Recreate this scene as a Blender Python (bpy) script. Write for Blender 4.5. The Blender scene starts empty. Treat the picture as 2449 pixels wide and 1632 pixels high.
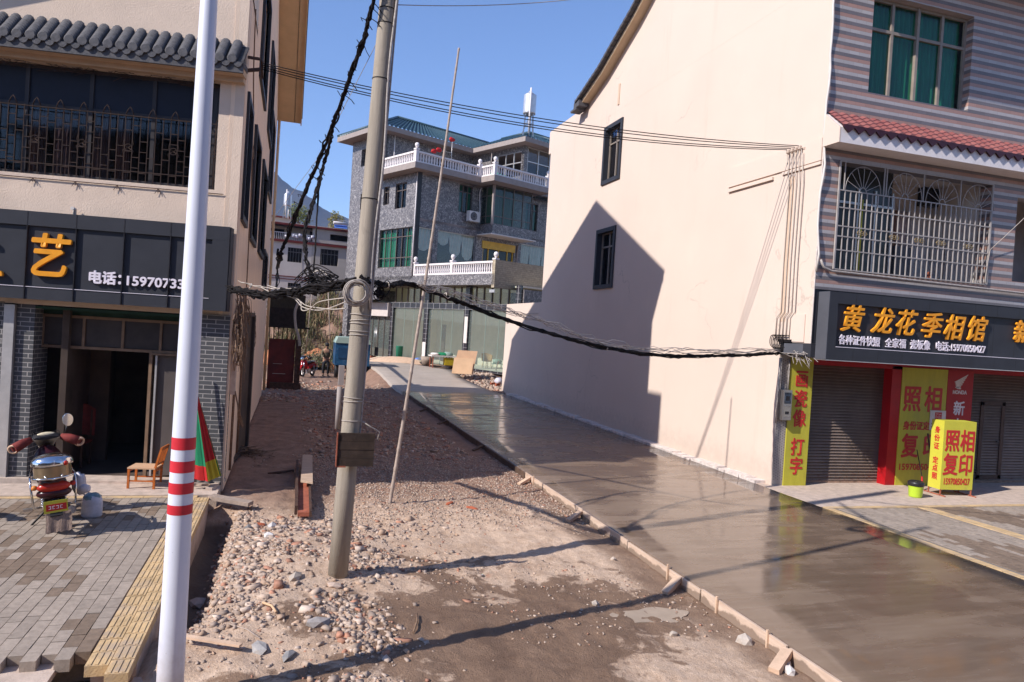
import bpy, math, random
import numpy as np
from mathutils import Vector, Matrix
R = math.radians
random.seed(7)
rng = np.random.default_rng(7)
SC = bpy.context.scene
COL = SC.collection

# ------------------------------------------------------------------ camera
CAM_H = 2.85
cam_d = bpy.data.cameras.new('camera')
cam_d.lens = 25.43; cam_d.sensor_width = 36.0; cam_d.clip_start = 0.1; cam_d.clip_end = 6000
cam = bpy.data.objects.new('camera', cam_d); COL.objects.link(cam)
_f, _cx, _cy = 1730.0, 1224.5, 816.0
_vy = Vector((700 - _cx, -(760 - _cy), -_f)).normalized()
_vx = Vector((6900 - _cx, -(1150 - _cy), -_f))
_ex = (_vx - _vy * _vx.dot(_vy)).normalized()
_ez = _ex.cross(_vy)
RM = Matrix((_ex, _vy, _ez))
cam.matrix_world = Matrix.Translation((0, 0, CAM_H)) @ RM.to_4x4()
SC.camera = cam

def on(x, y, ax, val):
    """point on the world plane axis=val that the surveyed photo position looks at"""
    d = RM @ Vector((x - _cx, -(y - _cy), -_f)); o = Vector((0, 0, CAM_H))
    return o + d * ((val - o[ax]) / d[ax])

# ------------------------------------------------------------------ world and sun
SUN_EL, SUN_AZ = 37.5, 252.0
w = bpy.data.worlds.new('World'); SC.world = w; w.use_nodes = True
nt = w.node_tree; nt.nodes.clear()
sky = nt.nodes.new('ShaderNodeTexSky'); sky.sky_type = 'NISHITA'; sky.sun_disc = False
sky.sun_elevation = R(SUN_EL); sky.sun_rotation = R(SUN_AZ)
sky.altitude = 600; sky.air_density = 1.15; sky.dust_density = 0.2; sky.ozone_density = 3.2
bg = nt.nodes.new('ShaderNodeBackground'); bg.inputs[1].default_value = 0.135
wo = nt.nodes.new('ShaderNodeOutputWorld')
hs = nt.nodes.new('ShaderNodeMix'); hs.data_type = 'RGBA'; hs.blend_type = 'MULTIPLY'; hs.inputs[0].default_value = 1; hs.inputs[7].default_value = (.84, .905, 1.11, 1)
nt.links.new(sky.outputs[0], hs.inputs[6]); nt.links.new(hs.outputs[2], bg.inputs[0]); nt.links.new(bg.outputs[0], wo.inputs[0])
sl = bpy.data.lights.new('sun', 'SUN'); sl.energy = 5.0; sl.angle = R(0.5); sl.color = (1.0, 0.965, 0.925)
so = bpy.data.objects.new('sun', sl); COL.objects.link(so)
_sd = Vector((math.sin(R(SUN_AZ)) * math.cos(R(SUN_EL)), math.cos(R(SUN_AZ)) * math.cos(R(SUN_EL)), math.sin(R(SUN_EL))))
so.rotation_euler = _sd.to_track_quat('Z', 'Y').to_euler(); so.location = (-20, -5, 20)
SC.view_settings.view_transform = 'Standard'; SC.view_settings.look = 'None'
SC.view_settings.exposure = 0.38; SC.view_settings.gamma = 1.0
SC.render.engine = 'CYCLES'
SC.cycles.max_bounces = 8; SC.cycles.diffuse_bounces = 6; SC.cycles.transparent_max_bounces = 10
SC.cycles.volume_bounces = 0; SC.cycles.caustics_reflective = False; SC.cycles.caustics_refractive = False

# ------------------------------------------------------------------ materials
class NT:
    def __init__(s, name):
        s.m = bpy.data.materials.new(name); s.m.use_nodes = True
        s.t = s.m.node_tree; s.b = s.t.nodes['Principled BSDF']
        s.tc = s.t.nodes.new('ShaderNodeTexCoord')
    def n(s, typ, **k):
        x = s.t.nodes.new(typ)
        for a, v in k.items():
            if a in x.inputs: x.inputs[a].default_value = v
            else: setattr(x, a, v)
        return x
    def l(s, a, b): s.t.links.new(a, b)
    def math(s, op, a, b=None, c=None):
        x = s.t.nodes.new('ShaderNodeMath'); x.operation = op
        for i, v in enumerate((a, b, c)):
            if v is None: continue
            if isinstance(v, (int, float)): x.inputs[i].default_value = v
            else: s.l(v, x.inputs[i])
        return x.outputs[0]
    def noise(s, scale, detail=4, rough=.55, vec=None, dist=0.0):
        x = s.n('ShaderNodeTexNoise'); x.inputs['Scale'].default_value = scale
        x.inputs['Detail'].default_value = detail; x.inputs['Roughness'].default_value = rough
        x.inputs['Distortion'].default_value = dist
        s.l(vec or s.tc.outputs['Object'], x.inputs['Vector'])
        return x.outputs['Fac']
    def ramp(s, fac, stops):
        x = s.t.nodes.new('ShaderNodeValToRGB'); s.l(fac, x.inputs[0])
        e = x.color_ramp.elements
        e[0].position = stops[0][0]; e[0].color = (*stops[0][1], 1)
        e[1].position = stops[-1][0]; e[1].color = (*stops[-1][1], 1)
        for p, c in stops[1:-1]:
            k = e.new(p); k.color = (*c, 1)
        return x.outputs[0]
    def mix(s, fac, a, b, mode='MIX'):
        x = s.t.nodes.new('ShaderNodeMix'); x.data_type = 'RGBA'; x.blend_type = mode
        for sock, v in ((x.inputs[0], fac), (x.inputs[6], a), (x.inputs[7], b)):
            if isinstance(v, (int, float)): sock.default_value = v
            elif isinstance(v, tuple): sock.default_value = (*v, 1)
            else: s.l(v, sock)
        return x.outputs[2]
    def step(s, v, lo, hi):
        x = s.t.nodes.new('ShaderNodeMapRange'); x.interpolation_type = 'SMOOTHSTEP'
        s.l(v, x.inputs[0]); x.inputs[1].default_value = lo; x.inputs[2].default_value = hi
        return x.outputs[0]
    def scalevec(s, v, sc):
        x = s.t.nodes.new('ShaderNodeMapping'); x.inputs['Scale'].default_value = sc
        s.l(v, x.inputs[0]); return x.outputs[0]
    def bump(s, h, strength, dist=.01):
        x = s.t.nodes.new('ShaderNodeBump'); x.inputs['Strength'].default_value = strength
        x.inputs['Distance'].default_value = dist
        s.l(h, x.inputs['Height']); s.l(x.outputs[0], s.b.inputs['Normal'])
    def xyz(s, src=None):
        x = s.t.nodes.new('ShaderNodeSeparateXYZ'); s.l(src or s.tc.outputs['Object'], x.inputs[0]); return x.outputs
    def wxyz(s):
        g = s.t.nodes.new('ShaderNodeNewGeometry'); return g.outputs['Position']
    def comb(s, a, b, c=0.0):
        x = s.t.nodes.new('ShaderNodeCombineXYZ')
        for i, v in enumerate((a, b, c)):
            if isinstance(v, (int, float)): x.inputs[i].default_value = v
            else: s.l(v, x.inputs[i])
        return x.outputs[0]
    def col(s, c): s.l(c, s.b.inputs['Base Color'])

def pm(name, c, rough=.7, var=.12, sc=6.0, bump=.15, bsc=60.0, metal=0.0, streak=None, spec=.28, dirt=None):
    c = (min(.9, c[0] * 1.02), c[1] * .965, c[2] * .90)
    t = NT(name)
    vec = t.scalevec(t.tc.outputs['Object'], streak) if streak else None
    f = t.noise(sc, 5, .6, vec)
    lo = tuple(max(0, x * (1 - var)) for x in c); hi = tuple(min(1, x * (1 + var)) for x in c)
    cc = t.ramp(f, [(.3, lo), (.7, hi)])
    if dirt:
        d = t.step(t.noise(dirt[1], 5, .65, dist=.4), dirt[2], dirt[2] + .18)
        cc = t.mix(t.math('MULTIPLY', d, dirt[3]), cc, dirt[0])
    t.col(cc)
    t.b.inputs['Roughness'].default_value = rough; t.b.inputs['Metallic'].default_value = metal
    t.b.inputs['Specular IOR Level'].default_value = spec
    if bump: t.bump(t.noise(bsc, 4, .6), bump, .01)
    return t.m

def brickmat(name, bw, rh, mortar, c1, c2, cm, offs=.5, var=.1, rough=.8, plane='xz', bump=.4):
    t = NT(name); o = t.xyz()
    v = t.comb(t.math('ADD', o[0], o[1]), o[2]) if plane == 'xz' else t.comb(o[0], o[1])
    b = t.n('ShaderNodeTexBrick'); t.l(v, b.inputs['Vector'])
    b.inputs['Scale'].default_value = 1; b.inputs['Brick Width'].default_value = bw; b.inputs['Row Height'].default_value = rh
    b.inputs['Mortar Size'].default_value = mortar; b.inputs['Mortar Smooth'].default_value = .1; b.offset = offs
    b.inputs['Color1'].default_value = (*c1, 1); b.inputs['Color2'].default_value = (*c2, 1); b.inputs['Mortar'].default_value = (*cm, 1)
    f = t.noise(9, 5)
    t.col(t.mix(1.0, b.outputs['Color'], t.ramp(f, [(.3, (1 - var,) * 3), (.7, (1 + var * .5,) * 3)]), 'MULTIPLY'))
    t.b.inputs['Roughness'].default_value = rough
    t.bump(t.math('SUBTRACT', 1.0, b.outputs['Fac']), bump, .006)
    return t.m

def attrmat(name, rough=.85, bsc=40, bump=.4, spec=.3):
    t = NT(name); a = t.n('ShaderNodeAttribute'); a.attribute_name = 'Col'
    f = t.noise(14, 5, .65)
    t.col(t.mix(1.0, a.outputs['Color'], t.ramp(f, [(.25, (.72,) * 3), (.75, (1.18,) * 3)]), 'MULTIPLY'))
    t.b.inputs['Roughness'].default_value = rough; t.b.inputs['Specular IOR Level'].default_value = spec
    t.bump(t.noise(bsc, 5), bump, .01)
    return t.m

def glassmat(name, tint, base=.06, rough=.03, dark=None, darkfac=0.0):
    m = bpy.data.materials.new(name); m.use_nodes = True; t = m.node_tree; t.nodes.clear()
    out = t.nodes.new('ShaderNodeOutputMaterial'); tr = t.nodes.new('ShaderNodeBsdfTransparent'); tr.inputs[0].default_value = (*tint, 1)
    gl = t.nodes.new('ShaderNodeBsdfGlossy'); gl.inputs['Roughness'].default_value = rough
    lw = t.nodes.new('ShaderNodeLayerWeight'); lw.inputs[0].default_value = .5
    fr = t.nodes.new('ShaderNodeMath'); fr.operation = 'POWER'; fr.inputs[1].default_value = 5.0; t.links.new(lw.outputs['Facing'], fr.inputs[0])
    f2 = t.nodes.new('ShaderNodeMath'); f2.operation = 'MULTIPLY_ADD'; f2.inputs[1].default_value = .95; f2.inputs[2].default_value = .035; t.links.new(fr.outputs[0], f2.inputs[0]); fr = f2
    mx = t.nodes.new('ShaderNodeMixShader')
    ad = t.nodes.new('ShaderNodeMath'); ad.operation = 'ADD'; ad.inputs[1].default_value = base; ad.use_clamp = True
    t.links.new(fr.outputs[0], ad.inputs[0]); t.links.new(ad.outputs[0], mx.inputs[0])
    first = tr.outputs[0]
    if dark:
        df = t.nodes.new('ShaderNodeBsdfDiffuse'); df.inputs[0].default_value = (*dark, 1)
        m2 = t.nodes.new('ShaderNodeMixShader'); m2.inputs[0].default_value = darkfac
        t.links.new(tr.outputs[0], m2.inputs[1]); t.links.new(df.outputs[0], m2.inputs[2]); first = m2.outputs[0]
    t.links.new(first, mx.inputs[1]); t.links.new(gl.outputs[0], mx.inputs[2]); t.links.new(mx.outputs[0], out.inputs[0])
    return m

M = {}
def mk_render(name, c, base_z=0.0):
    t = NT(name); p = t.wxyz(); o = t.xyz(p)
    c = (c[0] * 1.02, c[1] * .965, c[2] * .90)
    big = t.noise(.45, 5, .6, p); st = t.noise(1.0, 6, .7, t.scalevec(p, (2.2, 2.2, .16))); fine = t.noise(7, 5, .7, p)
    cc = t.ramp(big, [(.3, tuple(x * .965 for x in c)), (.7, tuple(min(1, x * 1.03) for x in c))])
    streak = t.step(st, .56, .74)
    cc = t.mix(t.math('MULTIPLY', streak, .26), cc, tuple(x * k for x, k in zip(c, (.78, .72, .66))))
    patch = t.step(t.noise(.9, 4, .6, p, .3), .62, .66); cc = t.mix(t.math('MULTIPLY', patch, .10), cc, tuple(min(1, x * 1.12) for x in c))
    up = t.math('ADD', o[2], t.math('MULTIPLY', fine, -.9)); splash = t.math('SUBTRACT', 1.0, t.step(up, -.45, .35))
    cc = t.mix(t.math('MULTIPLY', splash, .45), cc, (.38, .30, .24))
    cr = t.n('ShaderNodeTexVoronoi'); cr.feature = 'DISTANCE_TO_EDGE'; cr.inputs['Scale'].default_value = .28
    n2 = t.n('ShaderNodeTexNoise'); n2.inputs['Scale'].default_value = 1.4; n2.inputs['Detail'].default_value = 6; t.l(p, n2.inputs['Vector'])
    mv = t.n('ShaderNodeVectorMath'); mv.operation = 'MULTIPLY_ADD'; t.l(n2.outputs['Color'], mv.inputs[0]); mv.inputs[1].default_value = (1.2, 1.2, 1.2); t.l(p, mv.inputs[2]); t.l(mv.outputs[0], cr.inputs['Vector'])
    crack = t.math('SUBTRACT', 1.0, t.step(cr.outputs['Distance'], .0, .006)); crack = t.math('MULTIPLY', crack, t.step(t.noise(.3, 2, .5, p), .52, .6))
    cc = t.mix(t.math('MULTIPLY', crack, .5), cc, (.40, .32, .26))
    t.col(cc); t.b.inputs['Roughness'].default_value = .88; t.b.inputs['Specular IOR Level'].default_value = .25
    t.bump(t.math('ADD', t.noise(70, 4, .6, p), t.math('MULTIPLY', t.noise(2.5, 4, .6, p), 1.5)), .16, .02)
    return t.m
M['cream'] = mk_render('cream_render', (.655, .548, .485))
M['cream_l'] = pm('cream_stucco', (.68, .55, .455), .9, .07, 1.6, .7, 45, dirt=((.38, .29, .235), .8, .55, .35))
M['tan'] = pm('tan_soffit', (.64, .46, .28), .85, .08, 2)
M['cement'] = pm('old_cement', (.49, .40, .345), .9, .2, 7, .5, 50)
M['white_plaster'] = pm('white_plaster', (.66, .62, .60), .8, .1, 4, .2)
M['crumble'] = pm('crumbled_mortar', (.62, .56, .54), .95, .25, 9, 1.0, 40)
M['dark_tile'] = pm('dark_roof_tile', (.088, .086, .096), .75, .3, 14, .5, 60)
M['charcoal'] = pm('charcoal_aluminium', (.036, .038, .048), .5, .1, 3, .05, 30, spec=.2)
M['charcoal2'] = pm('charcoal_side_panel', (.085, .09, .11), .45, .1, 3, .05)
M['gold'] = pm('golden_lettering', (.80, .33, .02), .45, .12, 8, 0)
M['white_letter'] = pm('white_lettering', (.74, .70, .80), .5, .05, 8, 0)
M['red'] = pm('red_panel', (.36, .006, .010), .5, .12, 4, .05)
M['redtext'] = pm('red_lettering', (.50, .03, .03), .5, .08, 8, 0)
M['yellow'] = pm('yellow_banner', (.48, .45, .05), .5, .08, 3, .2, 6, dirt=((.30, .26, .07), 1.6, .52, .45), streak=(3, 3, .7))
M['yellow2'] = pm('yellow_board', (.55, .53, .06), .5, .07, 3, .12, 7, dirt=((.34, .30, .08), 2.5, .56, .4))
M['black'] = pm('black_rubber', (.018, .017, .018), .55, .3, 12, .2)
M['blackp'] = pm('black_plastic', (.025, .024, .028), .35, .3, 12, 0)
M['cable'] = pm('black_cable', (.014, .012, .013), .7, .4, 25, 0, spec=.1)
M['cable_g'] = pm('grey_cable', (.36, .33, .32), .6, .3, 25, 0)
M['cable_w'] = pm('white_cable', (.40, .36, .33), .6, .2, 25, 0)
M['cable_b'] = pm('brown_cord', (.20, .13, .09), .8, .3, 25, 0)
M['conc_pole'] = pm('concrete_pole', (.31, .272, .228), .85, .22, 2.5, .5, 70, streak=(6, 6, .35), dirt=((.17, .14, .115), 3.0, .55, .5))
M['white_paint'] = pm('white_pole_paint', (.66, .66, .74), .35, .04, 3, .03, dirt=((.42, .38, .36), 2.2, .56, .35), streak=(5, 5, .5))
def mk_pole():
    t = NT('white_pole_paint'); p = t.tc.outputs['Object']; o = t.xyz(p)
    st = t.noise(1.0, 6, .7, t.scalevec(p, (9, 9, .5))); c = t.ramp(t.noise(2, 4), [(.3, (.62, .62, .69)), (.7, (.68, .68, .75))])
    c = t.mix(t.math('MULTIPLY', t.step(st, .54, .72), .30), c, (.46, .42, .40))
    sp = t.math('SUBTRACT', 1.0, t.step(t.math('ADD', o[2], t.math('MULTIPLY', t.noise(9, 5, .7), -.5)), -.05, .55)); c = t.mix(t.math('MULTIPLY', sp, .6), c, (.34, .26, .20))
    ch = t.step(t.noise(26, 4, .6), .70, .73); c = t.mix(t.math('MULTIPLY', ch, .5), c, (.22, .19, .18))
    t.col(c); t.b.inputs['Roughness'].default_value = .42; t.bump(t.noise(14, 3), .06)
    return t.m
M['white_paint'] = mk_pole()
M['red_band'] = pm('red_reflective_band', (.55, .03, .045), .4, .1, 8, 0)
M['bamboo'] = pm('bamboo', (.37, .30, .26), .6, .2, 18, .2)
M['wood'] = pm('weathered_wood', (.44, .33, .25), .85, .25, 4, .4, 50, streak=(1, 8, 8))
M['wood_pale'] = pm('pale_formwork_wood', (.58, .42, .31), .85, .2, 5, .3, 50)
M['wood_dark'] = pm('dark_shaded_wood', (.10, .065, .048), .8, .35, 6, .4, 30)  # dark sticks; also carries the shade painted on the far formwork
M['ply'] = pm('plywood', (.60, .40, .25), .75, .12, 2, .1)
M['ply2'] = pm('plywood_tan', (.56, .36, .23), .75, .1, 2, .1)
M['orange_wood'] = pm('varnished_orange_wood', (.44, .12, .025), .4, .25, 14, .1)
M['rust'] = pm('rusty_iron', (.07, .038, .028), .85, .5, 9, .5, 40)
M['rust_red'] = pm('rust_red_channel', (.32, .10, .06), .8, .3, 9, .4, 40)
M['chrome'] = pm('chrome', (.72, .74, .78), .13, .06, 5, 0, metal=1)
M['tanksteel'] = pm('brushed_tank_steel', (.62, .63, .68), .38, .1, 3, .05, metal=.55)
M['steel'] = pm('steel', (.50, .49, .50), .35, .15, 6, .05, metal=.9)
M['alu'] = pm('aluminium', (.55, .54, .55), .4, .1, 6, 0, metal=.6)
M['brown_alu'] = pm('brown_window_frame', (.11, .085, .075), .4, .15, 5, 0, spec=.5)
M['tan_alu'] = pm('bronze_window_frame', (.27, .23, .20), .4, .15, 5, 0)
M['maroon'] = pm('maroon_plastic', (.045, .010, .014), .28, .2, 5, 0)
M['redlens'] = pm('red_lens', (.42, .03, .018), .22, .1, 5, 0)
M['muff'] = pm('red_quilted_fabric', (.17, .028, .024), .8, .3, 12, .3)
M['fleece'] = pm('cream_fleece', (.62, .42, .30), .95, .3, 20, .5)
M['mirror'] = pm('mirror_glass', (.72, .78, .80), .04, 0, 5, 0, metal=1)
M['dial'] = pm('instrument_dial', (.62, .55, .40), .3, .2, 20, 0)
M['plastic_bag'] = pm('translucent_plastic_bag', (.58, .58, .68), .35, .2, 8, .5, 14)
M['blue_bag'] = pm('blue_plastic', (.19, .30, .36), .35, .35, 10, .4, 16)
M['bluebag2'] = pm('bright_blue_plastic', (.10, .2, .6), .4, .3, 10, .4)
M['lime'] = pm('lime_plastic', (.47, .68, .05), .35, .05, 5, 0)
M['green_cloth'] = pm('green_umbrella_cloth', (.01, .20, .09), .7, .12, 6, .2)
M['red_cloth'] = pm('red_umbrella_cloth', (.46, .015, .015), .65, .15, 6, .2)
M['yellow_cloth'] = pm('yellow_umbrella_cloth', (.50, .37, .02), .7, .12, 6, .2)
M['green_awn'] = pm('dark_green_awning', (.015, .045, .026), .7, .3, 3)
M['curtain'] = pm('green_curtain', (.035, .24, .15), .75, .25, 3, .1, streak=(9, 9, .3))
M['curtain_p'] = pm('pale_blind', (.50, .49, .45), .8, .12, 3, .2)
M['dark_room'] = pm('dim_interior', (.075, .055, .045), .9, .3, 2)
M['beige_room'] = pm('beige_interior', (.66, .62, .53), .85, .08, 2, .1)
M['white'] = pm('white_baluster_plaster', (.74, .70, .72), .7, .07, 6, .1)
M['grey_trim'] = pm('grey_trim', (.31, .27, .26), .8, .1, 4, .2)
M['white_wall'] = pm('white_far_wall', (.62, .57, .54), .85, .08, 1)
M['grey_wall'] = pm('grey_far_wall', (.46, .42, .39), .85, .08, 1)
M['red_trim'] = pm('dark_red_trim', (.15, .025, .022), .7, .2, 2)
M['blue_truck'] = pm('blue_truck_paint', (.015, .075, .17), .4, .4, 5, .1, dirt=((.2, .15, .12), 5, .55, .5))
M['pale_green'] = pm('pale_green_sheet', (.30, .40, .36), .6, .1, 3)
M['gold_frame'] = pm('golden_door_frame', (.62, .40, .05), .4, .15, 4, 0)
M['rattan'] = pm('rattan', (.46, .28, .12), .7, .2, 30, .3)
M['skin'] = pm('skin', (.36, .2, .13), .6, .08, 9, 0)
M['hair'] = pm('black_hair', (.012, .01, .01), .6, .2, 20, .2)
M['camo'] = pm('camouflage_cloth', (.13, .11, .07), .85, .6, 7, .2)
M['trouser'] = pm('dark_trousers', (.022, .022, .028), .9, .2, 7, .2)
M['red_gate'] = pm('dark_red_gate', (.13, .022, .018), .6, .35, 3, .2, dirt=((.06, .02, .02), 2, .5, .7))
M['acwhite'] = pm('ac_white_metal', (.68, .66, .66), .45, .06, 6, 0)
M['clear'] = glassmat('clear_glass', (.80, .88, .84), .05)
M['greenglass'] = glassmat('green_glass', (.55, .75, .65), .02)
M['darkglass'] = glassmat('dark_blue_glass', (.42, .45, .52), .01, .05)
M['shopglass'] = glassmat('shop_glass', (.84, .92, .88), .05, .02, dark=(.50, .56, .50), darkfac=.16)
M['sand'] = pm('yellow_sand', (.62, .44, .32), .95, .15, 8, .8, 30)
M['brickpier'] = brickmat('grey_brick_tile', .235, .072, .006, (.062, .060, .064), (.080, .077, .080), (.33, .30, .28))
M['yellow_tac'] = pm('yellow_tactile_paver', (.54, .39, .22), .85, .22, 5, .5, 60, dirt=((.40, .30, .22), 3, .48, .75))
M['attr'] = attrmat('rubble_stone')
M['paver'] = attrmat('paving_block', .8, 70, .3)
M['brick_red'] = pm('broken_red_brick', (.36, .10, .05), .9, .3, 9, .7, 40)
M['tubconc'] = pm('dirty_plastic_tub', (.30, .24, .2), .7, .2, 9, .2)

def mk_stripes():
    t = NT('striped_wall_tile'); o = t.xyz(); RH = .0695
    u = t.math('ADD', o[0], o[1])
    row = t.math('FLOOR', t.math('DIVIDE', o[2], RH))
    k = t.math('MODULO', t.math('ADD', row, 300.0), 3.0)
    c = t.ramp(t.math('DIVIDE', t.math('ADD', k, .5), 3.0), [(.0, (.42, .235, .185)), (.333, (.165, .143, .148)), (.667, (.46, .415, .405))])
    c.node.color_ramp.interpolation = 'CONSTANT'
    b = t.n('ShaderNodeTexBrick'); t.l(t.comb(u, o[2]), b.inputs['Vector'])
    b.inputs['Scale'].default_value = 1; b.inputs['Brick Width'].default_value = .235; b.inputs['Row Height'].default_value = RH
    b.inputs['Mortar Size'].default_value = .0035; b.offset = .5
    b.inputs['Color1'].default_value = (1, 1, 1, 1); b.inputs['Color2'].default_value = (.86, .86, .86, 1); b.inputs['Mortar'].default_value = (.72, .66, .62, 1)
    c2 = t.mix(1.0, c, b.outputs['Color'], 'MULTIPLY')
    c2 = t.mix(t.math('MULTIPLY', t.noise(1.2, 5), .15), c2, (.26, .19, .16))
    t.col(c2); t.b.inputs['Roughness'].default_value = .45
    t.bump(t.math('SUBTRACT', 1.0, b.outputs['Fac']), .3, .004)
    return t.m
M['stripes'] = mk_stripes()

def mk_camo():
    t = NT('mottled_grey_stone_tile'); o = t.tc.outputs['Object']
    n = t.n('ShaderNodeTexNoise'); n.inputs['Scale'].default_value = 1.6; t.l(o, n.inputs['Vector'])
    mv = t.n('ShaderNodeVectorMath'); mv.operation = 'MULTIPLY_ADD'; t.l(n.outputs['Color'], mv.inputs[0]); mv.inputs[1].default_value = (.8, .8, .8); t.l(o, mv.inputs[2])
    f = t.noise(9.5, 4, .55, mv.outputs[0], .9)
    c = t.ramp(f, [(.36, (.075, .066, .070)), (.46, (.14, .122, .122)), (.54, (.19, .17, .165)), (.62, (.38, .345, .325))])
    x = t.xyz(); b = t.n('ShaderNodeTexBrick'); t.l(t.comb(t.math('ADD', x[0], x[1]), x[2]), b.inputs['Vector'])
    b.inputs['Scale'].default_value = 1; b.inputs['Brick Width'].default_value = .6; b.inputs['Row Height'].default_value = .3
    b.inputs['Mortar Size'].default_value = .004; b.inputs['Color1'].default_value = (1, 1, 1, 1); b.inputs['Color2'].default_value = (.9, .9, .9, 1); b.inputs['Mortar'].default_value = (.6, .6, .6, 1)
    t.col(t.mix(1.0, c, b.outputs['Color'], 'MULTIPLY')); t.b.inputs['Roughness'].default_value = .4
    return t.m
M['camo_stone'] = mk_camo()
M['beige_brick'] = brickmat('beige_split_stone', .3, .1, .006, (.46, .37, .25), (.38, .30, .20), (.22, .18, .13), var=.25)
M['blacktile'] = brickmat('black_glossy_tile', .3, .3, .008, (.02, .018, .022), (.035, .03, .035), (.30, .28, .28), offs=0, rough=.2, bump=.1)

def mk_concrete():
    t = NT('fresh_wet_concrete'); p = t.wxyz(); o = t.xyz(p)
    st = t.scalevec(p, (.35, 2.2, 1.0))
    n1 = t.noise(.75, 5, .6, p, .6); n2 = t.noise(2.2, 6, .65, st, .4); n3 = t.noise(1.0, 4, .6, st, .8)
    c = t.ramp(n2, [(.25, (.165, .108, .072)), (.5, (.20, .138, .095)), (.75, (.25, .18, .128))])
    wet = t.step(t.math('ADD', t.math('MULTIPLY', n1, .55), t.math('MULTIPLY', n3, .45)), .42, .56)
    c = t.mix(t.math('MULTIPLY', wet, .35), c, (.105, .068, .045))
    pale = t.step(t.noise(3.0, 5, .7, st, .5), .60, .72)
    c = t.mix(t.math('MULTIPLY', pale, .35), c, (.32, .26, .21))
    # dry older slab beyond the fresh pour
    dry = t.step(t.math('ADD', o[1], t.math('MULTIPLY', n1, 3.0)), 32.0, 33.2)
    c = t.mix(dry, c, t.ramp(n2, [(.3, (.33, .27, .22)), (.7, (.44, .36, .295))]))
    t.col(c)
    r = t.math('SUBTRACT', .36, t.math('MULTIPLY', wet, .26))
    r = t.math('ADD', r, t.math('MULTIPLY', dry, .4))
    t.l(r, t.b.inputs['Roughness']); t.b.inputs['Specular IOR Level'].default_value = .62
    h = t.math('ADD', t.noise(5, 4, .6, st), t.math('MULTIPLY', t.noise(60, 3, .6, st), .10))
    t.bump(h, .13, .01)
    return t.m
M['concrete'] = mk_concrete()

def mk_dirt():
    t = NT('sandy_dirt'); p = t.wxyz(); o = t.xyz(p)
    big = t.noise(.62, 5, .62, p, .5); mid = t.noise(2.6, 6, .68, p, .5); fine = t.noise(14, 6, .7, p)
    base = t.ramp(mid, [(.28, (.29, .175, .108)), (.46, (.50, .34, .23)), (.7, (.68, .50, .365))])
    base = t.mix(.35, base, t.ramp(fine, [(.3, (.26, .16, .10)), (.7, (.72, .54, .41))]))
    # damp brown mud: a patch right of the pole and a strip beside the formwork
    dx = t.math('MULTIPLY', t.math('SUBTRACT', o[0], 2.3), .42); dy = t.math('MULTIPLY', t.math('SUBTRACT', o[1], 6.6), .42)
    d = t.math('SQRT', t.math('ADD', t.math('MULTIPLY', dx, dx), t.math('MULTIPLY', dy, dy)))
    damp = t.math('SUBTRACT', t.math('ADD', big, t.math('MULTIPLY', mid, .5)), t.math('MULTIPLY', d, .34))
    damp = t.step(damp, .44, .50)
    strip = t.step(t.math('ADD', o[0], t.math('MULTIPLY', big, .7)), 4.45, 4.75)
    damp = t.math('MAXIMUM', damp, t.math('MULTIPLY', strip, .8))
    c = t.mix(t.math('MULTIPLY', damp, .92), base, t.ramp(mid, [(.3, (.115, .060, .032)), (.7, (.215, .125, .073))]))
    # reddish brown fill further up the lane, its shade darkened into the colour
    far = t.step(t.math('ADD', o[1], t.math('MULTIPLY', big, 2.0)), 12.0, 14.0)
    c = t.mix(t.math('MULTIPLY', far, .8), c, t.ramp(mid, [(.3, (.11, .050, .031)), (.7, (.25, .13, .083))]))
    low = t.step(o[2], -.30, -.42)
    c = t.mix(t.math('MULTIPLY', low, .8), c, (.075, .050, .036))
    red = t.step(t.noise(1.7, 4, .6, p, 1.0), .66, .74)
    c = t.mix(t.math('MULTIPLY', red, .55), c, (.33, .125, .065))
    t.col(c)
    t.l(t.math('SUBTRACT', .95, t.math('MULTIPLY', damp, .25)), t.b.inputs['Roughness'])
    t.bump(t.math('ADD', fine, t.math('MULTIPLY', t.noise(60, 4, .7, p), .5)), .9, .03)
    return t.m
M['dirt'] = mk_dirt()
M['orange_earth'] = pm('orange_earth', (.42, .17, .08), .95, .35, 1.6, .9, 9)

def mk_formwork():
    t = NT('mud_splashed_formwork'); p = t.wxyz(); o = t.xyz(p)
    g = t.ramp(t.noise(3, 5, .6, t.scalevec(p, (8, 1, 8))), [(.3, (.46, .32, .23)), (.7, (.62, .46, .35))])
    m = t.math('ADD', o[2], t.math('MULTIPLY', t.noise(3.2, 5, .65, p), .22)); mud = t.math('SUBTRACT', 1.0, t.step(m, .025, .05))
    t.col(t.mix(t.math('MULTIPLY', mud, .85), g, (.20, .135, .095))); t.b.inputs['Roughness'].default_value = .85; t.bump(t.noise(40, 4), .3)
    return t.m
M['formwork'] = mk_formwork()
def mk_shutter():
    t = NT('rusty_brown_shutter'); o = t.xyz()
    st = t.scalevec(t.tc.outputs['Object'], (1.2, 1.2, .8))
    n = t.noise(2.2, 6, .7, st); c = t.ramp(n, [(.3, (.125, .088, .068)), (.7, (.21, .155, .125))])
    rust = t.math('MULTIPLY', t.step(t.noise(9, 5, .7, t.scalevec(t.tc.outputs['Object'], (1, 1, 3))), .52, .66), t.step(o[2], .42, .02))
    t.col(t.mix(rust, c, (.13, .035, .015))); t.b.inputs['Roughness'].default_value = .5
    return t.m
M['shutter'] = mk_shutter()

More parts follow.
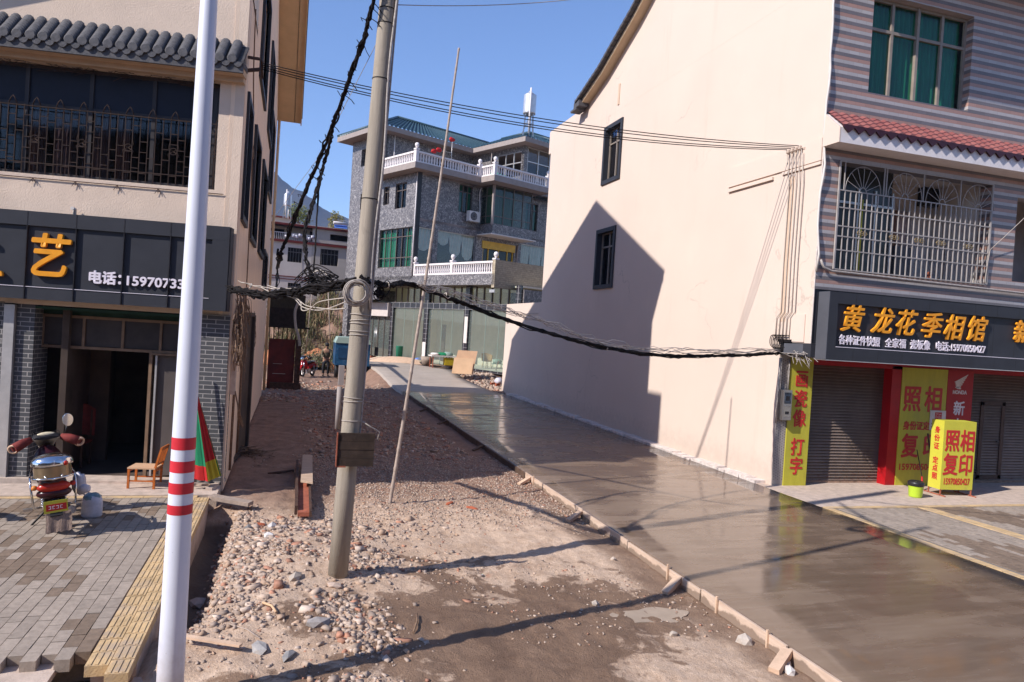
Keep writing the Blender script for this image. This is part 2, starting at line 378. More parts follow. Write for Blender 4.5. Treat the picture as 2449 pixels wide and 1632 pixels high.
def mk_hill():
    t = NT('haze_tinted_hill'); f = t.noise(.02, 8, .7)
    t.col(t.ramp(f, [(.3, (.045, .052, .062)), (.55, (.07, .068, .072)), (.75, (.10, .08, .075))])); t.b.inputs['Roughness'].default_value = 1  # bluish base colour stands in for part of the distance haze
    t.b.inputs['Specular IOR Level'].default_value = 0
    return t.m
M['hill'] = mk_hill()
def mk_tileroof(name, a, b, sheen):
    t = NT(name); f = t.noise(5, 5)
    t.col(t.ramp(f, [(.3, a), (.7, b)])); t.b.inputs['Roughness'].default_value = sheen; t.bump(t.noise(20, 3), .2)
    return t.m
M['redtile'] = mk_tileroof('red_glazed_tile', (.22, .060, .055), (.34, .125, .105), .42)
M['teal'] = mk_tileroof('teal_glazed_tile', (.016, .042, .055), (.035, .078, .098), .45)
M['grass'] = attrmat('dry_grass_blade', .9, 30, .1)

# ------------------------------------------------------------------ mesh helpers
class Fr:
    def __init__(s, o, ux=(1, 0, 0), uy=(0, 1, 0), uz=(0, 0, 1)):
        s.o = Vector(o); s.x = Vector(ux).normalized(); s.y = Vector(uy).normalized(); s.z = Vector(uz).normalized()
    def p(s, a, b, c): return s.o + s.x * a + s.y * b + s.z * c
W0 = Fr((0, 0, 0))
def yawfr(o, deg):
    a = R(deg); return Fr(o, (math.cos(a), math.sin(a), 0), (-math.sin(a), math.cos(a), 0))

class MB:
    def __init__(s, fr=None): s.v = []; s.f = []; s.c = []; s.fr = fr or W0; s.cur = None; s.sm = []; s.smooth = False
    def V(s, a, b, c): s.v.append(tuple(s.fr.p(a, b, c))); return len(s.v) - 1
    def F(s, *i): s.f.append(tuple(i)); s.c.append(s.cur); s.sm.append(s.smooth)
    def quad(s, *pts): s.F(*[s.V(*p) for p in pts])
    def box(s, x0, x1, y0, y1, z0, z1):
        i = [s.V(x, y, z) for z in (z0, z1) for x, y in ((x0, y0), (x1, y0), (x1, y1), (x0, y1))]
        for q in ((0, 3, 2, 1), (4, 5, 6, 7), (0, 1, 5, 4), (1, 2, 6, 5), (2, 3, 7, 6), (3, 0, 4, 7)): s.F(*[i[k] for k in q])
        return s
    def bar(s, a, b, w, h=None, up=(0, 0, 1)):
        """rectangular bar from a to b (local)"""
        h = h or w; a = Vector(a); b = Vector(b); d = (b - a).normalized(); up = Vector(up)
        if abs(d.dot(up)) > .98: up = Vector((1, 0, 0))
        sx = d.cross(up).normalized() * w / 2; sz = sx.cross(d).normalized() * h / 2
        i = [s.V(*(q + sx * k + sz * m)) for q in (a, b) for k, m in ((-1, -1), (1, -1), (1, 1), (-1, 1))]
        for q in ((0, 1, 2, 3), (7, 6, 5, 4), (0, 4, 5, 1), (1, 5, 6, 2), (2, 6, 7, 3), (3, 7, 4, 0)): s.F(*[i[k] for k in q])
        return s
    def tube(s, pts, r, n=6, cap=True):
        pts = [Vector(p) for p in pts]; k = len(pts)
        rs = r if isinstance(r, (list, tuple)) else [r] * k
        rings = []; prev = None; sm = s.smooth; s.smooth = True
        for j, p in enumerate(pts):
            d = (pts[min(j + 1, k - 1)] - pts[max(j - 1, 0)])
            d = d.normalized() if d.length > 1e-9 else Vector((0, 0, 1))
            if prev is None:
                a = Vector((0, 0, 1)) if abs(d.z) < .9 else Vector((1, 0, 0)); u = d.cross(a).normalized()
            else: u = (prev - d * prev.dot(d)).normalized()
            prev = u; v = d.cross(u)
            rings.append([s.V(*(p + (u * math.cos(t) + v * math.sin(t)) * rs[j])) for t in [2 * math.pi * q / n for q in range(n)]])
        for j in range(k - 1):
            for q in range(n): s.F(rings[j][q], rings[j][(q + 1) % n], rings[j + 1][(q + 1) % n], rings[j + 1][q])
        s.smooth = False
        if cap: s.F(*rings[0][::-1]); s.F(*rings[-1])
        s.smooth = sm
        return s
    def lathe(s, c, prof, n=16, axis='z', cap=True, sy=1.0):
        """prof: (radius, height) pairs around a local axis through c"""
        c = Vector(c); rings = []; sm = s.smooth; s.smooth = True
        for r, h in prof:
            ring = []
            for q in range(n):
                t = 2 * math.pi * q / n; a, b = r * math.cos(t), r * math.sin(t) * sy
                p = {'z': (a, b, h), 'x': (h, a, b), 'y': (a, h, b)}[axis]
                ring.append(s.V(c.x + p[0], c.y + p[1], c.z + p[2]))
            rings.append(ring)
        for j in range(len(rings) - 1):
            for q in range(n): s.F(rings[j][q], rings[j][(q + 1) % n], rings[j + 1][(q + 1) % n], rings[j + 1][q])
        s.smooth = False
        if cap: s.F(*rings[0][::-1]); s.F(*rings[-1])
        s.smooth = sm
        return s
    def torus(s, c, axis, Rr, r, n=24, m=8, sq=1.0):
        c = Vector(c); ax = Vector(axis).normalized(); a = Vector((0, 0, 1)) if abs(ax.z) < .9 else Vector((1, 0, 0))
        u = ax.cross(a).normalized(); v = ax.cross(u); sm = s.smooth; s.smooth = True
        g = [[s.V(*(c + (u * math.cos(t) + v * math.sin(t)) * (Rr + r * math.cos(k)) + ax * r * sq * math.sin(k))) for k in [2 * math.pi * j / m for j in range(m)]] for t in [2 * math.pi * i / n for i in range(n)]]
        for i in range(n):
            for j in range(m): s.F(g[i][j], g[(i + 1) % n][j], g[(i + 1) % n][(j + 1) % m], g[i][(j + 1) % m])
        s.smooth = sm
        return s
    def ball(s, c, r, n=12, m=8, sc=(1, 1, 1), jit=0.0):
        c = Vector(c); sm = s.smooth; s.smooth = True
        rows = []
        for j in range(1, m):
            ph = math.pi * j / m
            rows.append([s.V(*(c + Vector((math.sin(ph) * math.cos(t) * sc[0], math.sin(ph) * math.sin(t) * sc[1], math.cos(ph) * sc[2])) * r * (1 + random.uniform(-jit, jit)))) for t in [2 * math.pi * q / n for q in range(n)]])
        top = s.V(*(c + Vector((0, 0, r * sc[2])))); bot = s.V(*(c - Vector((0, 0, r * sc[2]))))
        for q in range(n):
            s.F(top, rows[0][q], rows[0][(q + 1) % n]); s.F(bot, rows[-1][(q + 1) % n], rows[-1][q])
            for j in range(len(rows) - 1): s.F(rows[j][q], rows[j + 1][q], rows[j + 1][(q + 1) % n], rows[j][(q + 1) % n])
        s.smooth = sm
        return s
    def prism(s, poly, axis, a0, a1):
        """poly: 2-D outline; axis: extruded local axis"""
        def P(p, a): return {'x': (a, p[0], p[1]), 'y': (p[0], a, p[1]), 'z': (p[0], p[1], a)}[axis]
        A = [s.V(*P(p, a0)) for p in poly]; B = [s.V(*P(p, a1)) for p in poly]; n = len(poly)
        s.F(*A[::-1]); s.F(*B)
        for i in range(n): s.F(A[i], A[(i + 1) % n], B[(i + 1) % n], B[i])
        return s
    def grid(s, P):
        """P[i][j] -> local points"""
        g = [[s.V(*p) for p in row] for row in P]
        for i in range(len(g) - 1):
            for j in range(len(g[0]) - 1): s.F(g[i][j], g[i + 1][j], g[i + 1][j + 1], g[i][j + 1])
        return s
    def wall(s, x0, x1, z0, z1, holes, y0, y1, plane='xz'):
        """wall slab y0(front)..y1(back) with rectangular holes (hx0,hx1,hz0,hz1)"""
        P = (lambda x, y, z: (x, y, z)) if plane == 'xz' else (lambda x, y, z: (y, x, z))
        xs = sorted({x0, x1, *[h[0] for h in holes], *[h[1] for h in holes]}); zs = sorted({z0, z1, *[h[2] for h in holes], *[h[3] for h in holes]})
        xs = [x for x in xs if x0 <= x <= x1]; zs = [z for z in zs if z0 <= z <= z1]
        for i in range(len(xs) - 1):
            for j in range(len(zs) - 1):
                mx, mz = (xs[i] + xs[i + 1]) / 2, (zs[j] + zs[j + 1]) / 2
                if any(h[0] < mx < h[1] and h[2] < mz < h[3] for h in holes): continue
                for y in (y0, y1): s.quad(P(xs[i], y, zs[j]), P(xs[i + 1], y, zs[j]), P(xs[i + 1], y, zs[j + 1]), P(xs[i], y, zs[j + 1]))
        for a, b, c, d in list(holes) + [(x0, x1, z0, z1)]:
            a, b, c, d = max(a, x0), min(b, x1), max(c, z0), min(d, z1)
            s.quad(P(a, y0, c), P(a, y1, c), P(a, y1, d), P(a, y0, d)); s.quad(P(b, y0, c), P(b, y1, c), P(b, y1, d), P(b, y0, d))
            s.quad(P(a, y0, c), P(a, y1, c), P(b, y1, c), P(b, y0, c)); s.quad(P(a, y0, d), P(a, y1, d), P(b, y1, d), P(b, y0, d))
        return s
    def build(s, name, mat, parent=None):
        me = bpy.data.meshes.new(name)
        off = Vector((0, 0, 0))
        if parent is not None:
            r = parent
            while r.parent: r = r.parent
            off = r.location.copy()
        me.from_pydata([(a - off.x, b - off.y, c - off.z) for a, b, c in s.v], [], s.f)
        if any(c is not None for c in s.c):
            at = me.attributes.new('Col', 'FLOAT_COLOR', 'FACE')
            at.data.foreach_set('color', [x for c in s.c for x in (*(c or (.3, .3, .3)), 1.0)])
        if any(s.sm): me.polygons.foreach_set('use_smooth', s.sm)
        me.materials.append(M[mat] if isinstance(mat, str) else mat)
        me.update()
        o = bpy.data.objects.new(name, me); COL.objects.link(o)
        if parent is not None: o.parent = parent
        return o

def tag(o, label, cat=None, group=None, kind=None):
    if label: o['label'] = label
    if cat: o['category'] = cat
    if group: o['group'] = group
    if kind: o['kind'] = kind
    return o
def thing(name, label, cat, loc=(0, 0, 0), group=None):
    o = bpy.data.objects.new(name, None); COL.objects.link(o); o.location = loc; o.empty_display_size = .2
    return tag(o, label, cat, group)
def struct(o): o['kind'] = 'structure'; return o
def copy_tree(o, parent=None):
    c = o.copy(); COL.objects.link(c)
    if parent is not None: c.parent = parent
    for ch in [k for k in bpy.data.objects if k.parent == o]: copy_tree(ch, c)
    return c

def text(body, size, fr, x, z, y, mat, parent, name='lettering', depth=.01, bold=0.0, width=None, shear=0.0, align='LEFT', sx=1.0):
    fat = bold; bold = 0.0
    """text standing in a frame's x-z plane at depth y (front towards -y)"""
    c = bpy.data.curves.new('t', 'FONT'); c.body = body; c.size = size; c.extrude = depth; c.offset = bold; c.shear = shear; c.align_x = align
    c.resolution_u = 3
    o = bpy.data.objects.new('t', c); COL.objects.link(o); bpy.context.view_layer.update()
    me = bpy.data.meshes.new_from_object(o.evaluated_get(bpy.context.evaluated_depsgraph_get()))
    bpy.data.objects.remove(o)
    co = np.zeros(len(me.vertices) * 3); me.vertices.foreach_get('co', co); co = co.reshape(-1, 3)
    if width is not None: sx = width / (co[:, 0].max() - co[:, 0].min()); co[:, 0] -= co[:, 0].min()
    off = Vector((0, 0, 0))
    if parent is not None:
        r = parent
        while r.parent: r = r.parent
        off = r.location.copy()
    X, Y, Z, O = (np.array(v) for v in (fr.x, fr.y, fr.z, fr.o - off))
    pts = O + np.outer(x + co[:, 0] * sx, X) + np.outer(y - co[:, 2], Y) + np.outer(z + co[:, 1], Z)
    if fat:
        nv = len(co); npoly = len(me.polygons); nl = len(me.loops)
        li = np.zeros(nl, np.int32); me.loops.foreach_get('vertex_index', li); ls = np.zeros(npoly, np.int32); me.polygons.foreach_get('loop_start', ls); lt = np.zeros(npoly, np.int32); me.polygons.foreach_get('loop_total', lt)
        offs = [(fat * math.cos(a), fat * math.sin(a), -.00035 * k) for k, a in enumerate([2 * math.pi * q_ / 6 + .2 for q_ in range(6)])]
        P_ = np.concatenate([pts + X * a + Z * b + Y * c_ for a, b, c_ in offs]); m = len(offs)
        me2 = bpy.data.meshes.new(name); me2.vertices.add(nv * m); me2.vertices.foreach_set('co', P_.ravel()); me2.loops.add(nl * m)
        me2.loops.foreach_set('vertex_index', np.concatenate([li + nv * k for k in range(m)])); me2.polygons.add(npoly * m)
        me2.polygons.foreach_set('loop_start', np.concatenate([ls + nl * k for k in range(m)])); me2.polygons.foreach_set('loop_total', np.tile(lt, m)); me2.update(calc_edges=True)
        me = me2
    else: me.vertices.foreach_set('co', pts.ravel()); me.update()
    me.materials.clear(); me.materials.append(M[mat])
    ob = bpy.data.objects.new(name, me); COL.objects.link(ob); ob.parent = parent
    return ob

def sag(a, b, s, n=14):
    a = Vector(a); b = Vector(b)
    return [a.lerp(b, t) - Vector((0, 0, s * 4 * t * (1 - t))) for t in [i / n for i in range(n + 1)]]
def wob(pts, amp, fr_=1.0, ends=True):
    out = []; ph = [random.uniform(0, 6.28) for _ in range(6)]; n = len(pts)
    for i, p in enumerate(pts):
        t = i / max(1, n - 1) * 6.28 * fr_
        k = 1.0 if not ends else min(1.0, 6 * min(i, n - 1 - i) / n + .25)
        out.append(Vector(p) + Vector((math.sin(t + ph[0]) + .5 * math.sin(2.3 * t + ph[3]), math.sin(1.3 * t + ph[1]), math.sin(1.7 * t + ph[2]) + .5 * math.sin(3.1 * t + ph[4]))) * amp * k)
    return out

# ================================================================== SETTING
def sstep(x, a, b):
    t = np.clip((x - a) / (b - a), 0, 1); return t * t * (3 - 2 * t)
_ph = rng.uniform(0, 6.28, (24, 3))
def fbm(x, y, sc=1.0, octs=4):
    z = np.zeros_like(x, dtype=float); a = 1.0
    for o in range(octs):
        for k in range(4):
            th = _ph[o * 4 + k, 0]; fx, fy = math.cos(th) * sc * 2 ** o * 1.7, math.sin(th) * sc * 2 ** o * 1.7
            z += a * np.sin(x * fx + y * fy + _ph[o * 4 + k, 1] * 3) * .25
        a *= .55
    return z
def gz(x, y):
    x = np.asarray(x, float); y = np.asarray(y, float)
    z = -.14 + .030 * fbm(x, y, 1.3, 4) + .010 * fbm(x + 9, y, 7, 3)
    inl = sstep(x, -1.3, -.9) * (1 - sstep(x, 4.5, 4.75))
    # trench beside the pavement edge and the rubble heap right of it
    tr = sstep(x, -1.30, -1.02) * (1 - sstep(x, -.84, -.56)) * sstep(y, 7.2, 8.2) * (1 - sstep(y, 11.5, 12.0))
    z -= .44 * tr
    z += (.012 * fbm(x * 1.3, y, 9, 3) + .008 * fbm(x, y, 24, 2)) * inl
    z += .17 * np.exp(-((x - .15) / .75) ** 2 - ((y - 9.3) / 1.5) ** 2)
    z += .05 * np.exp(-((x - .9) / 1.1) ** 2 - ((y - 7.0) / .9) ** 2)
    z += .08 * sstep(y, 12, 14) * (1 - sstep(x, .4, 1.0)) * (x > -1.2)
    z -= .16 * (1 - sstep(y, 6.1, 6.6)) * (1 - sstep(x, -.9, -.2))
    lane = np.clip((x + 1.3) / .4, 0, 1)
    z = np.where(x < -1.3, -.38, z * lane + (-.38) * (1 - lane))
    # rise towards the grey building
    up = sstep(x + .1 * (y - 30), 4.0, 4.9) * sstep(y, 31, 37.5)
    z = np.where(x > 4.75, -.2 + .20 * 0, z)
    z = z + up * np.where(x > 4.75, .76, .66)
    z = z + 3.6 * sstep(y - .12 * x, 46, 56) * (1 - sstep(x, 5, 9)) * (1 + .12 * fbm(x, y, .5, 3))
    return z
def axis(pts):
    out = []
    for a, b, st in pts: out += list(np.arange(a, b, st))
    return np.array(out + [pts[-1][1]])
gx = axis([(-1500, -100, 200), (-100, -20, 16), (-20, -3, 2.0), (-3, -1.5, .3), (-1.5, 4.8, .055), (4.8, 12, .6), (12, 40, 4), (40, 200, 30), (200, 1500, 200)])
gy = axis([(-60, 0, 6), (0, 4, .3), (4, 14, .06), (14, 30, .16), (30, 60, .5), (60, 120, 10), (120, 1500, 200)])
XX, YY = np.meshgrid(gx, gy); ZZ = gz(XX, YY)
me = bpy.data.meshes.new('ground'); nx, ny = len(gx), len(gy)
idx = np.arange(nx * ny).reshape(ny, nx)
q = np.stack([idx[:-1, :-1], idx[:-1, 1:], idx[1:, 1:], idx[1:, :-1]], -1).reshape(-1, 4)
me.vertices.add(nx * ny); me.vertices.foreach_set('co', np.stack([XX, YY, ZZ], -1).ravel())
me.loops.add(q.size); me.loops.foreach_set('vertex_index', q.ravel()); me.polygons.add(len(q))
me.polygons.foreach_set('loop_start', np.arange(0, q.size, 4)); me.polygons.foreach_set('loop_total', np.full(len(q), 4))
me.polygons.foreach_set('use_smooth', np.ones(len(q), bool))
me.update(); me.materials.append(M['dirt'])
g = bpy.data.objects.new('ground', me); COL.objects.link(g); struct(g)
def gh(x, y): return float(gz(np.array([x]), np.array([y]))[0])

# fresh concrete lane
CX0, CX1 = 4.74, 9.42
mb = MB(); rows = []
for y in list(np.arange(-8, 30, .8)) + list(np.arange(30, 45.1, .6)):
    lz = .60 * float(sstep(np.array(y), 31, 37.5)); sh = -.10 * max(0, y - 30)
    x0 = CX0 + sh + random.uniform(-.006, .006); x1 = CX1 - (0 if y < 30.5 else min(1.2, (y - 30.5) * .28)) + random.uniform(-.02, .02); x1 = max(x0 + .4, min(x1, 6.51 + (.15 - (y - 41.97) * .416) / .909))
    rows.append([(x0 - .004, y, -.4), (x0, y, lz - .01), (x0 + .02, y, lz)] + [(x0 + (x1 - x0) * k / 8, y, lz + .004 * math.sin(y * .9 + k)) for k in range(1, 8)] + [(x1, y, lz), (x1 + .01, y, -.4)])
mb.smooth = True
mb.grid(rows); o = mb.build('concrete_road', 'concrete'); struct(o)

mb = MB(); mb.box(-60, 60, -9, 4.3, -.6, -.17); o = mb.build('added_asphalt', pm('worn_asphalt', (.085, .078, .072), .9, .2, 3, .5, 60)); struct(o)  # unseen dark asphalt, added to cut light bounced up onto the shopfronts
mb = MB(); mb.box(-60, 60, -13, -9.02, -.6, -.02); o = mb.build('far_pavement', 'cement'); struct(o)
# mountains, real distance behind the town
mb = MB(); P = []
prof = [(-900, 190), (-500, 250), (-300, 262), (-160, 255), (-60, 243), (-25, 219), (3, 204), (28, 187), (50, 178), (78, 168), (120, 160), (180, 150), (260, 170), (420, 140), (700, 90), (1100, 60)]
px = [p[0] for p in prof]; pz = [p[1] for p in prof]
for i, x in enumerate(np.arange(-900, 1101, 8)):
    top = float(np.interp(x, px, pz)) + 2.2 * math.sin(x * .11) + 1.5 * math.sin(x * .31 + 1) + random.uniform(-.9, .9)
    row = []
    for k in range(9):
        t = k / 8; rid = 1 + .14 * math.sin(x * .02 + t * 5) * math.sin(t * 3.14)
        row.append((x, 850 + 350 * t * rid, top * (t ** .75) * (1 + .08 * math.sin(x * .037 + t * 9) * (1 - t)) - 2))
    row.append((x, 1500, -2)); P.append(row)
mb.smooth = True
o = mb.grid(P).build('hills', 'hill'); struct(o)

# ------------------------------------------------------------------ pavements of single blocks
def pavers(name, x0, x1, y0, y1, clip, seed, stagger_edge=False, wetc=.0, ang=0, w_=.20, l_=.40):
    r = random.Random(seed); mb = MB()
    nx_, ny_ = int((x1 - x0) / w_), int((y1 - y0) / l_) + 2
    for i in range(nx_):
        for j in range(-1, ny_):
            xa = x0 + i * w_; ya = y0 + (j + (.5 if i % 2 else 0)) * l_
            if ya + l_ < y0 + (.01 if stagger_edge else l_): continue
            yb = min(ya + l_, y1)
            if yb - ya < .05 or not clip(xa + w_ / 2, (ya + yb) / 2): continue
            n = float(fbm(np.array([xa * .9 + seed]), np.array([ya * .9]), .9, 3)[0]) + r.uniform(-.28, .28)
            base = (.345, .275, .22) if n < .20 + wetc else (.215, .152, .108)
            k = r.uniform(.88, 1.10); mb.cur = tuple(c * k for c in base)
            dz = r.uniform(-.003, .003); g_ = .0035
            mb.box(xa + g_, xa + w_ - g_, ya + g_, yb - g_, -.10, dz)
    return mb
PM = pavers('pavement', -8.75, -1.43, 6.62, 11.95, lambda x, y: True, 3, True, w_=.12, l_=.24)
PM.cur = (.20, .165, .14); PM.box(-9, -1.425, 6.75, 11.95, -.3, -.012)
o = PM.build('left_pavement', 'paver'); struct(o)
mb = MB()
for i, xa in enumerate((-1.42, -1.245)):
    y = 6.20 if i else 6.36
    while y < 11.9:
        l = min(.245, 11.95 - y)
        z = random.uniform(-.003, .003); mb.box(xa + .003, xa + .172, y + .003, y + l - .003, -.09, z)
        for k in range(3): mb.box(xa + .022 + k * .050, xa + .046 + k * .050, y + .014, y + l - .014, z + .001, z + .006)
        y += .25
for i in range(34):
    xa = -9 + i * .25
    if xa < -1.35: mb.box(xa + .003, xa + .247, 11.955, 12.08, -.09, .003)
o = mb.build('tactile_strip', 'yellow_tac'); struct(o); tag(o, 'worn yellow tactile paving strip along the broken pavement edge')
mb = MB(); mb.box(-1.42, -1.08, 6.6, 11.95, -.62, -.092)
mb.box(-9, -.98, 12.085, 12.9, -.3, .012)
o = mb.build('left_shop_apron', 'cement'); struct(o)
# right side
cl = lambda x, y: x > CX1 + .10
PM = pavers('p', CX1 + .02, 24, 4.0, 10.78, lambda x, y: x > CX1 + .20 and abs(x - 11.68) > .14, 11, False, -.12, w_=.12, l_=.24)
PM.cur = (.22, .18, .15); PM.box(CX1 + .012, 24, -8, 10.8, -.3, -.008)
o = PM.build('right_pavement', 'paver'); struct(o)
mb = MB()
y = 3.9
while y < 10.75:
    mb.box(CX1 + .015, CX1 + .155, y, y + .24, -.02, .004); mb.box(11.55, 11.80, y, y + .245, -.02, .004); y += .25
x = CX1 + .06
while x < 24: mb.box(x, x + .246, 10.80, 10.93, -.02, .005); x += .25
o = mb.build('yellow_edge_line', 'yellow_tac'); struct(o)
mb = MB(); mb.box(CX1 + .012, 24, 10.935, 13.0, -.3, .0)
o = mb.build('right_shop_apron', 'cement'); struct(o)

# ------------------------------------------------------------------ rubble
def ico():
    import bmesh
    bm = bmesh.new(); bmesh.ops.create_icosphere(bm, subdivisions=1, radius=1)
    v = np.array([x.co[:] for x in bm.verts]); f = np.array([[q.index for q in p.verts] for p in bm.faces]); bm.free(); return v, f
IV, IF = ico()
IV8 = np.array([(x, y, z) for x in (-.8, .8) for y in (-.8, .8) for z in (-.8, .8)]); IF8 = np.array([(0, 1, 3), (0, 3, 2), (4, 6, 7), (4, 7, 5), (0, 4, 5), (0, 5, 1), (2, 3, 7), (2, 7, 6), (0, 2, 6), (0, 6, 4), (1, 5, 7), (1, 7, 3)])
CS = np.array([1.14, 1.04, .96]) * np.array([(.34, .285, .25), (.42, .345, .29), (.27, .225, .20), (.47, .40, .35), (.40, .29, .215), (.38, .17, .11), (.30, .135, .09), (.55, .48, .43)])
def stones(name, pts, size, mat='attr', probs=None, sink=.25, flat=(.45, .9)):
    n = len(pts); nv_ = 8; v = IV8[None] * (1 + rng.uniform(-.45, .35, (n, 8, 3)))
    tl_ = rng.uniform(-.6, .6, (n, 1)); cx_, sx_ = np.cos(tl_), np.sin(tl_); v = np.stack([v[..., 0], v[..., 1] * cx_ - v[..., 2] * sx_, v[..., 1] * sx_ + v[..., 2] * cx_], -1)
    sc = np.stack([rng.uniform(.6, 1.7, n), rng.uniform(.5, 1.0, n), rng.uniform(*flat, n)], -1) * size[:, None]
    v = v * sc[:, None, :]; a = rng.uniform(0, 6.28, n); ca, sa = np.cos(a)[:, None], np.sin(a)[:, None]
    x = v[..., 0] * ca - v[..., 1] * sa; y = v[..., 0] * sa + v[..., 1] * ca
    v = np.stack([x, y, v[..., 2]], -1) + pts[:, None, :] + np.array([0, 0, 1])[None, None] * (size[:, None, None] * rng.uniform(-.35, .3, (n, 1, 1)))
    F = (IF8[None] + (np.arange(n) * nv_)[:, None, None]).reshape(-1, 3)
    me = bpy.data.meshes.new(name); me.vertices.add(n * nv_); me.vertices.foreach_set('co', v.ravel())
    me.loops.add(F.size); me.loops.foreach_set('vertex_index', F.ravel()); me.polygons.add(len(F))
    me.polygons.foreach_set('loop_start', np.arange(0, F.size, 3)); me.polygons.foreach_set('loop_total', np.full(len(F), 3)); me.update()
    ci = rng.choice(len(CS), n, p=probs); c = CS[ci] * rng.uniform(.8, 1.15, (n, 1))
    at = me.attributes.new('Col', 'FLOAT_COLOR', 'FACE')
    cc = np.concatenate([c, np.ones((n, 1))], 1); cc[:, :3] = cc[:, :3] * .74 + np.array([.44, .31, .225]) * .26; at.data.foreach_set('color', np.repeat(cc, 12, 0).ravel())
    me.materials.append(M[mat]); o = bpy.data.objects.new(name, me); COL.objects.link(o); return o
def sample(n, x0, x1, y0, y1, dens):
    out = []
    while sum(len(o) for o in out) < n:
        x = rng.uniform(x0, x1, n); y = rng.uniform(y0, y1, n); k = rng.uniform(0, 1, n) < dens(x, y)
        out.append(np.stack([x[k], y[k]], -1))
    p = np.concatenate(out)[:n]; return np.concatenate([p, gz(p[:, 0], p[:, 1])[:, None]], 1)
# coarse broken stone heap beside the pole
heap = lambda x, y: np.clip(np.exp(-((x - .1) / .62) ** 2 - ((y - 9.3) / 1.45) ** 2) + .55 * np.exp(-((x - .55 - .15 * (7 - y)) / .5) ** 2 - ((y - 6.6) / 1.2) ** 2) + .22 * np.exp(-((x - 1.4) / .7) ** 2 - ((y - 9.8) / 1.3) ** 2), 0, 1) * (x > -.75) * np.clip(.55 + 1.6 * fbm(x * 1.2, y, 2.2, 3), .06, 1)
p = sample(6400, -1.0, 3.2, 4.4, 12, heap)
o = stones('rubble', p, .006 + .034 * rng.uniform(0, 1, len(p)) ** 3.2, probs=[.19, .21, .14, .1, .18, .075, .045, .06])
tag(o, 'heap of broken grey stone and brick rubble around the concrete pole', kind='stuff')
p = sample(300, -.7, 3.4, 4.6, 12, heap); o = stones('rubble_chunks', p, .026 + .045 * rng.uniform(0, 1, len(p)) ** 2, probs=[.22, .24, .14, .12, .12, .06, .04, .06], flat=(.35, .7))
tag(o, 'larger angular concrete and brick chunks mixed through the rubble heap', kind='stuff')
# fine gravel over the lane
dens = lambda x, y: np.clip(.9 * sstep(y, 10.0, 11.6) * sstep(x, .0, 1.1) + .14 * (fbm(x, y, 1.1, 3) > .1) + .35 * heap(x, y), 0, 1)
p = sample(15000, -.7, 4.68, 4.4, 16.5, dens); o = stones('gravel', p, rng.uniform(.007, .019, len(p)), probs=[.25, .25, .2, .06, .12, .05, .04, .03])
tag(o, 'crushed stone gravel spread over the dug up lane', kind='stuff')
p = sample(7000, .1, 4.2, 16, 34, lambda x, y: np.clip(sstep(x, .2, .9), 0, 1)); o = stones('lane_gravel', p, .010 + .05 * rng.uniform(0, 1, len(p)) ** 3, probs=[.13, .16, .25, .02, .2, .12, .10, .02])
tag(o, 'brown gravel fill in the shaded back half of the lane', kind='stuff')
p = sample(500, -.85, -.35, 6.9, 12, lambda x, y: .7 + 0 * x); o = stones('trench_rubble', p, rng.uniform(.012, .04, len(p)), probs=[.2, .2, .25, .02, .2, .04, .04, .05])
tag(o, 'loose rubble fallen into the trench beside the pavement', kind='stuff')
p = sample(900, 7.9, 10.2, 31.2, 37, lambda x, y: np.clip(sstep(x - (9.42 - np.clip((y - 30.5) * .28, 0, 1.2)), -.05, .15), 0, 1)); p[:, 2] += .0; o = stones('far_rubble', p, rng.uniform(.03, .10, len(p)), probs=[.2, .25, .15, .1, .1, .08, .05, .07])
tag(o, 'pinkish building rubble beyond the end of the cream wall', kind='stuff')
p = sample(500, -1.0, 2.6, 26, 36, lambda x, y: .2 + .8 * (x < .8)); o = stones('brick_rubble', p, rng.uniform(.03, .085, len(p)), probs=[.1, .1, .2, .02, .18, .2, .18, .02])
tag(o, 'brown brick rubble before the dark red gate', kind='stuff')
# mortar crumbs at the foot of the cream wall
mb = MB(); y = 12.9
while y < 31:
    l = random.uniform(.25, .7); mb.box(9.40 + random.uniform(-.03, .03), 9.70, y, y + l - .02, -.1, random.uniform(.035, .075)); y += l
o = mb.build('wall_foot_ledge', 'crumble'); tag(o, 'crumbling pale mortar ledge at the foot of the cream wall', 'ledge')

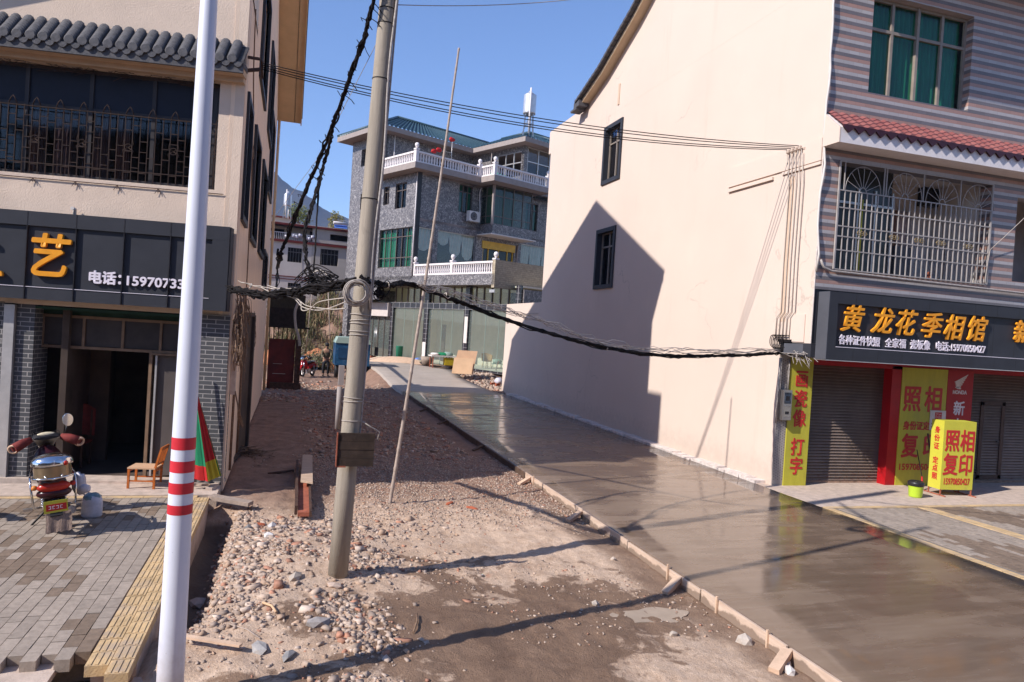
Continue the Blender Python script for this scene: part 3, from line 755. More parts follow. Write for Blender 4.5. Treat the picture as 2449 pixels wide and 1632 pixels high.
def rock(name, pos, r, sc, label, mat='attr', c=(.42, .36, .31), cat='stone', group=None):
    mb = MB(); mb.cur = c
    rr = random.Random(int(abs(pos[0] * 917 + pos[1] * 131))); v = IV * (1 + np.array([[rr.uniform(-.22, .22)] for _ in range(12)]))
    a = rr.uniform(0, 6.28); base = len(mb.v)
    for q_ in v:
        x, y, z = q_[0] * sc[0] * r, q_[1] * sc[1] * r, q_[2] * sc[2] * r
        mb.V(pos[0] + x * math.cos(a) - y * math.sin(a), pos[1] + x * math.sin(a) + y * math.cos(a), pos[2] + z)
    for f in IF: mb.F(*(int(k) for k in f))
    o = mb.build(name, mat); tag(o, label, cat, group); return o
def onground(px_, py_, z=-.14):
    p = on(px_, py_, 2, z); p.z = gh(p.x, p.y); return p
for (px_, py_, r, sc, lab, mt, c) in [
    (478, 1362, .12, (1.25, .8, .45), 'large flat pinkish stone slab at the mouth of the trench', 'attr', (.46, .38, .33)),
    (650, 1278, .075, (1.1, .9, .8), 'pale round concrete lump on top of the rubble heap', 'attr', (.54, .49, .46)),
    (593, 1276, .06, (1.1, .9, .9), 'dark grey round cobble on the rubble heap left side', 'attr', (.22, .20, .19)),
    (622, 1264, .06, (1.3, .9, .6), 'broken red brick lump at the crest of the rubble heap', 'brick_red', None),
    (640, 1312, .07, (1.2, .9, .8), 'white hollow block fragment below the pale concrete lump', 'attr', (.60, .55, .52)),
    (705, 1405, .085, (1.3, .8, .6), 'angular tan rock shard in front of the rubble heap', 'attr', (.46, .38, .31)),
    (800, 1415, .09, (1.5, .8, .35), 'flat pinkish tan slab shard just in front of the concrete pole', 'attr', (.47, .35, .28)),
    (755, 1512, .09, (1.4, .9, .6), 'grey angular cobble low in the dirt in front of the pole', 'attr', (.33, .29, .27)),
    (620, 1560, .085, (1.5, .8, .5), 'flat grey cobble near the bottom edge right of the white pole', 'attr', (.36, .33, .31)),
    (690, 1578, .07, (1.6, .7, .5), 'elongated dark grey cobble beside the flat grey one', 'attr', (.27, .25, .24)),
    (1424, 1446, .05, (1.2, .9, .9), 'pale rock alone on the brown mud patch', 'attr', (.46, .38, .31)),
    (1466, 1343, .045, (1.1, .9, .8), 'small round tan rock near the middle wedge', 'attr', (.50, .40, .32)),
    (1610, 1520, .05, (1.1, .8, .8), 'small tan rock close to the formwork near the grey puddle', 'attr', (.44, .36, .29)),
    (1780, 1540, .10, (1.0, .8, .7), 'pale rock half sunk in a mound of wet mud', 'attr', (.52, .44, .37)),
    (1877, 1595, .07, (1.0, .8, .9), 'pale wedge shaped stone at the end of the formwork boards', 'attr', (.54, .46, .39)),
    (1888, 1612, .06, (1.0, .8, .8), 'white stone at the bottom edge under the formwork end', 'attr', (.58, .53, .50)),
    (1075, 1205, .08, (1.5, .6, .3), 'orange brick shard lying right of the bamboo pole foot', 'brick_red', None),
    (1130, 1216, .09, (1.6, .6, .3), 'long orange brick shard on the gravel nearer the concrete', 'brick_red', None)]:
    p = onground(px_, py_); p.z += r * sc[2] * .35; rock('stone', p, r, sc, lab, mt, c or (.3, .1, .05))
mb = MB()
for k in range(16): mb.tube([(2.75 + .25 * math.sin(k), 5.9, 0)] * 0 or [(0, 0, 0), (0, 0, .001)], .001, 3) if False else None
# straw, twigs, little planks
def stick(name, a, b, r, mat, label, cat, z=-.14):
    p = onground(*a, z); q_ = onground(*b, z); p.z += r + .012; q_.z += r + .012
    mb = MB(); mid = p.lerp(q_, .5) + Vector((.02, .01, .012)); mb.tube([p, mid, q_], r, 5); return tag(mb.build(name, mat), label, cat)
stick('bamboo_sliver', (548, 1507), (622, 1540), .007, 'bamboo', 'thin curved bamboo sliver on dirt near the bottom edge', 'stick')
stick('wood_chip', (628, 1460), (660, 1484), .014, 'ply', 'short orange wood chip on the dirt left of the cobbles', 'stick')
stick('straw', (272, 1364), (312, 1382), .006, 'bamboo', 'pale straw lying on the grey pavement blocks', 'straw', .02)
stick('root', (996, 1485), (988, 1528), .010, 'cable_b', 'thin brown root lying on the mud patch', 'stick')
mb = MB(); a = onground(430, 1588, -.28); b = onground(572, 1608, -.28); mb.bar((a.x, a.y, a.z + .09), (b.x, b.y, b.z + .07), .055, .02)
tag(mb.build('board', 'wood_pale'), 'pale thin board lying right of the white pole base', 'board')
mb = MB(); a = on(-20, 1625, 2, -.1); mb.box(a.x - .3, a.x + .42, a.y - .2, a.y + .16, -.13, -.08); tag(mb.build('stone_slab', 'cement'), 'pale stone slab at the bottom left corner below the block edge', 'slab')
mb = MB(); a = on(350, 1612, 2, -.16); mb.box(a.x - .1, a.x + .28, a.y - .25, a.y + .04, -.30, -.20); tag(mb.build('concrete_block', 'cement'), 'rough concrete footing block just left of the white pole base', 'block')
# dusty flat kerb pieces at the top of the trench
mb = MB(); a = on(545, 1190, 2, 0); mb.bar((a.x - .25, a.y + .05, .0), (a.x + .35, a.y - .25, -.04), .16, .06)
tag(mb.build('kerb_stone', pm('dirty_kerb_stone', (.34, .27, .23), .9, .25, 8, .6, 40)), 'loose kerb stone at the corner of the left shop apron', 'kerb stone')
mb = MB(); a = on(513, 1162, 2, 0); mb.bar((a.x - .05, a.y - .4, .03), (a.x + .1, a.y + .35, .03), .10, .05)
tag(mb.build('kerb_stone', 'cement'), 'narrow kerb stone lying lengthwise on the apron corner', 'kerb stone')

# formwork boards, stakes and wedges along the concrete
yy = -.5; nb = 0
BY = [(-1.0, 3.2), (3.25, 5.75), (5.78, 7.3), (7.33, 9.2), (9.23, 10.9), (10.93, 13.9), (13.95, 17.2), (17.25, 21.5), (21.6, 26.0), (26.1, 31.0)]
BL = ['pink stained formwork board at the bottom edge of the picture', 'pale formwork board ending at the bottom wedge', 'pale mud splashed formwork board with the wooden peg', 'formwork board between the bottom peg and the big wedge', 'formwork board up to the second pole shadow joint',
      'narrow formwork board in the sun below the corner wedge', 'first shaded dark formwork board past the corner wedge', 'second shaded formwork board with a brace', 'third shaded formwork board far up the lane', 'last formwork board at the far end of the lane']
for i, (a, b) in enumerate(BY):
    mb = MB(); j = random.uniform(-.008, .008); t0 = -.003 - (i % 2) * .006
    mb.bar((CX0 - .028 + j, a, -.115), (CX0 - .028 - j, b, -.115), .024, .205 + .02 * (i % 3))
    if i == 0: tag(mb.build('formwork_board', 'crumble'), BL[i], 'board', 'formwork boards along the concrete'); continue
    tag(mb.build('formwork_board', 'formwork' if i < 6 else 'wood_dark'), BL[i], 'board', 'formwork boards along the concrete')  # boards past the shadow edge use dark wood, shade put into the colour
WL = ['wedge stone propping the formwork at the bottom corner', 'big pale wedge propping the formwork beside the peg', 'wedge propping the formwork below the lane shadow', 'corner wedge at the edge of the building shadow', 'shaded brace past the shadow edge', 'dark brace far up the shaded formwork', 'last little brace near the lane end']
for i, (y, wr) in enumerate([(5.72, .05), (7.75, .045), (10.9, .04), (13.55, .04), (17.3, .035), (21.8, .035), (25.0, .035)]):
    mb = MB(); mb.bar((CX0 - .05, y + .03, -.03), (CX0 - .34, y - .16, gh(CX0 - .34, y - .16) + .01), wr * 2, wr * 1.3)
    tag(mb.build('wedge', 'wood_pale' if i < 4 else 'wood_dark'), WL[i], 'wedge', 'wedges propping the formwork')  # wedges past the shadow edge have their shade in the colour too
for y, l in [(6.05, 'thin peg standing beside the bottom wedge'), (6.95, 'wooden peg nailed to the bright formwork'), (8.05, 'thin peg just left of the big wedge'), (13.35, 'thin iron peg by the corner wedge')]:
    mb = MB(); mb.bar((CX0 - .055, y, -.28), (CX0 - .055, y, .05), .022); tag(mb.build('peg', 'wood_pale'), l, 'peg')
mb = MB(); c = on(1560, 1470, 2, -.13)
mb.prism([(c.x + .45 * math.cos(t) * (1 + .15 * math.sin(3 * t)), c.y + .20 * math.sin(t) * (1 + .2 * math.cos(5 * t))) for t in [k * .3 for k in range(21)]], 'z', -.2, -.139)
o = mb.build('puddle', pm('grey_slurry', (.34, .275, .22), .45, .10, 5, .1)); struct(o); tag(o, 'smooth grey cement puddle beside the formwork')
# straw heap by the left house
mb = MB(); c = on(590, 1088, 2, -.05)
for k in range(150):
    a = random.uniform(0, 6.28); r_ = abs(random.gauss(0, .22)); l = random.uniform(.1, .35); b = random.uniform(0, 6.28); h = max(0, .16 - r_ * .4) * random.random()
    p0 = (c.x + r_ * math.cos(a), c.y + r_ * 1.2 * math.sin(a), gh(c.x, c.y) + .02 + h); mb.tube([p0, (p0[0] + l * math.cos(b), p0[1] + l * math.sin(b), p0[2] + random.uniform(-.03, .06))], .007, 3)
tag(mb.build('dry_twigs', 'cable_b'), 'flattened heap of dry twigs and straw beside the left house', 'twigs', kind='stuff')

# ================================================================== LEFT SHOP HOUSE
LF = Fr((-.963, 12.78, 0), (3.6, -.5, 0), (.5, 3.6, 0))       # x right along the front, y inwards
LX = -.95
house = thing('shop_house', 'cream stucco shop house on the left with grey tiled eave and dark ironwork window', 'house', (-.963, 12.78, 0))
mb = MB(LF)
mb.wall(-7, 0, 4.15, 8.3, [(-6.2, -.385, 4.86, 6.62)], 0, .22)        # upper front wall with the long window
mb.box(-7, -.0, .0, .22, 2.80, 4.15)
mb.build('front_wall', 'cream_l', house)
mb = MB(LF)
# side wall as a grid with window openings
SW = [(13.15, 14.25, 4.55, 6.5), (15.7, 17.7, 4.5, 6.6), (19.5, 21.95, 4.55, 6.7), (16.1, 18.6, 7.9, 10.15), (20.8, 23.0, 7.95, 10.15), (23.4, 25.6, 6.7, 9.0), (23.0, 25.4, 3.8, 4.75)]
HB = 28.3
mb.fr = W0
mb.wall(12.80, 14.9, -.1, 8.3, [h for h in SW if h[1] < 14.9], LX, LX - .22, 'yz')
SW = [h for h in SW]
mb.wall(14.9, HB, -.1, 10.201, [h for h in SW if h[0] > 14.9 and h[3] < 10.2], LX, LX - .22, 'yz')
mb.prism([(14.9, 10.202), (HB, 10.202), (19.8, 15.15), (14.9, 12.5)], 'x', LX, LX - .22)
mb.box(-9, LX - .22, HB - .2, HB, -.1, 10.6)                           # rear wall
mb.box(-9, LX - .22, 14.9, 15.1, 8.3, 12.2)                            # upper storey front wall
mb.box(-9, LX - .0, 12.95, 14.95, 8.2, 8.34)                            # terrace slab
mb.build('side_wall', pm('bounce_lit_side_render', (.82, .64, .50), .9, .08, 1.2, .5, 45, dirt=((.45, .32, .24), 1.4, .58, .35), streak=(3, 3, .5)), house)  # lighter than the front's same paint, standing in for light bounced across the lane
mb = MB(); mb.box(-9, LX - .3, 15.1, HB - .2, 6.9, 7.0); mb.box(-9, LX - .3, 15.1, HB - .2, 2.95, 3.05); mb.box(-9, -8.9, 13, HB, 0, 12)
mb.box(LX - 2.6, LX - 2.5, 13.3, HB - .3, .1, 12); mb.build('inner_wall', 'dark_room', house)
# roof with a deep verge over the side wall
ZE, ZP, ZR = 12.45, 15.15, 10.15; YE, YP, YR = 14.7, 19.8, 28.6
roof = None
mb = MB()
for (ya, za, yb, zb) in ((YE, ZE, YP, ZP), (YP, ZP, YR, ZR)):
    mb.prism([(ya, za), (yb, zb), (yb, zb + .16), (ya, za + .16)], 'x', -9, -.13)
roof = mb.build('roof', 'tan', house)
mb = MB()
for (ya, za, yb, zb) in ((YE, ZE, YP, ZP), (YR, ZR, YP, ZP)):
    n = 34
    for k in range(n):
        t0, t1 = k / n, (k + 1.15) / n
        y0_, z0_, y1_, z1_ = ya + (yb - ya) * t0, za + (zb - za) * t0 + .17, ya + (yb - ya) * min(1, t1), za + (zb - za) * min(1, t1) + .17
        mb.bar((-4.5, y0_, z0_ + .03), (-4.5, y1_, z1_ + .015), 8.86, .05)
        mb.lathe((-.16, y0_, z0_ + .05), [(.05, -.12), (.055, .03)], 8, 'x')
mb.build('roof_tiles', 'dark_tile', roof)
mb = MB(); mb.prism([(YE, ZE - .08), (YP, ZP - .08), (YR, ZR - .08), (YR, ZR + .04), (YP, ZP + .04), (YE, ZE + .04)], 'x', -.128, -.09)
mb.build('verge_board', 'tan', roof)
mb = MB(); mb.prism([(YE, ZE - .0), (YP, ZP - .0), (YR, ZR - .0), (YR, ZR + .0 + .012), (YP, ZP + .012), (YE, ZE + .012)], 'x', -.36, -.33); mb.build('soffit_batten', 'brown_alu', roof)
mb = MB(); mb.tube([(-.88, 28.38, 10.1), (-.88, 28.38, 6), (-.88, 28.38, .1)], .05, 8); mb.build('downpipe', 'tan', house)
# side windows with thick dark surrounds
for k, (a, b, c, d) in enumerate(SW):
    m2 = MB(); e = .10
    for q_ in ((a - e, a, c - e, d + e), (b, b + e, c - e, d + e), (a, b, d, d + e), (a, b, c - e, c)): m2.box(LX - .05, LX + .06, *q_)
    f = m2.build('window', 'charcoal', house)
    m2 = MB(); m2.box(LX - .14, LX - .10, a, b, c, d); m2.build('pane', 'darkglass', f)
    m2 = MB()
    for y in (a + .03, (a + b) / 2, b - .03): m2.box(LX - .10, LX - .06, y - .025, y + .025, c, d)
    m2.box(LX - .10, LX - .065, a, b, d - .5, d - .45); m2.build('sash', 'brown_alu', f)
# front window: dark transom, panes and rusty iron grille
m2 = MB(LF); W0x, W1x, Z0, Z1 = -6.2, -.385, 4.86, 6.62
for z in (Z0 + .03, 5.98, Z1 - .03): m2.box(W0x, W1x, .13, .17, z - .03, z + .03)
for x in np.arange(W0x + .03, W1x, .95): m2.box(x - .03, x + .03, .12, .171, Z0, Z1)
m2.box(W1x - .05, W1x, .12, .171, Z0, Z1)
fw = m2.build('window', pm('near_black_frame', (.035, .03, .032), .5, .2, 5), house)
m2 = MB(LF); m2.box(W0x, W1x, .145, .155, Z0, 5.98); m2.build('pane', glassmat('dim_window_glass', (.5, .5, .55), .0, .05), fw)
m2 = MB(LF); m2.box(W0x, W1x, .145, .155, 5.985, Z1); m2.build('transom_board', pm('dark_navy_board', (.010, .012, .024), .6, .2, 3, .1), fw)
for i, (a, b) in enumerate(((-3.42, -3.06), (-2.95, -2.1), (-2.02, -1.8), (-4.4, -3.9))):
    m2 = MB(LF); n = 40; m2.smooth = True
    m2.grid([[(a + (b - a) * t / n, .26 + .025 * math.sin(t * 1.1), z) for z in (Z0 + .05, 5.95)] for t in range(n + 1)])
    m2.build('curtain', pm('faded_brown_curtain', (.66, .44, .32), .85, .2, 3, .2) if i < 3 else 'curtain_p', fw)
m2 = MB(LF)
x = W0x + .03; k = 0
while x < W1x:
    top = 6.02 + (.10 if k % 2 else 0); m2.bar((x, .02, Z0 - .02), (x, .02, 5.95), .012)
    for j in range(5):
        z = 5.02 + j * .17 + (.08 if k % 2 else 0)
        if random.random() < .75: m2.bar((x, .02, z), (x + .115, .02, z), .012)
    if k % 6 == 2:
        m2.torus((x + .057, .02, 5.42), (0, 1, 0), .055, .007, 12, 5)
        for s_ in (-1, 1):
            for v_ in (-1, 1): m2.tube([(x + .057, .02, 5.42), (x + .057 + s_ * .08, .02, 5.42 + v_ * .05), (x + .057 + s_ * .06, .02, 5.42 + v_ * .13)], .006, 4)
    if k % 6 in (2, 5): m2.tube([(x, .02, 5.95), (x + .03, .02, 6.03), (x + .057, .02, 6.07), (x + .085, .02, 6.03), (x + .115, .02, 5.95)], .009, 5)
    x += .115; k += 1
for z in (Z0 - .01, 5.04, 5.93): m2.bar((W0x, .018, z), (W1x - .02, .018, z), .014)
gr = m2.build('window_grille', pm('dark_rusty_grille', (.042, .026, .021), .9, .4, 9, .3), house)
m2 = MB(LF)
for k in range(170):                                      # nest of old wire under the lintel
    x = random.uniform(W0x, W1x - .1); p0 = Vector((x, random.uniform(-.02, .08), Z1 - random.uniform(0, .07)))
    m2.tube([p0, p0 + Vector((random.uniform(-.2, .2), random.uniform(-.03, .03), random.uniform(-.05, .04))), p0 + Vector((random.uniform(-.35, .35), 0, random.uniform(-.10, .03)))], .004, 3)
m2.build('wire_nest', 'rust', gr)
m2 = MB(LF); m2.bar((W0x, -.02, Z0 - .065), (W1x + .15, -.02, Z0 - .065), .012)
for x in np.arange(W0x, W1x + .2, .62):
    for dx in (-.05, .05): m2.bar((x, -.02, Z0 - .06), (x + dx, -.03, Z0 - .15), .007)
    m2.bar((x, -.02, Z0 - .06), (x, -.03, Z0 - .13), .007)
m2.build('cable_hook_row', 'rust', house)
# small tiled eave over the window
m2 = MB(LF); m2.box(-7, .02, -.30, -.001, 6.70, 6.80); m2.box(-7, .0, -.12, -.002, 6.62, 6.70)
ev = m2.build('eave', pm('eave_soffit_render', (.50, .37, .27), .85, .1, 3), house)
m2 = MB(LF); m2.box(-7, .03, -.345, -.301, 6.70, 6.90)
for k in range(9):
    t = k / 9; m2.box(-7, .03, -.34 + .35 * t, -.34 + .35 * (t + .13), 6.88 + .36 * t, 6.91 + .36 * t)
m2.box(-7, .03, -.34, 0, 6.801, 6.89); m2.build('tile_bed', 'dark_tile', ev)
m2 = MB(LF); x = -6.95
while x < .03:
    jx = random.uniform(-.006, .006)
    for k in range(9):
        t = k / 9.; y_, z_ = -.37 + .36 * t, 6.90 + .375 * t
        m2.lathe((x + jx, y_, z_ + .012), [(.052, -.012), (.082, -.003), (.066, .045)], 10, 'y')
    m2.lathe((x + jx, -.385, 6.905), [(.067, 0), (.067, .02)], 10, 'y')
    xa = x + .092
    m2.prism([(xa + .068 * math.cos(a), 6.862 + .085 * math.sin(a)) for a in [math.pi + math.pi * q_ / 8 for q_ in range(9)]], 'y', -.375, -.352)
    x += .184
m2.build('roof_tiles', 'dark_tile', ev)
m2 = MB(LF); m2.tube([(-2.45, -.06, 4.26), (-2.45, -.06, 4.35), (-2.45, -.16, 4.35)], .028, 8); m2.build('drain_stub', 'white_plaster', house)

# shop front: brick piers, dark room, timber-and-glass screen
m2 = MB(LF)
m2.box(-.60, -.02, -.03, .3, 0, 2.82); m2.box(-3.24, -2.98, .012, .5, 0, 2.82); m2.box(-7, -3.42, .0, .4, 0, 2.82)
m2.build('brick_pier', 'brickpier', house)
m2 = MB(LF); m2.box(-3.40, -3.25, -.05, .06, 0.0, 2.78); m2.build('shutter_rail', 'alu', house)
m2 = MB(LF); m2.box(-3.2, -.6, .3, .34, 2.64, 2.83); m2.box(-3.2, -.6, .02, .30, 2.74, 2.78); m2.build('awning_strip', 'green_awn', house)
m2 = MB(LF); m2.box(-3.3, -.3, 3.6, 3.7, 0, 2.85); m2.box(-3.9, -3.8, .5, 3.6, 0, 2.85); m2.box(-3.9, -.3, .45, 3.6, 2.82, 2.9); m2.box(-.42, -.36, .3, 3.6, 0, 2.85)
m2.box(-3.9, -.3, .0, 3.6, -.05, .04); m2.box(-2.5, -2.4, 1.6, 1.7, 0, 2.8); m2.box(-3.9, -2.5, 1.6, 1.66, 0, 2.8); m2.box(-1.75, -.4, 1.62, 1.68, 0, 2.8)
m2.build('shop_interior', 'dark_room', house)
m2 = MB(LF)
for x in (-2.98, -2.36, -1.76, -1.17, -.63): m2.bar((x, .30, 2.16), (x, .30, 2.66), .03, .04)
for z in (2.14, 2.64): m2.bar((-2.98, .30, z), (-.6, .30, z), .045, .045)
m2.bar((-1.30, .29, 0), (-1.30, .29, 2.14), .05); m2.bar((-1.30, .26, 2.10), (-.62, .26, 2.10), .03)
fr_ = m2.build('shop_door_frame', pm('brown_door_timber', (.20, .13, .085), .8, .25, 5, .3), house)
m2 = MB(LF); m2.box(-2.96, -.62, .31, .318, 2.17, 2.62); m2.build('transom_pane', pm('dark_board', (.05, .038, .034), .5, .3, 3), fr_)
m2 = MB(LF); m2.box(-1.22, -.62, .33, .345, .08, 2.08); m2.build('door_leaf', pm('dark_frosted_door', (.10, .085, .082), .4, .15, 2), fr_)
m2 = MB(LF); m2.bar((-1.215, .30, .05), (-1.215, .30, 2.08), .045, .03); m2.build('door_edge', 'alu', fr_)
# step
m2 = MB(LF); m2.box(-7, -.1, -.12, .3, -.2, .05); m2.build('door_step', 'cement', house)

# shop sign (left)
sign = thing('shop_sign', 'dark grey panel sign with golden calligraphy over the left shop', 'sign', tuple(LF.p(-3, -.25, 2.95)))
S0, S1 = 2.88, 4.24
m2 = MB(LF); m2.box(-7, -.03, -.25, -.04, S0, S1); m2.build('panel', 'charcoal', sign)
m2 = MB(LF); m2.box(-7, -.04, -.29, -.2505, S1 - .22, S1 - .0); m2.box(-7, -.04, -.275, -.2505, S0 + .0, S0 + .20); m2.box(-.30, -.04, -.288, -.2505, S0, S1 - .2)
m2.build('border', 'charcoal', sign)
m2 = MB(LF)
for x in (-6.1, -5.3, -4.5, -3.72, -3.02, -2.32, -1.62, -.93): m2.box(x - .006, x + .006, -.2925, -.2505, S0 + .003, S1 - .003)
m2.build('seam', 'blackp', sign)
m2 = MB(LF); m2.box(-7, -.31, -.285, -.2765, S0 + .19, S0 + .198); m2.build('light_strip', 'white_letter', sign)
text('艺', .72, LF, -3.02, 3.30, -.285, 'gold', sign, 'golden_character', .03, .013, shear=.14, sx=.86)
text('工', .72, LF, -4.02, 3.22, -.285, 'gold', sign, 'golden_character', .03, .013, shear=-.22)
text('电话：', .21, LF, -2.12, 3.21, -.275, 'white_letter', sign, 'lettering', .015, .009)
text('159707337', .205, LF, -1.54, 3.20, -.275, 'white_letter', sign, 'phone_number', .012, .006, width=.97)

# wires on the left house wall
def strands(name, path, n, amp, r, mat, label, cat, fr=None, kind=None, group=None, parent=None):
    m2 = MB()
    for k in range(n):
        a = amp * random.uniform(.3, 1.0); m2.tube(wob([p + Vector((random.gauss(0, amp * .6), random.gauss(0, amp * .6), random.gauss(0, amp * .6))) for p in path], a, random.uniform(.5, 2.2)), r * random.uniform(.7, 1.3), 5)
    o = m2.build(name, mat, parent)
    return tag(o, label, cat, group, kind) if parent is None else o
def dens_path(pts, n=16):
    pts = [Vector(p) for p in pts]; out = []
    for i in range(len(pts) - 1):
        p0 = pts[max(i - 1, 0)]; p1 = pts[i]; p2 = pts[i + 1]; p3 = pts[min(i + 2, len(pts) - 1)]
        for k in range(n):
            t = k / n; out.append(.5 * ((2 * p1) + (p2 - p0) * t + (2 * p0 - 5 * p1 + 4 * p2 - p3) * t * t + (3 * p1 - p0 - 3 * p2 + p3) * t ** 3))
    out.append(pts[-1]); return out
def rp(x, y, Y):      # surveyed photo point at depth Y
    return on(x, y, 1, Y)

# ------------------------------------------------------------------ utility pole
PB, PT = Vector((.655, 8.42, -.25)), Vector((.905, 8.42, 9.2))
pole = thing('utility_pole', 'leaning round concrete utility pole standing in the rubble', 'utility pole', tuple(PB))
def pc(z): return PB.lerp(PT, (z - PB.z) / (PT.z - PB.z))
m2 = MB(); m2.tube([pc(z) for z in (-.25, 1, 2.5, 4.0, 5.5, 7, 9.2)], [.114, .110, .105, .101, .097, .093, .088], 28); m2.build('shaft', 'conc_pole', pole)
m2 = MB()
for z in (4.25, 5.62, 6.25, 6.42):
    c = pc(z); m2.torus(c, (.03, 0, 1), .113 - z * .0028, .006, 24, 5)
m2.build('wire_tie', 'cable', pole)
m2 = MB()
for z in (2.93, 2.87, 2.83, 2.74, 2.70, 1.98, 1.94, 1.72):
    c = pc(z); tl = random.uniform(-.09, .09); m2.torus(c, (tl, .03, 1), .112, .0055, 24, 5)
m2.tube(wob([pc(1.72) + Vector((.12, -.05, 0)), pc(1.69) + Vector((.2, -.06, -.02)), pc(1.64) + Vector((.28, -.05, -.03)), pc(1.60) + Vector((.33, -.04, -.0)), pc(1.56) + Vector((.31, -.04, -.05))], .012), .008, 5)
m2.build('pale_wire_tie', 'cable_w', pole)
m2 = MB(); m2.tube([pc(z) + Vector((.085 + .015 * math.sin(z * 3), -.075, 0)) for z in np.arange(3.0, 9, .3)], .016, 6); m2.tube([pc(z) + Vector((.105, -.04, 0)) for z in np.arange(1.2, 8.8, .4)], .012, 6); m2.build('conduit', 'cable_g', pole)
m2 = MB(); c = pc(2.2); m2.box(c.x - .185, c.x - .125, c.y - .03, c.y + .05, 2.12, 2.34); m2.tube([(c.x - .165, c.y, 1.62), (c.x - .165, c.y, 2.1)], .028, 8)
m2.build('meter_box', 'grey_trim', pole)
coil = thing('cable_coil', 'thick coil of pale cable tied to the front of the concrete pole', 'cable coil', tuple(rp(853, 698, 8.22)))
m2 = MB(); c = rp(853, 700, 8.22)
for k in range(14): m2.torus(c + Vector((random.uniform(-.012, .012), random.uniform(-.05, .03), random.uniform(-.015, .015))), (random.uniform(-.25, .25) + .15, -1, random.uniform(-.2, .2)), .095 + k * .0035 + random.uniform(-.01, .01), .0075, 26, 5)
m2.build('loop', 'cable_w', coil)
plq = thing('notice_board', 'small dark weathered wooden board tied to the concrete pole', 'board', tuple(rp(808, 1080, 8.25)))
m2 = MB(); a = rp(809, 1035, 8.24); b = rp(892, 1116, 8.24)
for k in range(4): z0_ = b.z + (a.z - b.z) * k / 4; m2.box(a.x, b.x, 8.22 + .004 * (k % 2), 8.25, z0_ + .002, z0_ + (a.z - b.z) / 4 - .001)
m2.build('plank', pm('dark_old_board', (.045, .030, .023), .85, .4, 8, .4), plq)
m2 = MB(); m2.box(a.x - .012, a.x, 8.21, 8.26, b.z, a.z); m2.box(a.x, a.x + .10, 8.218, 8.222, b.z - .01, b.z + .008); m2.build('edge_strip', 'rust_red', plq)

# ------------------------------------------------------------------ white street light pole
lp = thing('street_lamp_pole', 'thick white painted metal pole with four red bands in the left foreground', 'lamp post', (-.73, 5.9, -.3))
m2 = MB()
zb = [-.22, 0, .5, 1.25]
def lr(z): return .097 - .0072 * z
m2.lathe((-.73, 5.9, 0), [(lr(z), z) for z in (-.27, 0, 1, 2, 3.5, 5, 7, 9)], 40); m2.build('shaft', 'white_paint', lp)
for zt, zbm in ((1.905, 1.815), (1.730, 1.645), (1.567, 1.485), (1.402, 1.33)):
    m2 = MB(); m2.lathe((-.73, 5.9, 0), [(lr(zt) + .002, zbm), (lr(zt) + .002, zt)], 40, cap=False); m2.build('band', 'red_band', lp)
m2 = MB(); m2.box(-.93, -.53, 5.7, 6.1, -.31, -.265)
for a in range(4):
    t = a * math.pi / 2 + .78; d = Vector((math.cos(t), math.sin(t), 0)); c = Vector((-.73, 5.9, 0))
    m2.prism([(0, -.265), (.19, -.265), (.19, -.23), (.09, -.08), (0, -.08)], 'y', -.006, .006) if False else m2.bar(c + d * .09 + Vector((0, 0, -.20)), c + d * .2 + Vector((0, 0, -.24)), .012, .08)
m2.build('base_plate', 'white_paint', lp)

# ------------------------------------------------------------------ bamboo pole
bp = Vector((1.70, 11.95, -.2)); bt = Vector((2.39, 11.95, 7.45))
m2 = MB(); pts = []; rs = []
for k in range(25):
    t = k / 24; c = bp.lerp(bt, t) + Vector((.03 * math.sin(t * 3.1), 0, 0)); r_ = .031 - .014 * t
    pts += [c, c + (bt - bp) * .004, c + (bt - bp) * .008]; rs += [r_, r_ * 1.22, r_]
m2.tube(pts, rs, 10); tag(m2.build('bamboo_pole', 'bamboo'), 'long thin bamboo pole stuck upright in the gravel', 'pole')

# ------------------------------------------------------------------ cables
A0 = Vector((-1.0, 12.5, 3.22)); A0 = rp(548, 690, 12.35); PJ = pc(3.32) + Vector((0, -.12, 0)); RJ = on(1868, 845, 0, 9.66)
path1 = dens_path([A0, rp(620, 705, 11.4), rp(700, 700, 10.2), rp(780, 688, 9.0), PJ], 8)
strands('cable_bundle', path1, 24, .036, .013, 'cable', 'thick sagging bundle of black cables from the left shop corner to the pole', 'cables')
strands('white_cable_bundle', dens_path([rp(570, 672, 12.2), rp(640, 690, 11), rp(730, 690, 9.9), rp(853, 676, 8.3)], 8), 2, .012, .005, 'cable_w', 'thin white cables running along the top of the thick black bundle', 'cables')
path2 = dens_path([PJ, rp(930, 682, 8.7), rp(985, 680, 9.0), rp(1090, 720, 9.6), rp(1240, 775, 10.2), rp(1440, 830, 11.0), rp(1600, 852, 11.6), rp(1750, 850, 12.3), RJ], 7)
strands('cable_bundle', path2, 16, .021, .010, 'cable', 'sagging bundle of black cables from the pole to the cream wall corner', 'cables')
strands('stray_cables', dens_path([rp(1000, 683, 9.0), rp(1110, 712, 9.6), rp(1290, 765, 10.4), rp(1470, 828, 11.1), rp(1640, 838, 11.8), RJ + Vector((0, 0, .05))], 7), 7, .04, .005, 'cable_g', 'loose grey strands wrapped round the right hand cable bundle', 'cables')
m2 = MB()
for (x, y, Y) in ((600, 684, 11.8), (928, 683, 8.68), (1065, 707, 9.5), (1215, 768, 10.15), (1450, 833, 11.05), (1560, 848, 11.5)): m2.torus(rp(x, y, Y), (1, .3, -.3), .034, .009, 14, 6)
tag(m2.build('cable_clips', 'cable_w'), 'pale ties clamped round the two cable bundles', 'cable ties', kind='stuff')
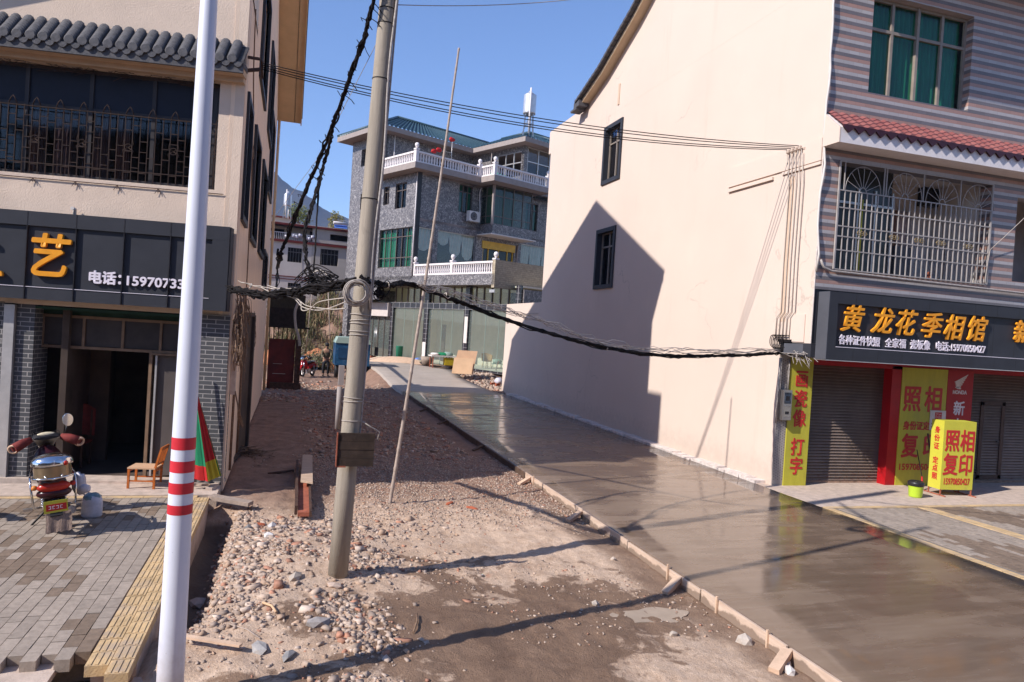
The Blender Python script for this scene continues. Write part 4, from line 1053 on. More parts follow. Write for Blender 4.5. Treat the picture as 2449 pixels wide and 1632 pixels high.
# tangle between house and pole
m2 = MB()
for k in range(26):
    x0, y0 = random.uniform(700, 760), random.uniform(660, 690); x1, y1 = random.uniform(770, 815), random.uniform(655, 700); Y = 9.6
    m2.tube(dens_path([rp(x0, y0, Y), rp((x0 + x1) / 2 + random.uniform(-15, 15), min(y0, y1) - random.uniform(-14, 34), Y - .2), rp(x1, y1, Y - .4), rp(x0 + 35, y1 + random.uniform(0, 10), Y - .1)], 6), .0065, 4)
tag(m2.build('cable_tangle', 'cable'), 'messy tangle of looped black cables left of the pole above the bundle', 'cables')
m2 = MB()
m2.tube(dens_path([rp(735, 680, 9.6), rp(752, 652, 9.6), rp(775, 650, 9.5), rp(795, 680, 9.4), rp(805, 705, 9.3)], 7), .013, 6)
tag(m2.build('white_hose', 'cable_w'), 'arched white hose rising out of the black cable tangle', 'hose')
for pts_, l in (([(625, 688, 11.2), (660, 705, 10.8), (700, 712, 10.3), (725, 735, 9.9), (770, 742, 9.3), (828, 722, 8.5)], 'upper white cable loop hanging between house corner and pole'),
                ([(640, 683, 11.0), (690, 700, 10.4), (718, 722, 10.0), (722, 742, 9.9), (740, 740, 9.6), (765, 722, 9.3), (830, 712, 8.5)], 'middle white cable loop with a tight kink left of the pole'),
                ([(645, 688, 11.0), (665, 708, 10.8), (690, 706, 10.5), (712, 716, 10.1), (735, 732, 9.8), (790, 740, 9.0), (826, 738, 8.5)], 'lowest white cable loop sagging under the black bundle')):
    m2 = MB(); m2.tube(dens_path([rp(*q_) for q_ in pts_], 8), .008, 5); tag(m2.build('cable_loop', 'cable_w'), l, 'cable')
m2 = MB(); m2.tube(dens_path([rp(905, 700, 8.5), rp(925, 670, 8.5), rp(933, 690, 8.5), rp(920, 712, 8.5)], 8), .006, 5)
for k in range(9): c = rp(905, 700, 8.5); m2.torus(c + Vector((random.uniform(-.03, .03), 0, random.uniform(-.04, .04))), (random.uniform(-.4, .4), -1, random.uniform(-.4, .4)), random.uniform(.035, .06), .007, 16, 5)
tag(m2.build('small_cable_coil', 'cable'), 'small dark curled cable coil just right of the concrete pole', 'cable coil')
# hanging bundles from the pole top towards the lane
up = [rp(905, -60, 8.3), rp(885, 30, 8.35), rp(868, 100, 8.6), rp(838, 180, 8.9), rp(812, 260, 9.4), rp(785, 330, 10.0)]
b1 = dens_path(up + [rp(757, 400, 10.8), rp(722, 480, 11.8), rp(690, 560, 12.9), rp(670, 605, 13.4)], 7)
strands('cable_bundle', b1, 9, .018, .011, 'cable', 'long twisted black cable bundle dropping from the pole top to the left house wall', 'cables')
strands('wall_cable_bundle', dens_path([rp(670, 605, 13.4), on(664, 640, 0, -.86), on(661, 690, 0, -.86), on(660, 705, 0, -.85)], 6), 9, .05, .022, 'cable', 'dark clump of cables running down the left house rear corner', 'cables')
b2 = dens_path([rp(797, 310, 9.8), rp(775, 390, 10.2), rp(758, 450, 10.2), rp(738, 520, 10.0), rp(728, 560, 9.9), rp(732, 610, 9.7), rp(740, 650, 9.6), rp(752, 675, 9.6)], 7)
strands('cable_bundle', b2, 7, .018, .010, 'cable', 'second black cable bundle hanging down into the cable tangle', 'cables')
strands('thin_cable', dens_path([rp(775, 400, 10.2), rp(760, 470, 10.2), rp(753, 600, 9.7), rp(750, 670, 9.6)], 7), 2, .006, .009, 'cable', 'thin black drop cable to the right of the hanging bundles', 'cable')
m2 = MB()
for k in range(40):
    p = b1[random.randrange(len(b1) - 12)]; d = Vector((random.uniform(-.1, .1), random.uniform(-.05, .05), random.uniform(-.1, .1))); m2.tube([p, p + d, p + d * 1.1 + Vector((.03, 0, -.04))], .005, 4)
tag(m2.build('cable_ends', 'cable'), 'short stray ends sticking out of the long twisted bundle', 'cable ends', kind='stuff')
# four overhead wires between the two house walls
LA = on(590, 148, 0, LX + .05)
LA = Vector((LX + .16, LA.y if 12 < LA.y < 16 else 13.0, 7.05))
for k in range(4):
    a = LF.p(.12, .05 + k * .07, 7.02 - k * .05) ; a = Vector((LX + .22, 12.9 + k * .03, 7.06 - k * .025)); b = Vector((9.57, 12.40 + k * .12, 6.95))
    m2 = MB(); m2.tube(sag(a, b, .20 + (.03, .05, .10, .11)[k], 20), .009, 5)
    tag(m2.build('overhead_wire', 'cable'), ['nearest of four parallel black overhead wires between the two houses', 'second of four parallel overhead wires counted from the street', 'third of four parallel overhead wires counted from the street', 'farthest of four parallel black overhead wires between the two houses'][k], 'wire', 'overhead wires between the houses')
m2 = MB(); m2.bar((LX, 12.85, 7.1), (LX + .2, 12.85, 7.1), .04); m2.bar((LX, 12.85, 6.88), (LX + .2, 12.85, 6.93), .05)
m2.bar((LX + .22, 12.85, 7.08), (LX + .22, 13.3, 6.93), .03); tag(m2.build('wire_bracket', 'rust'), 'rusty iron wire bracket on the left house corner under the eave', 'bracket')
for (x0, y0, x1, y1, l) in ((953, 12, 1410, -6, 'thin pale wire leaving the pole top to the right'),):
    m2 = MB(); m2.tube(sag(rp(x0, y0, 8.4), rp(x1, y1, 9.5), .05, 10), .005, 4); tag(m2.build('thin_wire', 'cable_w'), l, 'wire')
m2 = MB(); m2.tube([rp(905, 95, 8.4), rp(760, 380, 10.6), rp(700, 460, 11.8), on(520 + 640 * .35, 430, 1, 12.0) if False else rp(650, 530, 12.6)], .004, 4); tag(m2.build('guy_wire', 'cable_g'), 'thin grey guy wire slanting down behind the twisted bundle', 'wire')
strands('street_cable', dens_path([pc(7.5), Vector((.7, 6.7, 7.15)), Vector((.5, 3.5, 7.0)), Vector((.1, -1, 7.2)), Vector((-.4, -7, 7.9))], 7), 7, .02, .012, 'cable', 'black street cable bundle running from the pole top over the viewer', 'cables')
m2 = MB()
for k in range(12): m2.torus((.66 + random.uniform(-.03, .03), 6.75, 6.78 + random.uniform(-.05, .05)), (random.uniform(-.3, .3) - .6, -1, random.uniform(-.2, .2)), random.uniform(.15, .26), .014, 20, 5)
tag(m2.build('cable_coil_bunch', 'cable'), 'dark bunch of coiled cable hanging from the street cable', 'cable coil')
strands('street_cable', dens_path([pc(7.7), Vector((4.5, 6.6, 7.6)), Vector((10, 4.2, 7.9))], 7), 4, .012, .010, 'cable', 'thinner street cable bundle going from the pole top to the right', 'cables')
# broken cable nest on the left house corner
m2 = MB()
for k in range(190):
    y0 = random.uniform(695, 840); x0 = random.uniform(560, 600); p = on(x0, y0, 0, LX + random.uniform(.03, .2)) if False else rp(x0, y0, random.uniform(12.6, 13.8))
    p.x = LX + random.uniform(.02, .16)
    m2.tube(dens_path([p, p + Vector((random.uniform(-.02, .06), random.uniform(-.4, .4), random.uniform(-.3, .1))), p + Vector((random.uniform(-.0, .08), random.uniform(-.5, .5), random.uniform(-.6, -.1)))], 5), random.choice([.004, .006, .009]), 4)
tag(m2.build('old_wire_nest', 'cable_b'), 'bundle of frayed brown old wires hanging on the left house corner', 'wires', kind='stuff')
m2 = MB()
for k in range(60):
    y_ = random.uniform(15.5, 19.5); z_ = random.uniform(2.2, 3.0); p = Vector((LX + .03, y_, z_)); zz = random.uniform(-.9, -.2)
    m2.tube(dens_path([p, p + Vector((.04, random.uniform(-.3, .3), zz * .5)), p + Vector((.03, random.uniform(-.2, .2), zz)), p + Vector((.04, random.uniform(.2, .5), zz * .8))], 5), random.choice([.004, .007]), 4)
tag(m2.build('hanging_wires', 'cable_b'), 'loops of thin brown wire hanging along the left house side wall', 'wires', kind='stuff')
m2 = MB(); m2.box(-1.0, -.86, 12.92, 13.15, 1.5, 2.6); tag(m2.build('cable_duct', 'cement'), 'weathered grey cable duct on the left house corner', 'duct')
m2 = MB()
for k in range(10): m2.tube(dens_path([(-.86, 12.95 + random.uniform(0, .1), 1.55), (-.80, 13.0, 1.3), (-.76 + random.uniform(-.03, .03), 13.1, 1.05), (-.72, 13.2 + random.uniform(-.05, .1), .92)], 5), .010, 5)
tag(m2.build('cable_tail', 'cable_b'), 'frayed brown cable tail curling out below the grey duct', 'cable')
m2 = MB(); m2.torus((LX + .03, 14.7, 6.0), (1, .1, 0), .16, .008, 20, 5); m2.torus((LX + .04, 14.72, 5.97), (1, -.1, .1), .15, .008, 20, 5)
m2.tube(dens_path([(LX + .03, 13.6, 8.2), (LX + .03, 13.9, 7.3), (LX + .04, 14.4, 6.6), (LX + .03, 14.8, 6.1), (LX + .03, 15.2, 5.2), (LX + .03, 15.5, 3.4)], 6), .012, 5)
tag(m2.build('wall_cable', 'cable_b'), 'brown cable with a loop running down the left house side wall', 'cable')
m2 = MB()
for y_, l_ in ((13.55, 'thin brown conduit running down the left house side wall near the street'), (15.3, 'thin brown conduit farther along the left house side wall')):
    m2 = MB(); m2.tube([(LX + .04, y_, .1), (LX + .04, y_, 3.0)], .025, 6); tag(m2.build('wall_conduit', 'cable_b'), l_, 'conduit')

# ================================================================== RIGHT HOUSE
RX = 9.68
rh = thing('corner_house', 'tall right hand house with blank cream side wall and striped tiled front', 'house', (RX, 12.7, 0))
YO = 11.8                                    # overhanging upper front
RF = Fr((RX, YO, 0))
SWR = [(21.28, 22.56, 4.55, 6.32), (21.25, 22.45, 8.03, 9.75)]
m2 = MB()
m2.wall(12.72, 28.0, -.1, 10.2, SWR, RX, RX + .24, 'yz')
m2.wall(YO + .03, 12.72, 2.98, 10.2, [], RX, RX + .24, 'yz')
m2.wall(YO - .9, 12.0, 10.2, 11.4, [], RX, RX + .24, 'yz') if False else None
m2.prism([(YO + .03, 10.201), (28.0, 10.201), (28.25, 10.201), (28.25, 11.12), (24.3, 11.12), (18.3, 13.6), (YO + .03, 10.75)], 'x', RX - .001, RX + .24)
m2.box(RX + .002, RX + .24, 28.0, 33.0, -.1, 4.12); m2.box(RX + .24, 22, 32.8, 33.0, -.1, 4.1); m2.box(RX + .24, 22, 27.8, 28.0, 0, 11.1); m2.box(RX + .24, 22, 28, 32.8, 4.0, 4.1)
m2.build('side_wall', 'cream', rh)
m2 = MB()
m2.box(RX - .035, RX - .002, YO + .04, 13.0, 6.48, 6.54) ; m2.box(RX - .05, RX - .002, 13.3, 14.95, 6.44, 6.50); m2.box(RX - .03, RX - .0015, YO + .04, 14.98, 6.56, 7.0)
m2.build('plaster_band', 'cream', rh)
m2 = MB(); m2.box(RX - .004, RX - .001, 12.62, 12.80, 3.4, 6.40); m2.box(RX - .03, RX - .0015, 21.55, 21.66, 10.38, 11.05); m2.build('plaster_patch', pm('beige_plaster_patch', (.60, .46, .36), .85, .08, 3), rh)
m2 = MB(); m2.box(RX - .02, RX - .001, 28.3, 31.5, 3.64, 3.67); m2.build('wall_crack_strip', 'cement', rh)
m2 = MB(); m2.box(RX + .24, 24, YO + .3, 27.8, 7.2, 7.3); m2.box(RX + .24, 24, YO + .3, 27.8, 2.75, 2.82); m2.box(21.9, 22, 13, 27.8, 0, 11); m2.box(RX + 2.4, RX + 2.5, 15, 27.8, 0, 11)
m2.build('inner_wall', 'dark_room', rh)
for k, (a, b, c, d) in enumerate(SWR):
    m2 = MB(); e = .11
    for q_ in ((a - e, a + .02, c - e, d + e), (b - .02, b + e, c - e, d + e), (a, b, d - .02, d + e), (a, b, c - e, c + .02)): m2.box(RX - .05, RX + .19, *q_)
    f = m2.build('window', 'charcoal', rh)
    m2 = MB(); m2.box(RX + .17, RX + .18, a, b, c, d); m2.build('pane', 'darkglass', f)
    m2 = MB()
    for y in (a + .05, (a + b) / 2, b - .05): m2.bar((RX + .15, y, c), (RX + .15, y, d), .045)
    for z in (c + .03, d - .48, d - .03): m2.bar((RX + .15, a, z), (RX + .15, b, z), .045)
    for y in np.arange(a + .12, b, .16): m2.bar((RX + .20, y, c), (RX + .20, y, d), .012)
    m2.build('sash', 'tan_alu', f)
# gable roof of dark tiles over the side wall
m2 = MB(); 
rp_ = [(24.45, 11.02), (22.5, 11.62), (20.2, 12.62), (18.3, 13.65), (16.4, 12.75), (13.5, 11.6), (YO - 1.0, 10.95)]
for i in range(len(rp_) - 1):
    (ya, za), (yb, zb_) = rp_[i], rp_[i + 1]; m2.prism([(ya, za), (yb, zb_), (yb, zb_ + .12), (ya, za + .12)], 'x', RX - .30, 24)
rf = m2.build('roof', pm('cream_soffit', (.56, .44, .31), .85, .06, 3), rh)
m2 = MB()
for i in range(len(rp_) - 1):
    (ya, za), (yb, zb_) = rp_[i], rp_[i + 1]; n = max(3, int(abs(ya - yb) / .22))
    for k in range(n):
        t = k / n; t2 = (k + 1.1) / n
        m2.bar((RX + 6.75, ya + (yb - ya) * t, za + (zb_ - za) * t + .19), (RX + 6.75, ya + (yb - ya) * t2, za + (zb_ - za) * t2 + .165), 14.42, .085)
m2.build('roof_tiles', 'dark_tile', rf)
m2 = MB(); m2.box(RX - .42, RX - .06, 24.35, 24.9, 10.93, 11.0); m2.box(RX - .42, RX - .05, 24.1, 24.6, 11.0, 11.2); m2.build('eave_end', 'dark_tile', rf)
m2 = MB(); m2.box(RX, 24, YO - 1.0, YO + .0, 10.78, 10.90); m2.build('front_soffit', 'white_plaster', rf)
# striped tiled front, real openings
WU = (10.62 - RX, 13.18 - RX, 8.02, 9.98); WG = (10.06 - RX, 13.98 - RX, 4.47, 6.58)
m2 = MB(RF); m2.wall(.004, 14.5, 4.05, 10.8, [WU, WG, (14.72 - RX, 16.5 - RX, 4.6, 6.4)], 0, .26); m2.build('front_wall', 'stripes', rh)
m2 = MB(RF); m2.box(-.012, 0, -.004, .02, 2.98, 10.8); m2.build('corner_render', 'crumble', rh)
m2 = MB(RF); m2.box(0.003, 14.5, -.002, .9, 2.72, 2.985); m2.box(0.003, 14.5, .02, .24, 2.99, 4.05); m2.build('overhang_slab', 'charcoal', rh)  # slab coloured dark to lessen bounced light on the shop front below
m2 = MB(RF)
m2.box(.25, 14.5, 1.6, 1.7, 4.2, 6.9); m2.box(0.25, .3, .3, 1.7, 4.2, 6.9); m2.box(0.25, 14.5, .3, 1.7, 4.28, 4.42); m2.box(.25, 14.5, .27, 1.7, 6.75, 6.85); m2.box(4.4, 4.5, .3, 1.6, 4.2, 6.8)
m2.build('balcony_room', 'white_plaster', rh)
# upper window
w_ = MB(RF); a, b, c, d = WU
for z in (c + .03, d - .62, d - .03): w_.bar((a, .19, z), (b, .19, z), .06, .06)
for t in (0, .245, .5, .755, 1): x = a + .03 + (b - a - .06) * t; w_.bar((x, .185, c), (x, .185, d), .055 if t not in (.5,) else .085, .06)
f = w_.build('window', 'tan_alu', rh)
w_ = MB(RF); w_.box(a, b, .205, .21, c, d); w_.build('pane', glassmat('green_tinted_glass', (.70, .86, .80), .0), f)
w_ = MB(RF); w_.smooth = True; n = 160
w_.grid([[(a + (b - a) * t / n, .34 + .035 * math.sin(t * .72 + 1.2 * math.sin(t * .11)), z) for z in (c - .05, d + .05)] for t in range(n + 1)]); w_.build('curtain', 'curtain', f)
w_ = MB(RF); w_.box(.25, 14.5, 1.0, 1.05, 7.3, 10.6); w_.build('room_back', 'dark_room', f)
# red tiled awning with zigzag fascia
AW = thing('tiled_awning', 'red glazed tile awning with white zigzag fascia over the barred balcony', 'awning', (RX, YO, 7))
m2 = MB(RF)
m2.prism([(-.0, 7.46), (-.0, 6.80), (-.45, 6.80), (-.45, 7.08), (-.38, 7.14)], 'x', -.02, 14.5); m2.build('fascia', 'white', AW)
m2 = MB(RF); m2.prism([(-.0, 7.46), (-.0, 6.80), (-.452, 6.80), (-.452, 7.08), (-.38, 7.14)], 'x', -.05, -.021); m2.build('end_cheek', 'cream', AW)
m2 = MB(RF); x = .0
nrow = 5
for r_ in range(nrow):
    t0, t1 = r_ / nrow, (r_ + 1.18) / nrow
    P = []
    for i in range(int(14.4 / .03)):
        x = i * .03; wv = .022 * math.cos(2 * math.pi * x / .25 + math.pi)
        y0_ = -.50 + .50 * t0; z0_ = 7.11 + .40 * t0 + .03; y1_ = -.50 + .50 * min(t1, 1); z1_ = 7.11 + .40 * min(1, t1) + .005
        P.append([(x, y0_ + .004, z0_ + wv - .028), (x, y0_, z0_ + wv), (x, y1_, z1_ + wv)])
    m2.smooth = False; m2.grid(P)
m2.build('tiles', 'redtile', AW)
m2 = MB(RF)
for i in range(int(14.4 / .25)):
    x = i * .25; m2.prism([(x + .002, 7.13), (x + .248, 7.13), (x + .248, 7.085), (x + .125, 6.985), (x + .002, 7.085)], 'y', -.50, -.462)
m2.build('drip_tiles', 'maroon', AW)
# balcony grille
m2 = MB(RF); a, b, c, d = WG; n = 29
for i in range(n + 1):
    x = a + .02 + (b - a - .04) * i / n; m2.bar((x, -.03, c), (x, -.03, 6.02), .018)
for z in (c, 4.85, 5.12, 5.32, 5.68, 6.02, d): m2.bar((a, -.03, z), (b, -.03, z), .022)
for z, x in ((c, a), (c, b), ): m2.bar((x, -.03, c), (x, -.03, d), .03)
for x0 in (.58, 1.62, 2.58, 3.55):
    cx_ = a + x0
    m2.tube([(cx_ + .43 * math.cos(t), -.03, 6.03 + .50 * math.sin(t)) for t in [math.pi * k / 18 for k in range(19)]], .007, 5)
    m2.tube([(cx_ + .08 * math.cos(t), -.03, 6.03 + .09 * math.sin(t)) for t in [math.pi * k / 8 for k in range(9)]], .010, 5)
    for k in range(1, 8): t = math.pi * k / 8; m2.bar((cx_ + .08 * math.cos(t), -.03, 6.03 + .09 * math.sin(t)), (cx_ + .43 * math.cos(t), -.03, 6.03 + .5 * math.sin(t)), .008)
for x0 in (.12, 1.08, 1.14, 2.08, 3.05): m2.bar((a + x0, -.03, 6.02), (a + x0, -.03, d), .018)
grl = m2.build('balcony_grille', pm('grey_painted_bar', (.36, .335, .33), .5, .15, 6, 0), rh)
m2 = MB(RF)
for x0 in (.62, 1.42, 2.05, 2.62, 3.35):
    for s_ in (-.07, 0, .07): m2.torus((a + x0 + s_, -.032, 5.22), (0, 1, 0), .042, .009, 12, 5)
    m2.bar((a + x0 - .14, -.034, 5.22), (a + x0 + .14, -.034, 5.22), .012)
m2.build('grille_ornament', pm('brass', (.35, .26, .14), .5, .3, 20, 0, metal=.6), grl)
# things in the balcony
def bx(px_, Y=12.55): return on(px_, 560, 1, Y).x - RX
yb = 12.55 - YO; u0, u1, u2 = bx(1995), bx(2127), bx(2060)
m2 = MB(RF); m2.box(u0, u1, yb, yb + .05, 4.42, 6.74); m2.build('balcony_window', pm('dark_sliding_window', (.045, .05, .052), .15, .2, 3, 0), rh)
m2 = MB(RF)
for x in (u0, bx(2045), bx(2086), u1): m2.bar((x, yb - .02, 4.42), (x, yb - .02, 6.3), .04)
for z in (5.98, 4.45): m2.bar((u0, yb - .02, z), (u1, yb - .02, z), .05)
m2.build('balcony_window_frame', 'alu', rh)
m2 = MB(RF); x = bx(2056, 12.3); m2.tube([(x, .5, 4.42), (x, .5, 6.02)], .035, 8); m2.build('yellow_pipe', 'yellow2', rh)
m2 = MB(RF); m2.box(bx(2132, 13.1), bx(2142, 13.1), 1.3, 1.55, 4.42, 6.1); m2.build('brown_post', pm('brown_door_post', (.20, .085, .055), .6, .2, 5), rh)
m2 = MB(RF); m2.box(bx(2146, 13.3), bx(2176, 13.3), 1.5, 1.59, 4.42, 6.15); m2.build('balcony_door', pm('grey_door', (.33, .29, .29), .5, .2, 4), rh)
m2 = MB(RF); m2.box(bx(2148, 13.2), bx(2172, 13.2), 1.47, 1.495, 5.4, 6.1); m2.build('calendar', pm('faded_calendar', (.50, .38, .35), .6, .5, 9, 0), rh)
m2 = MB(RF); m2.box(bx(2205, 13.2), bx(2246, 13.2), 1.4, 1.595, 6.33, 6.74); m2.build('vent_opening', 'blackp', rh)
m2 = MB(RF); m2.box(bx(2138, 12.6), bx(2180, 12.6), .75, 1.1, 4.42, 5.2); m2.build('washing_cabinet', 'charcoal2', rh)
for px_, hh in ((2252, 5.5), (2312, 5.9)):
    m2 = MB(RF); m2.tube([(bx(px_, 12.4), .5, 4.45), (bx(px_ + 4, 12.6), .75, hh)], .012, 6); m2.build('mop_handle', 'wood_dark', rh)
m2 = MB(RF); x = bx(2220, 12.0); m2.lathe((x, .12, 4.43), [(.05, 0), (.065, .10)], 12); m2.ball((x, .12, 4.58), .06, 8, 6, (1, 1, .8), .3); m2.build('flower_pot', 'rust_red', rh)
# sill conduit and corner conduits
m2 = MB(RF)
m2.tube([(.05, -.05, 4.62), (.12, -.06, 4.48), (.3, -.06, 4.42), (5.5, -.06, 4.36), (14, -.06, 4.40)], .025, 6); m2.build('sill_conduit', 'cable_g', rh)
m2 = MB(RF); m2.tube(wob([(-.03, -.03, z) for z in np.arange(4.4, 10.6, .3)], .022, 3, False), .022, 6); m2.build('corner_conduit', 'white_plaster', rh)
m2 = MB(); m2.tube(sag(RF.p(7.3, -.6, 8.6), RF.p(4.3, -.06, 5.2), .12, 10), .007, 4)
m2.tube(sag(RF.p(4.3, -.06, 5.2), RF.p(4.2, -.06, 4.5), .0, 4), .007, 4); tag(m2.build('drop_wire', 'cable_w'), 'thin pale wire drooping across the striped wall at the right edge', 'wire')
# shop front under the overhang
YS = 12.7
SF = Fr((0, YS, 0))
m2 = MB(SF)
m2.box(RX + .004, 9.94, .0, .26, 0, 2.72); m2.box(9.94, 10.50, .02, .26, 0, 2.72); m2.box(12.86, 14.90, .02, .26, 0, 2.72); m2.build('pilaster', pm('dotted_grey_tile', (.36, .33, .32), .6, .1, 3, .1), rh)
m2 = MB(SF)
for i in range(5):
    for j in range(46): m2.box(RX + .03 + i * .05, RX + .043 + i * .05, -.002, .01, .12 + j * .055 + (i % 2) * .027, .135 + j * .055 + (i % 2) * .027)
dots = m2.build('dot_pattern', 'blackp', rh)
def shutter(name, x0, x1, door=None):
    m2 = MB(SF); h = .066; n = int(2.66 / h)
    for k in range(n):
        z = .05 + k * h
        ys = [(.272, z), (.228, z + h * .10), (.231, z + h * .28), (.250, z + h * .70), (.266, z + h * .93), (.272, z + h)]
        m2.smooth = False
        for (ya, za), (yb, zb_) in zip(ys, ys[1:]): m2.quad((x0, ya, za), (x1, ya, za), (x1, yb, zb_), (x0, yb, zb_))
    o = m2.build(name, 'shutter', rh)
    m2 = MB(SF); m2.box(x0, x1, .235, .275, .0, .05); m2.build('bottom_rail', pm('rusty_shutter_rail', (.30, .20, .15), .7, .4, 8, .2), o); return o
shutter('roller_shutter', 10.50, 12.86)
s2 = shutter('roller_shutter', 14.90, 22)
m2 = MB(SF)
for q_ in ((15.45, 15.55, .1, 1.90), (16.1, 16.2, .1, 1.90), (15.45, 16.2, 1.82, 1.92), (15.45, 16.2, .08, .18)): m2.box(q_[0], q_[1], .215, .235, q_[2], q_[3])
dr = m2.build('wicket_door', pm('dark_brown_frame', (.06, .035, .03), .6, .3, 5), s2)
m2 = MB(SF); m2.bar((15.98, .2, .98), (16.05, .2, .97), .03); m2.build('handle', 'blackp', dr)
m2 = MB(SF); m2.box(RX + .3, 22, .24, .30, 2.60, 2.72); m2.box(12.60, 12.86, -.0, .235, 0, 2.62); m2.box(10.50, 22, .0, .23, 2.55, 2.70); m2.build('red_surround', 'red', rh)

# shop sign (right)
RS = Fr((RX, 11.5, 0))
sg = thing('shop_sign', 'dark grey panel sign with golden calligraphy of a photo studio on the right', 'sign', (RX + .1, 11.5, 2.7))
X0 = .12; ZT, ZB = 4.0, 2.69
m2 = MB(RS); m2.box(X0 + .002, 14, .06, .29, ZB + .01, ZT - .01); m2.build('panel', 'charcoal', sg)
m2 = MB(RS); m2.box(X0 + .2, 14, -.0, .058, ZT - .22, ZT); m2.box(X0, X0 + .2, .0, .058, ZB, ZT); m2.box(X0 + .2, 14, .0, .058, ZB, ZB + .25); m2.build('border', 'charcoal', sg)
m2 = MB(RS); m2.box(X0 - .012, X0 - .0, .0, .30, ZB, ZT); m2.build('side_panel', 'charcoal2', sg)
for k, x in enumerate(np.arange(X0 + .62, 13.9, .60)):
    m2 = MB(RS); m2.box(x - .004, x + .004, -.0015, .02, ZB + .002, ZB + .249); m2.box(x - .004, x + .004, -.0015, .02, ZT - .219, ZT - .002); m2.box(x - .004, x + .004, .0575, .07, ZB + .255, ZT - .225)
    m2.build('panel_seam', 'blackp', sg)
m2 = MB(RS); m2.box(X0 + .21, 14, -.006, .03, ZB + .25, ZB + .262); m2.build('light_strip', 'white_letter', sg)
m2 = MB(RS); m2.box(X0 + .0, 14, -.004, .30, ZB - .015, ZB - .001); m2.build('bottom_lip', 'alu', sg)
for i, (ch, dx, dz) in enumerate(zip('黄龙花季相馆', (.29, 1.02, 1.58, 2.24, 2.82, 3.42), (0, .0, .0, -.01, -.02, -.01))):
    text(ch, .55, RS, X0 + dx, 3.31 + dz, .02, 'gold', sg, 'golden_character', .022, .008, shear=.24, sx=.92)
for s_, x_, w__ in (('各种证件快照', .30, .98), ('全家福', 1.42, .50), ('瓷板像', 2.04, .50), ('电话:15970850427', 2.70, 1.30)):
    text(s_, .2, RS, X0 + x_, 3.02, .04, 'white_letter', sg, 'lettering' if '1' not in s_ else 'phone_number', .010, .0042, width=w__)
text('新', .50, RS, X0 + 4.72, 3.33, .02, 'gold', sg, 'golden_character', .022, .012, shear=.1)

def vtext(s_, size, fr, xc, ztop, step, y, mat, parent, bold=.01, sx=1.0):
    for i, ch in enumerate(s_):
        if ch != ' ': text(ch, size, fr, xc, ztop - step * i, y, mat, parent, 'red_character', .003, bold, align='CENTER', sx=sx)
vs = thing('vertical_sign', 'narrow yellow vertical sign with five red characters left of the roller shutter', 'sign', (9.95, YS, 0))
m2 = MB(SF); m2.box(9.945, 10.505, -.022, .018, .0, 2.69); m2.build('board', 'yellow', vs)
for ch, z in zip('画瓷像打字', (2.10, 1.68, 1.27, .67, .27)): text(ch, .385, SF, 10.235, z, -.026, 'redtext', vs, 'red_character', .003, .008, align='CENTER', sx=.88)
vb = thing('shop_banner', 'wide yellow banner with red photo studio lettering in the shade behind the standing board', 'banner', (12.9, YS, 0))
m2 = MB(SF); m2.box(12.865, 14.14, -.012, .017, .0, 2.60); m2.build('sheet', 'yellow', vb)
for ch, x in (('照', 13.18), ('相', 13.78)): text(ch, .60, SF, x + .0, 1.70, -.015, 'redtext', vb, 'red_character', .002, .014, align='CENTER', sx=.86)
text('身份证定点照', .2, SF, 12.98, 1.25, -.015, 'redtext', vb, 'lettering', .002, .006, width=1.1)
for ch, x in (('复', 13.18), ('印', 13.78)): text(ch, .56, SF, x + .02, .67, -.015, 'redtext', vb, 'red_character', .002, .014, align='CENTER', sx=.86)
text('15970850427', .2, SF, 12.95, .34, -.015, 'redtext', vb, 'phone_number', .002, .004, width=1.1)
hb = thing('motorcycle_brand_banner', 'red banner with a white wing emblem and white characters beside the yellow banner', 'banner', (14.2, YS, 1))
m2 = MB(SF); m2.box(14.145, 14.89, -.016, .017, .2, 2.60); m2.build('sheet', 'red', hb)
text('新', .34, SF, 14.52, 1.62, -.02, 'white_letter', hb, 'white_character', .002, .008, align='CENTER')
text('大', .34, SF, 14.50, 1.23, -.02, 'white_letter', hb, 'white_character', .002, .008, align='CENTER')
text('HONDA', .12, SF, 14.31, 2.07, -.02, 'white_letter', hb, 'lettering', .002, .004, width=.40)
m2 = MB(SF)
for k in range(6):
    t = k / 5; m2.prism([(14.33 + .05 * t, 2.34 - .13 * t), (14.40 + .04 * t, 2.37 - .135 * t), (14.72 - .19 * t, 2.52 - .27 * t), (14.70 - .17 * t, 2.485 - .262 * t), (14.38 + .05 * t, 2.33 - .125 * t)], 'y', -.022, -.017)
m2.prism([(14.36, 2.22), (14.44, 2.18), (14.52, 2.18), (14.54, 2.20), (14.42, 2.24)], 'y', -.022, -.017)
m2.build('wing_emblem', 'white_letter', hb)
nb_ = thing('wall_notice', 'small white notice with a red square seal above the standing yellow board', 'notice', (13.7, YS, 1.5))
m2 = MB(SF); m2.box(13.70, 14.14, -.030, -.0165, 1.24, 1.68); m2.build('card', 'white_plaster', nb_)
m2 = MB(SF); m2.box(13.83, 14.02, -.034, -.031, 1.45, 1.64); s_ = m2.build('seal', 'redtext', nb_)
m2 = MB(SF)
for q_ in ((13.85, 13.92, 1.60, 1.61), (13.94, 14.0, 1.59, 1.60), (13.85, 13.86, 1.5, 1.58), (13.89, 13.92, 1.53, 1.54), (13.94, 13.95, 1.48, 1.57), (13.97, 14.0, 1.53, 1.54), (13.86, 13.92, 1.48, 1.49), (13.97, 14.0, 1.49, 1.5)): m2.box(q_[0], q_[1], -.036, -.0341, q_[2], q_[3])
m2.build('seal_strokes', 'white_plaster', s_)
m2 = MB(SF)
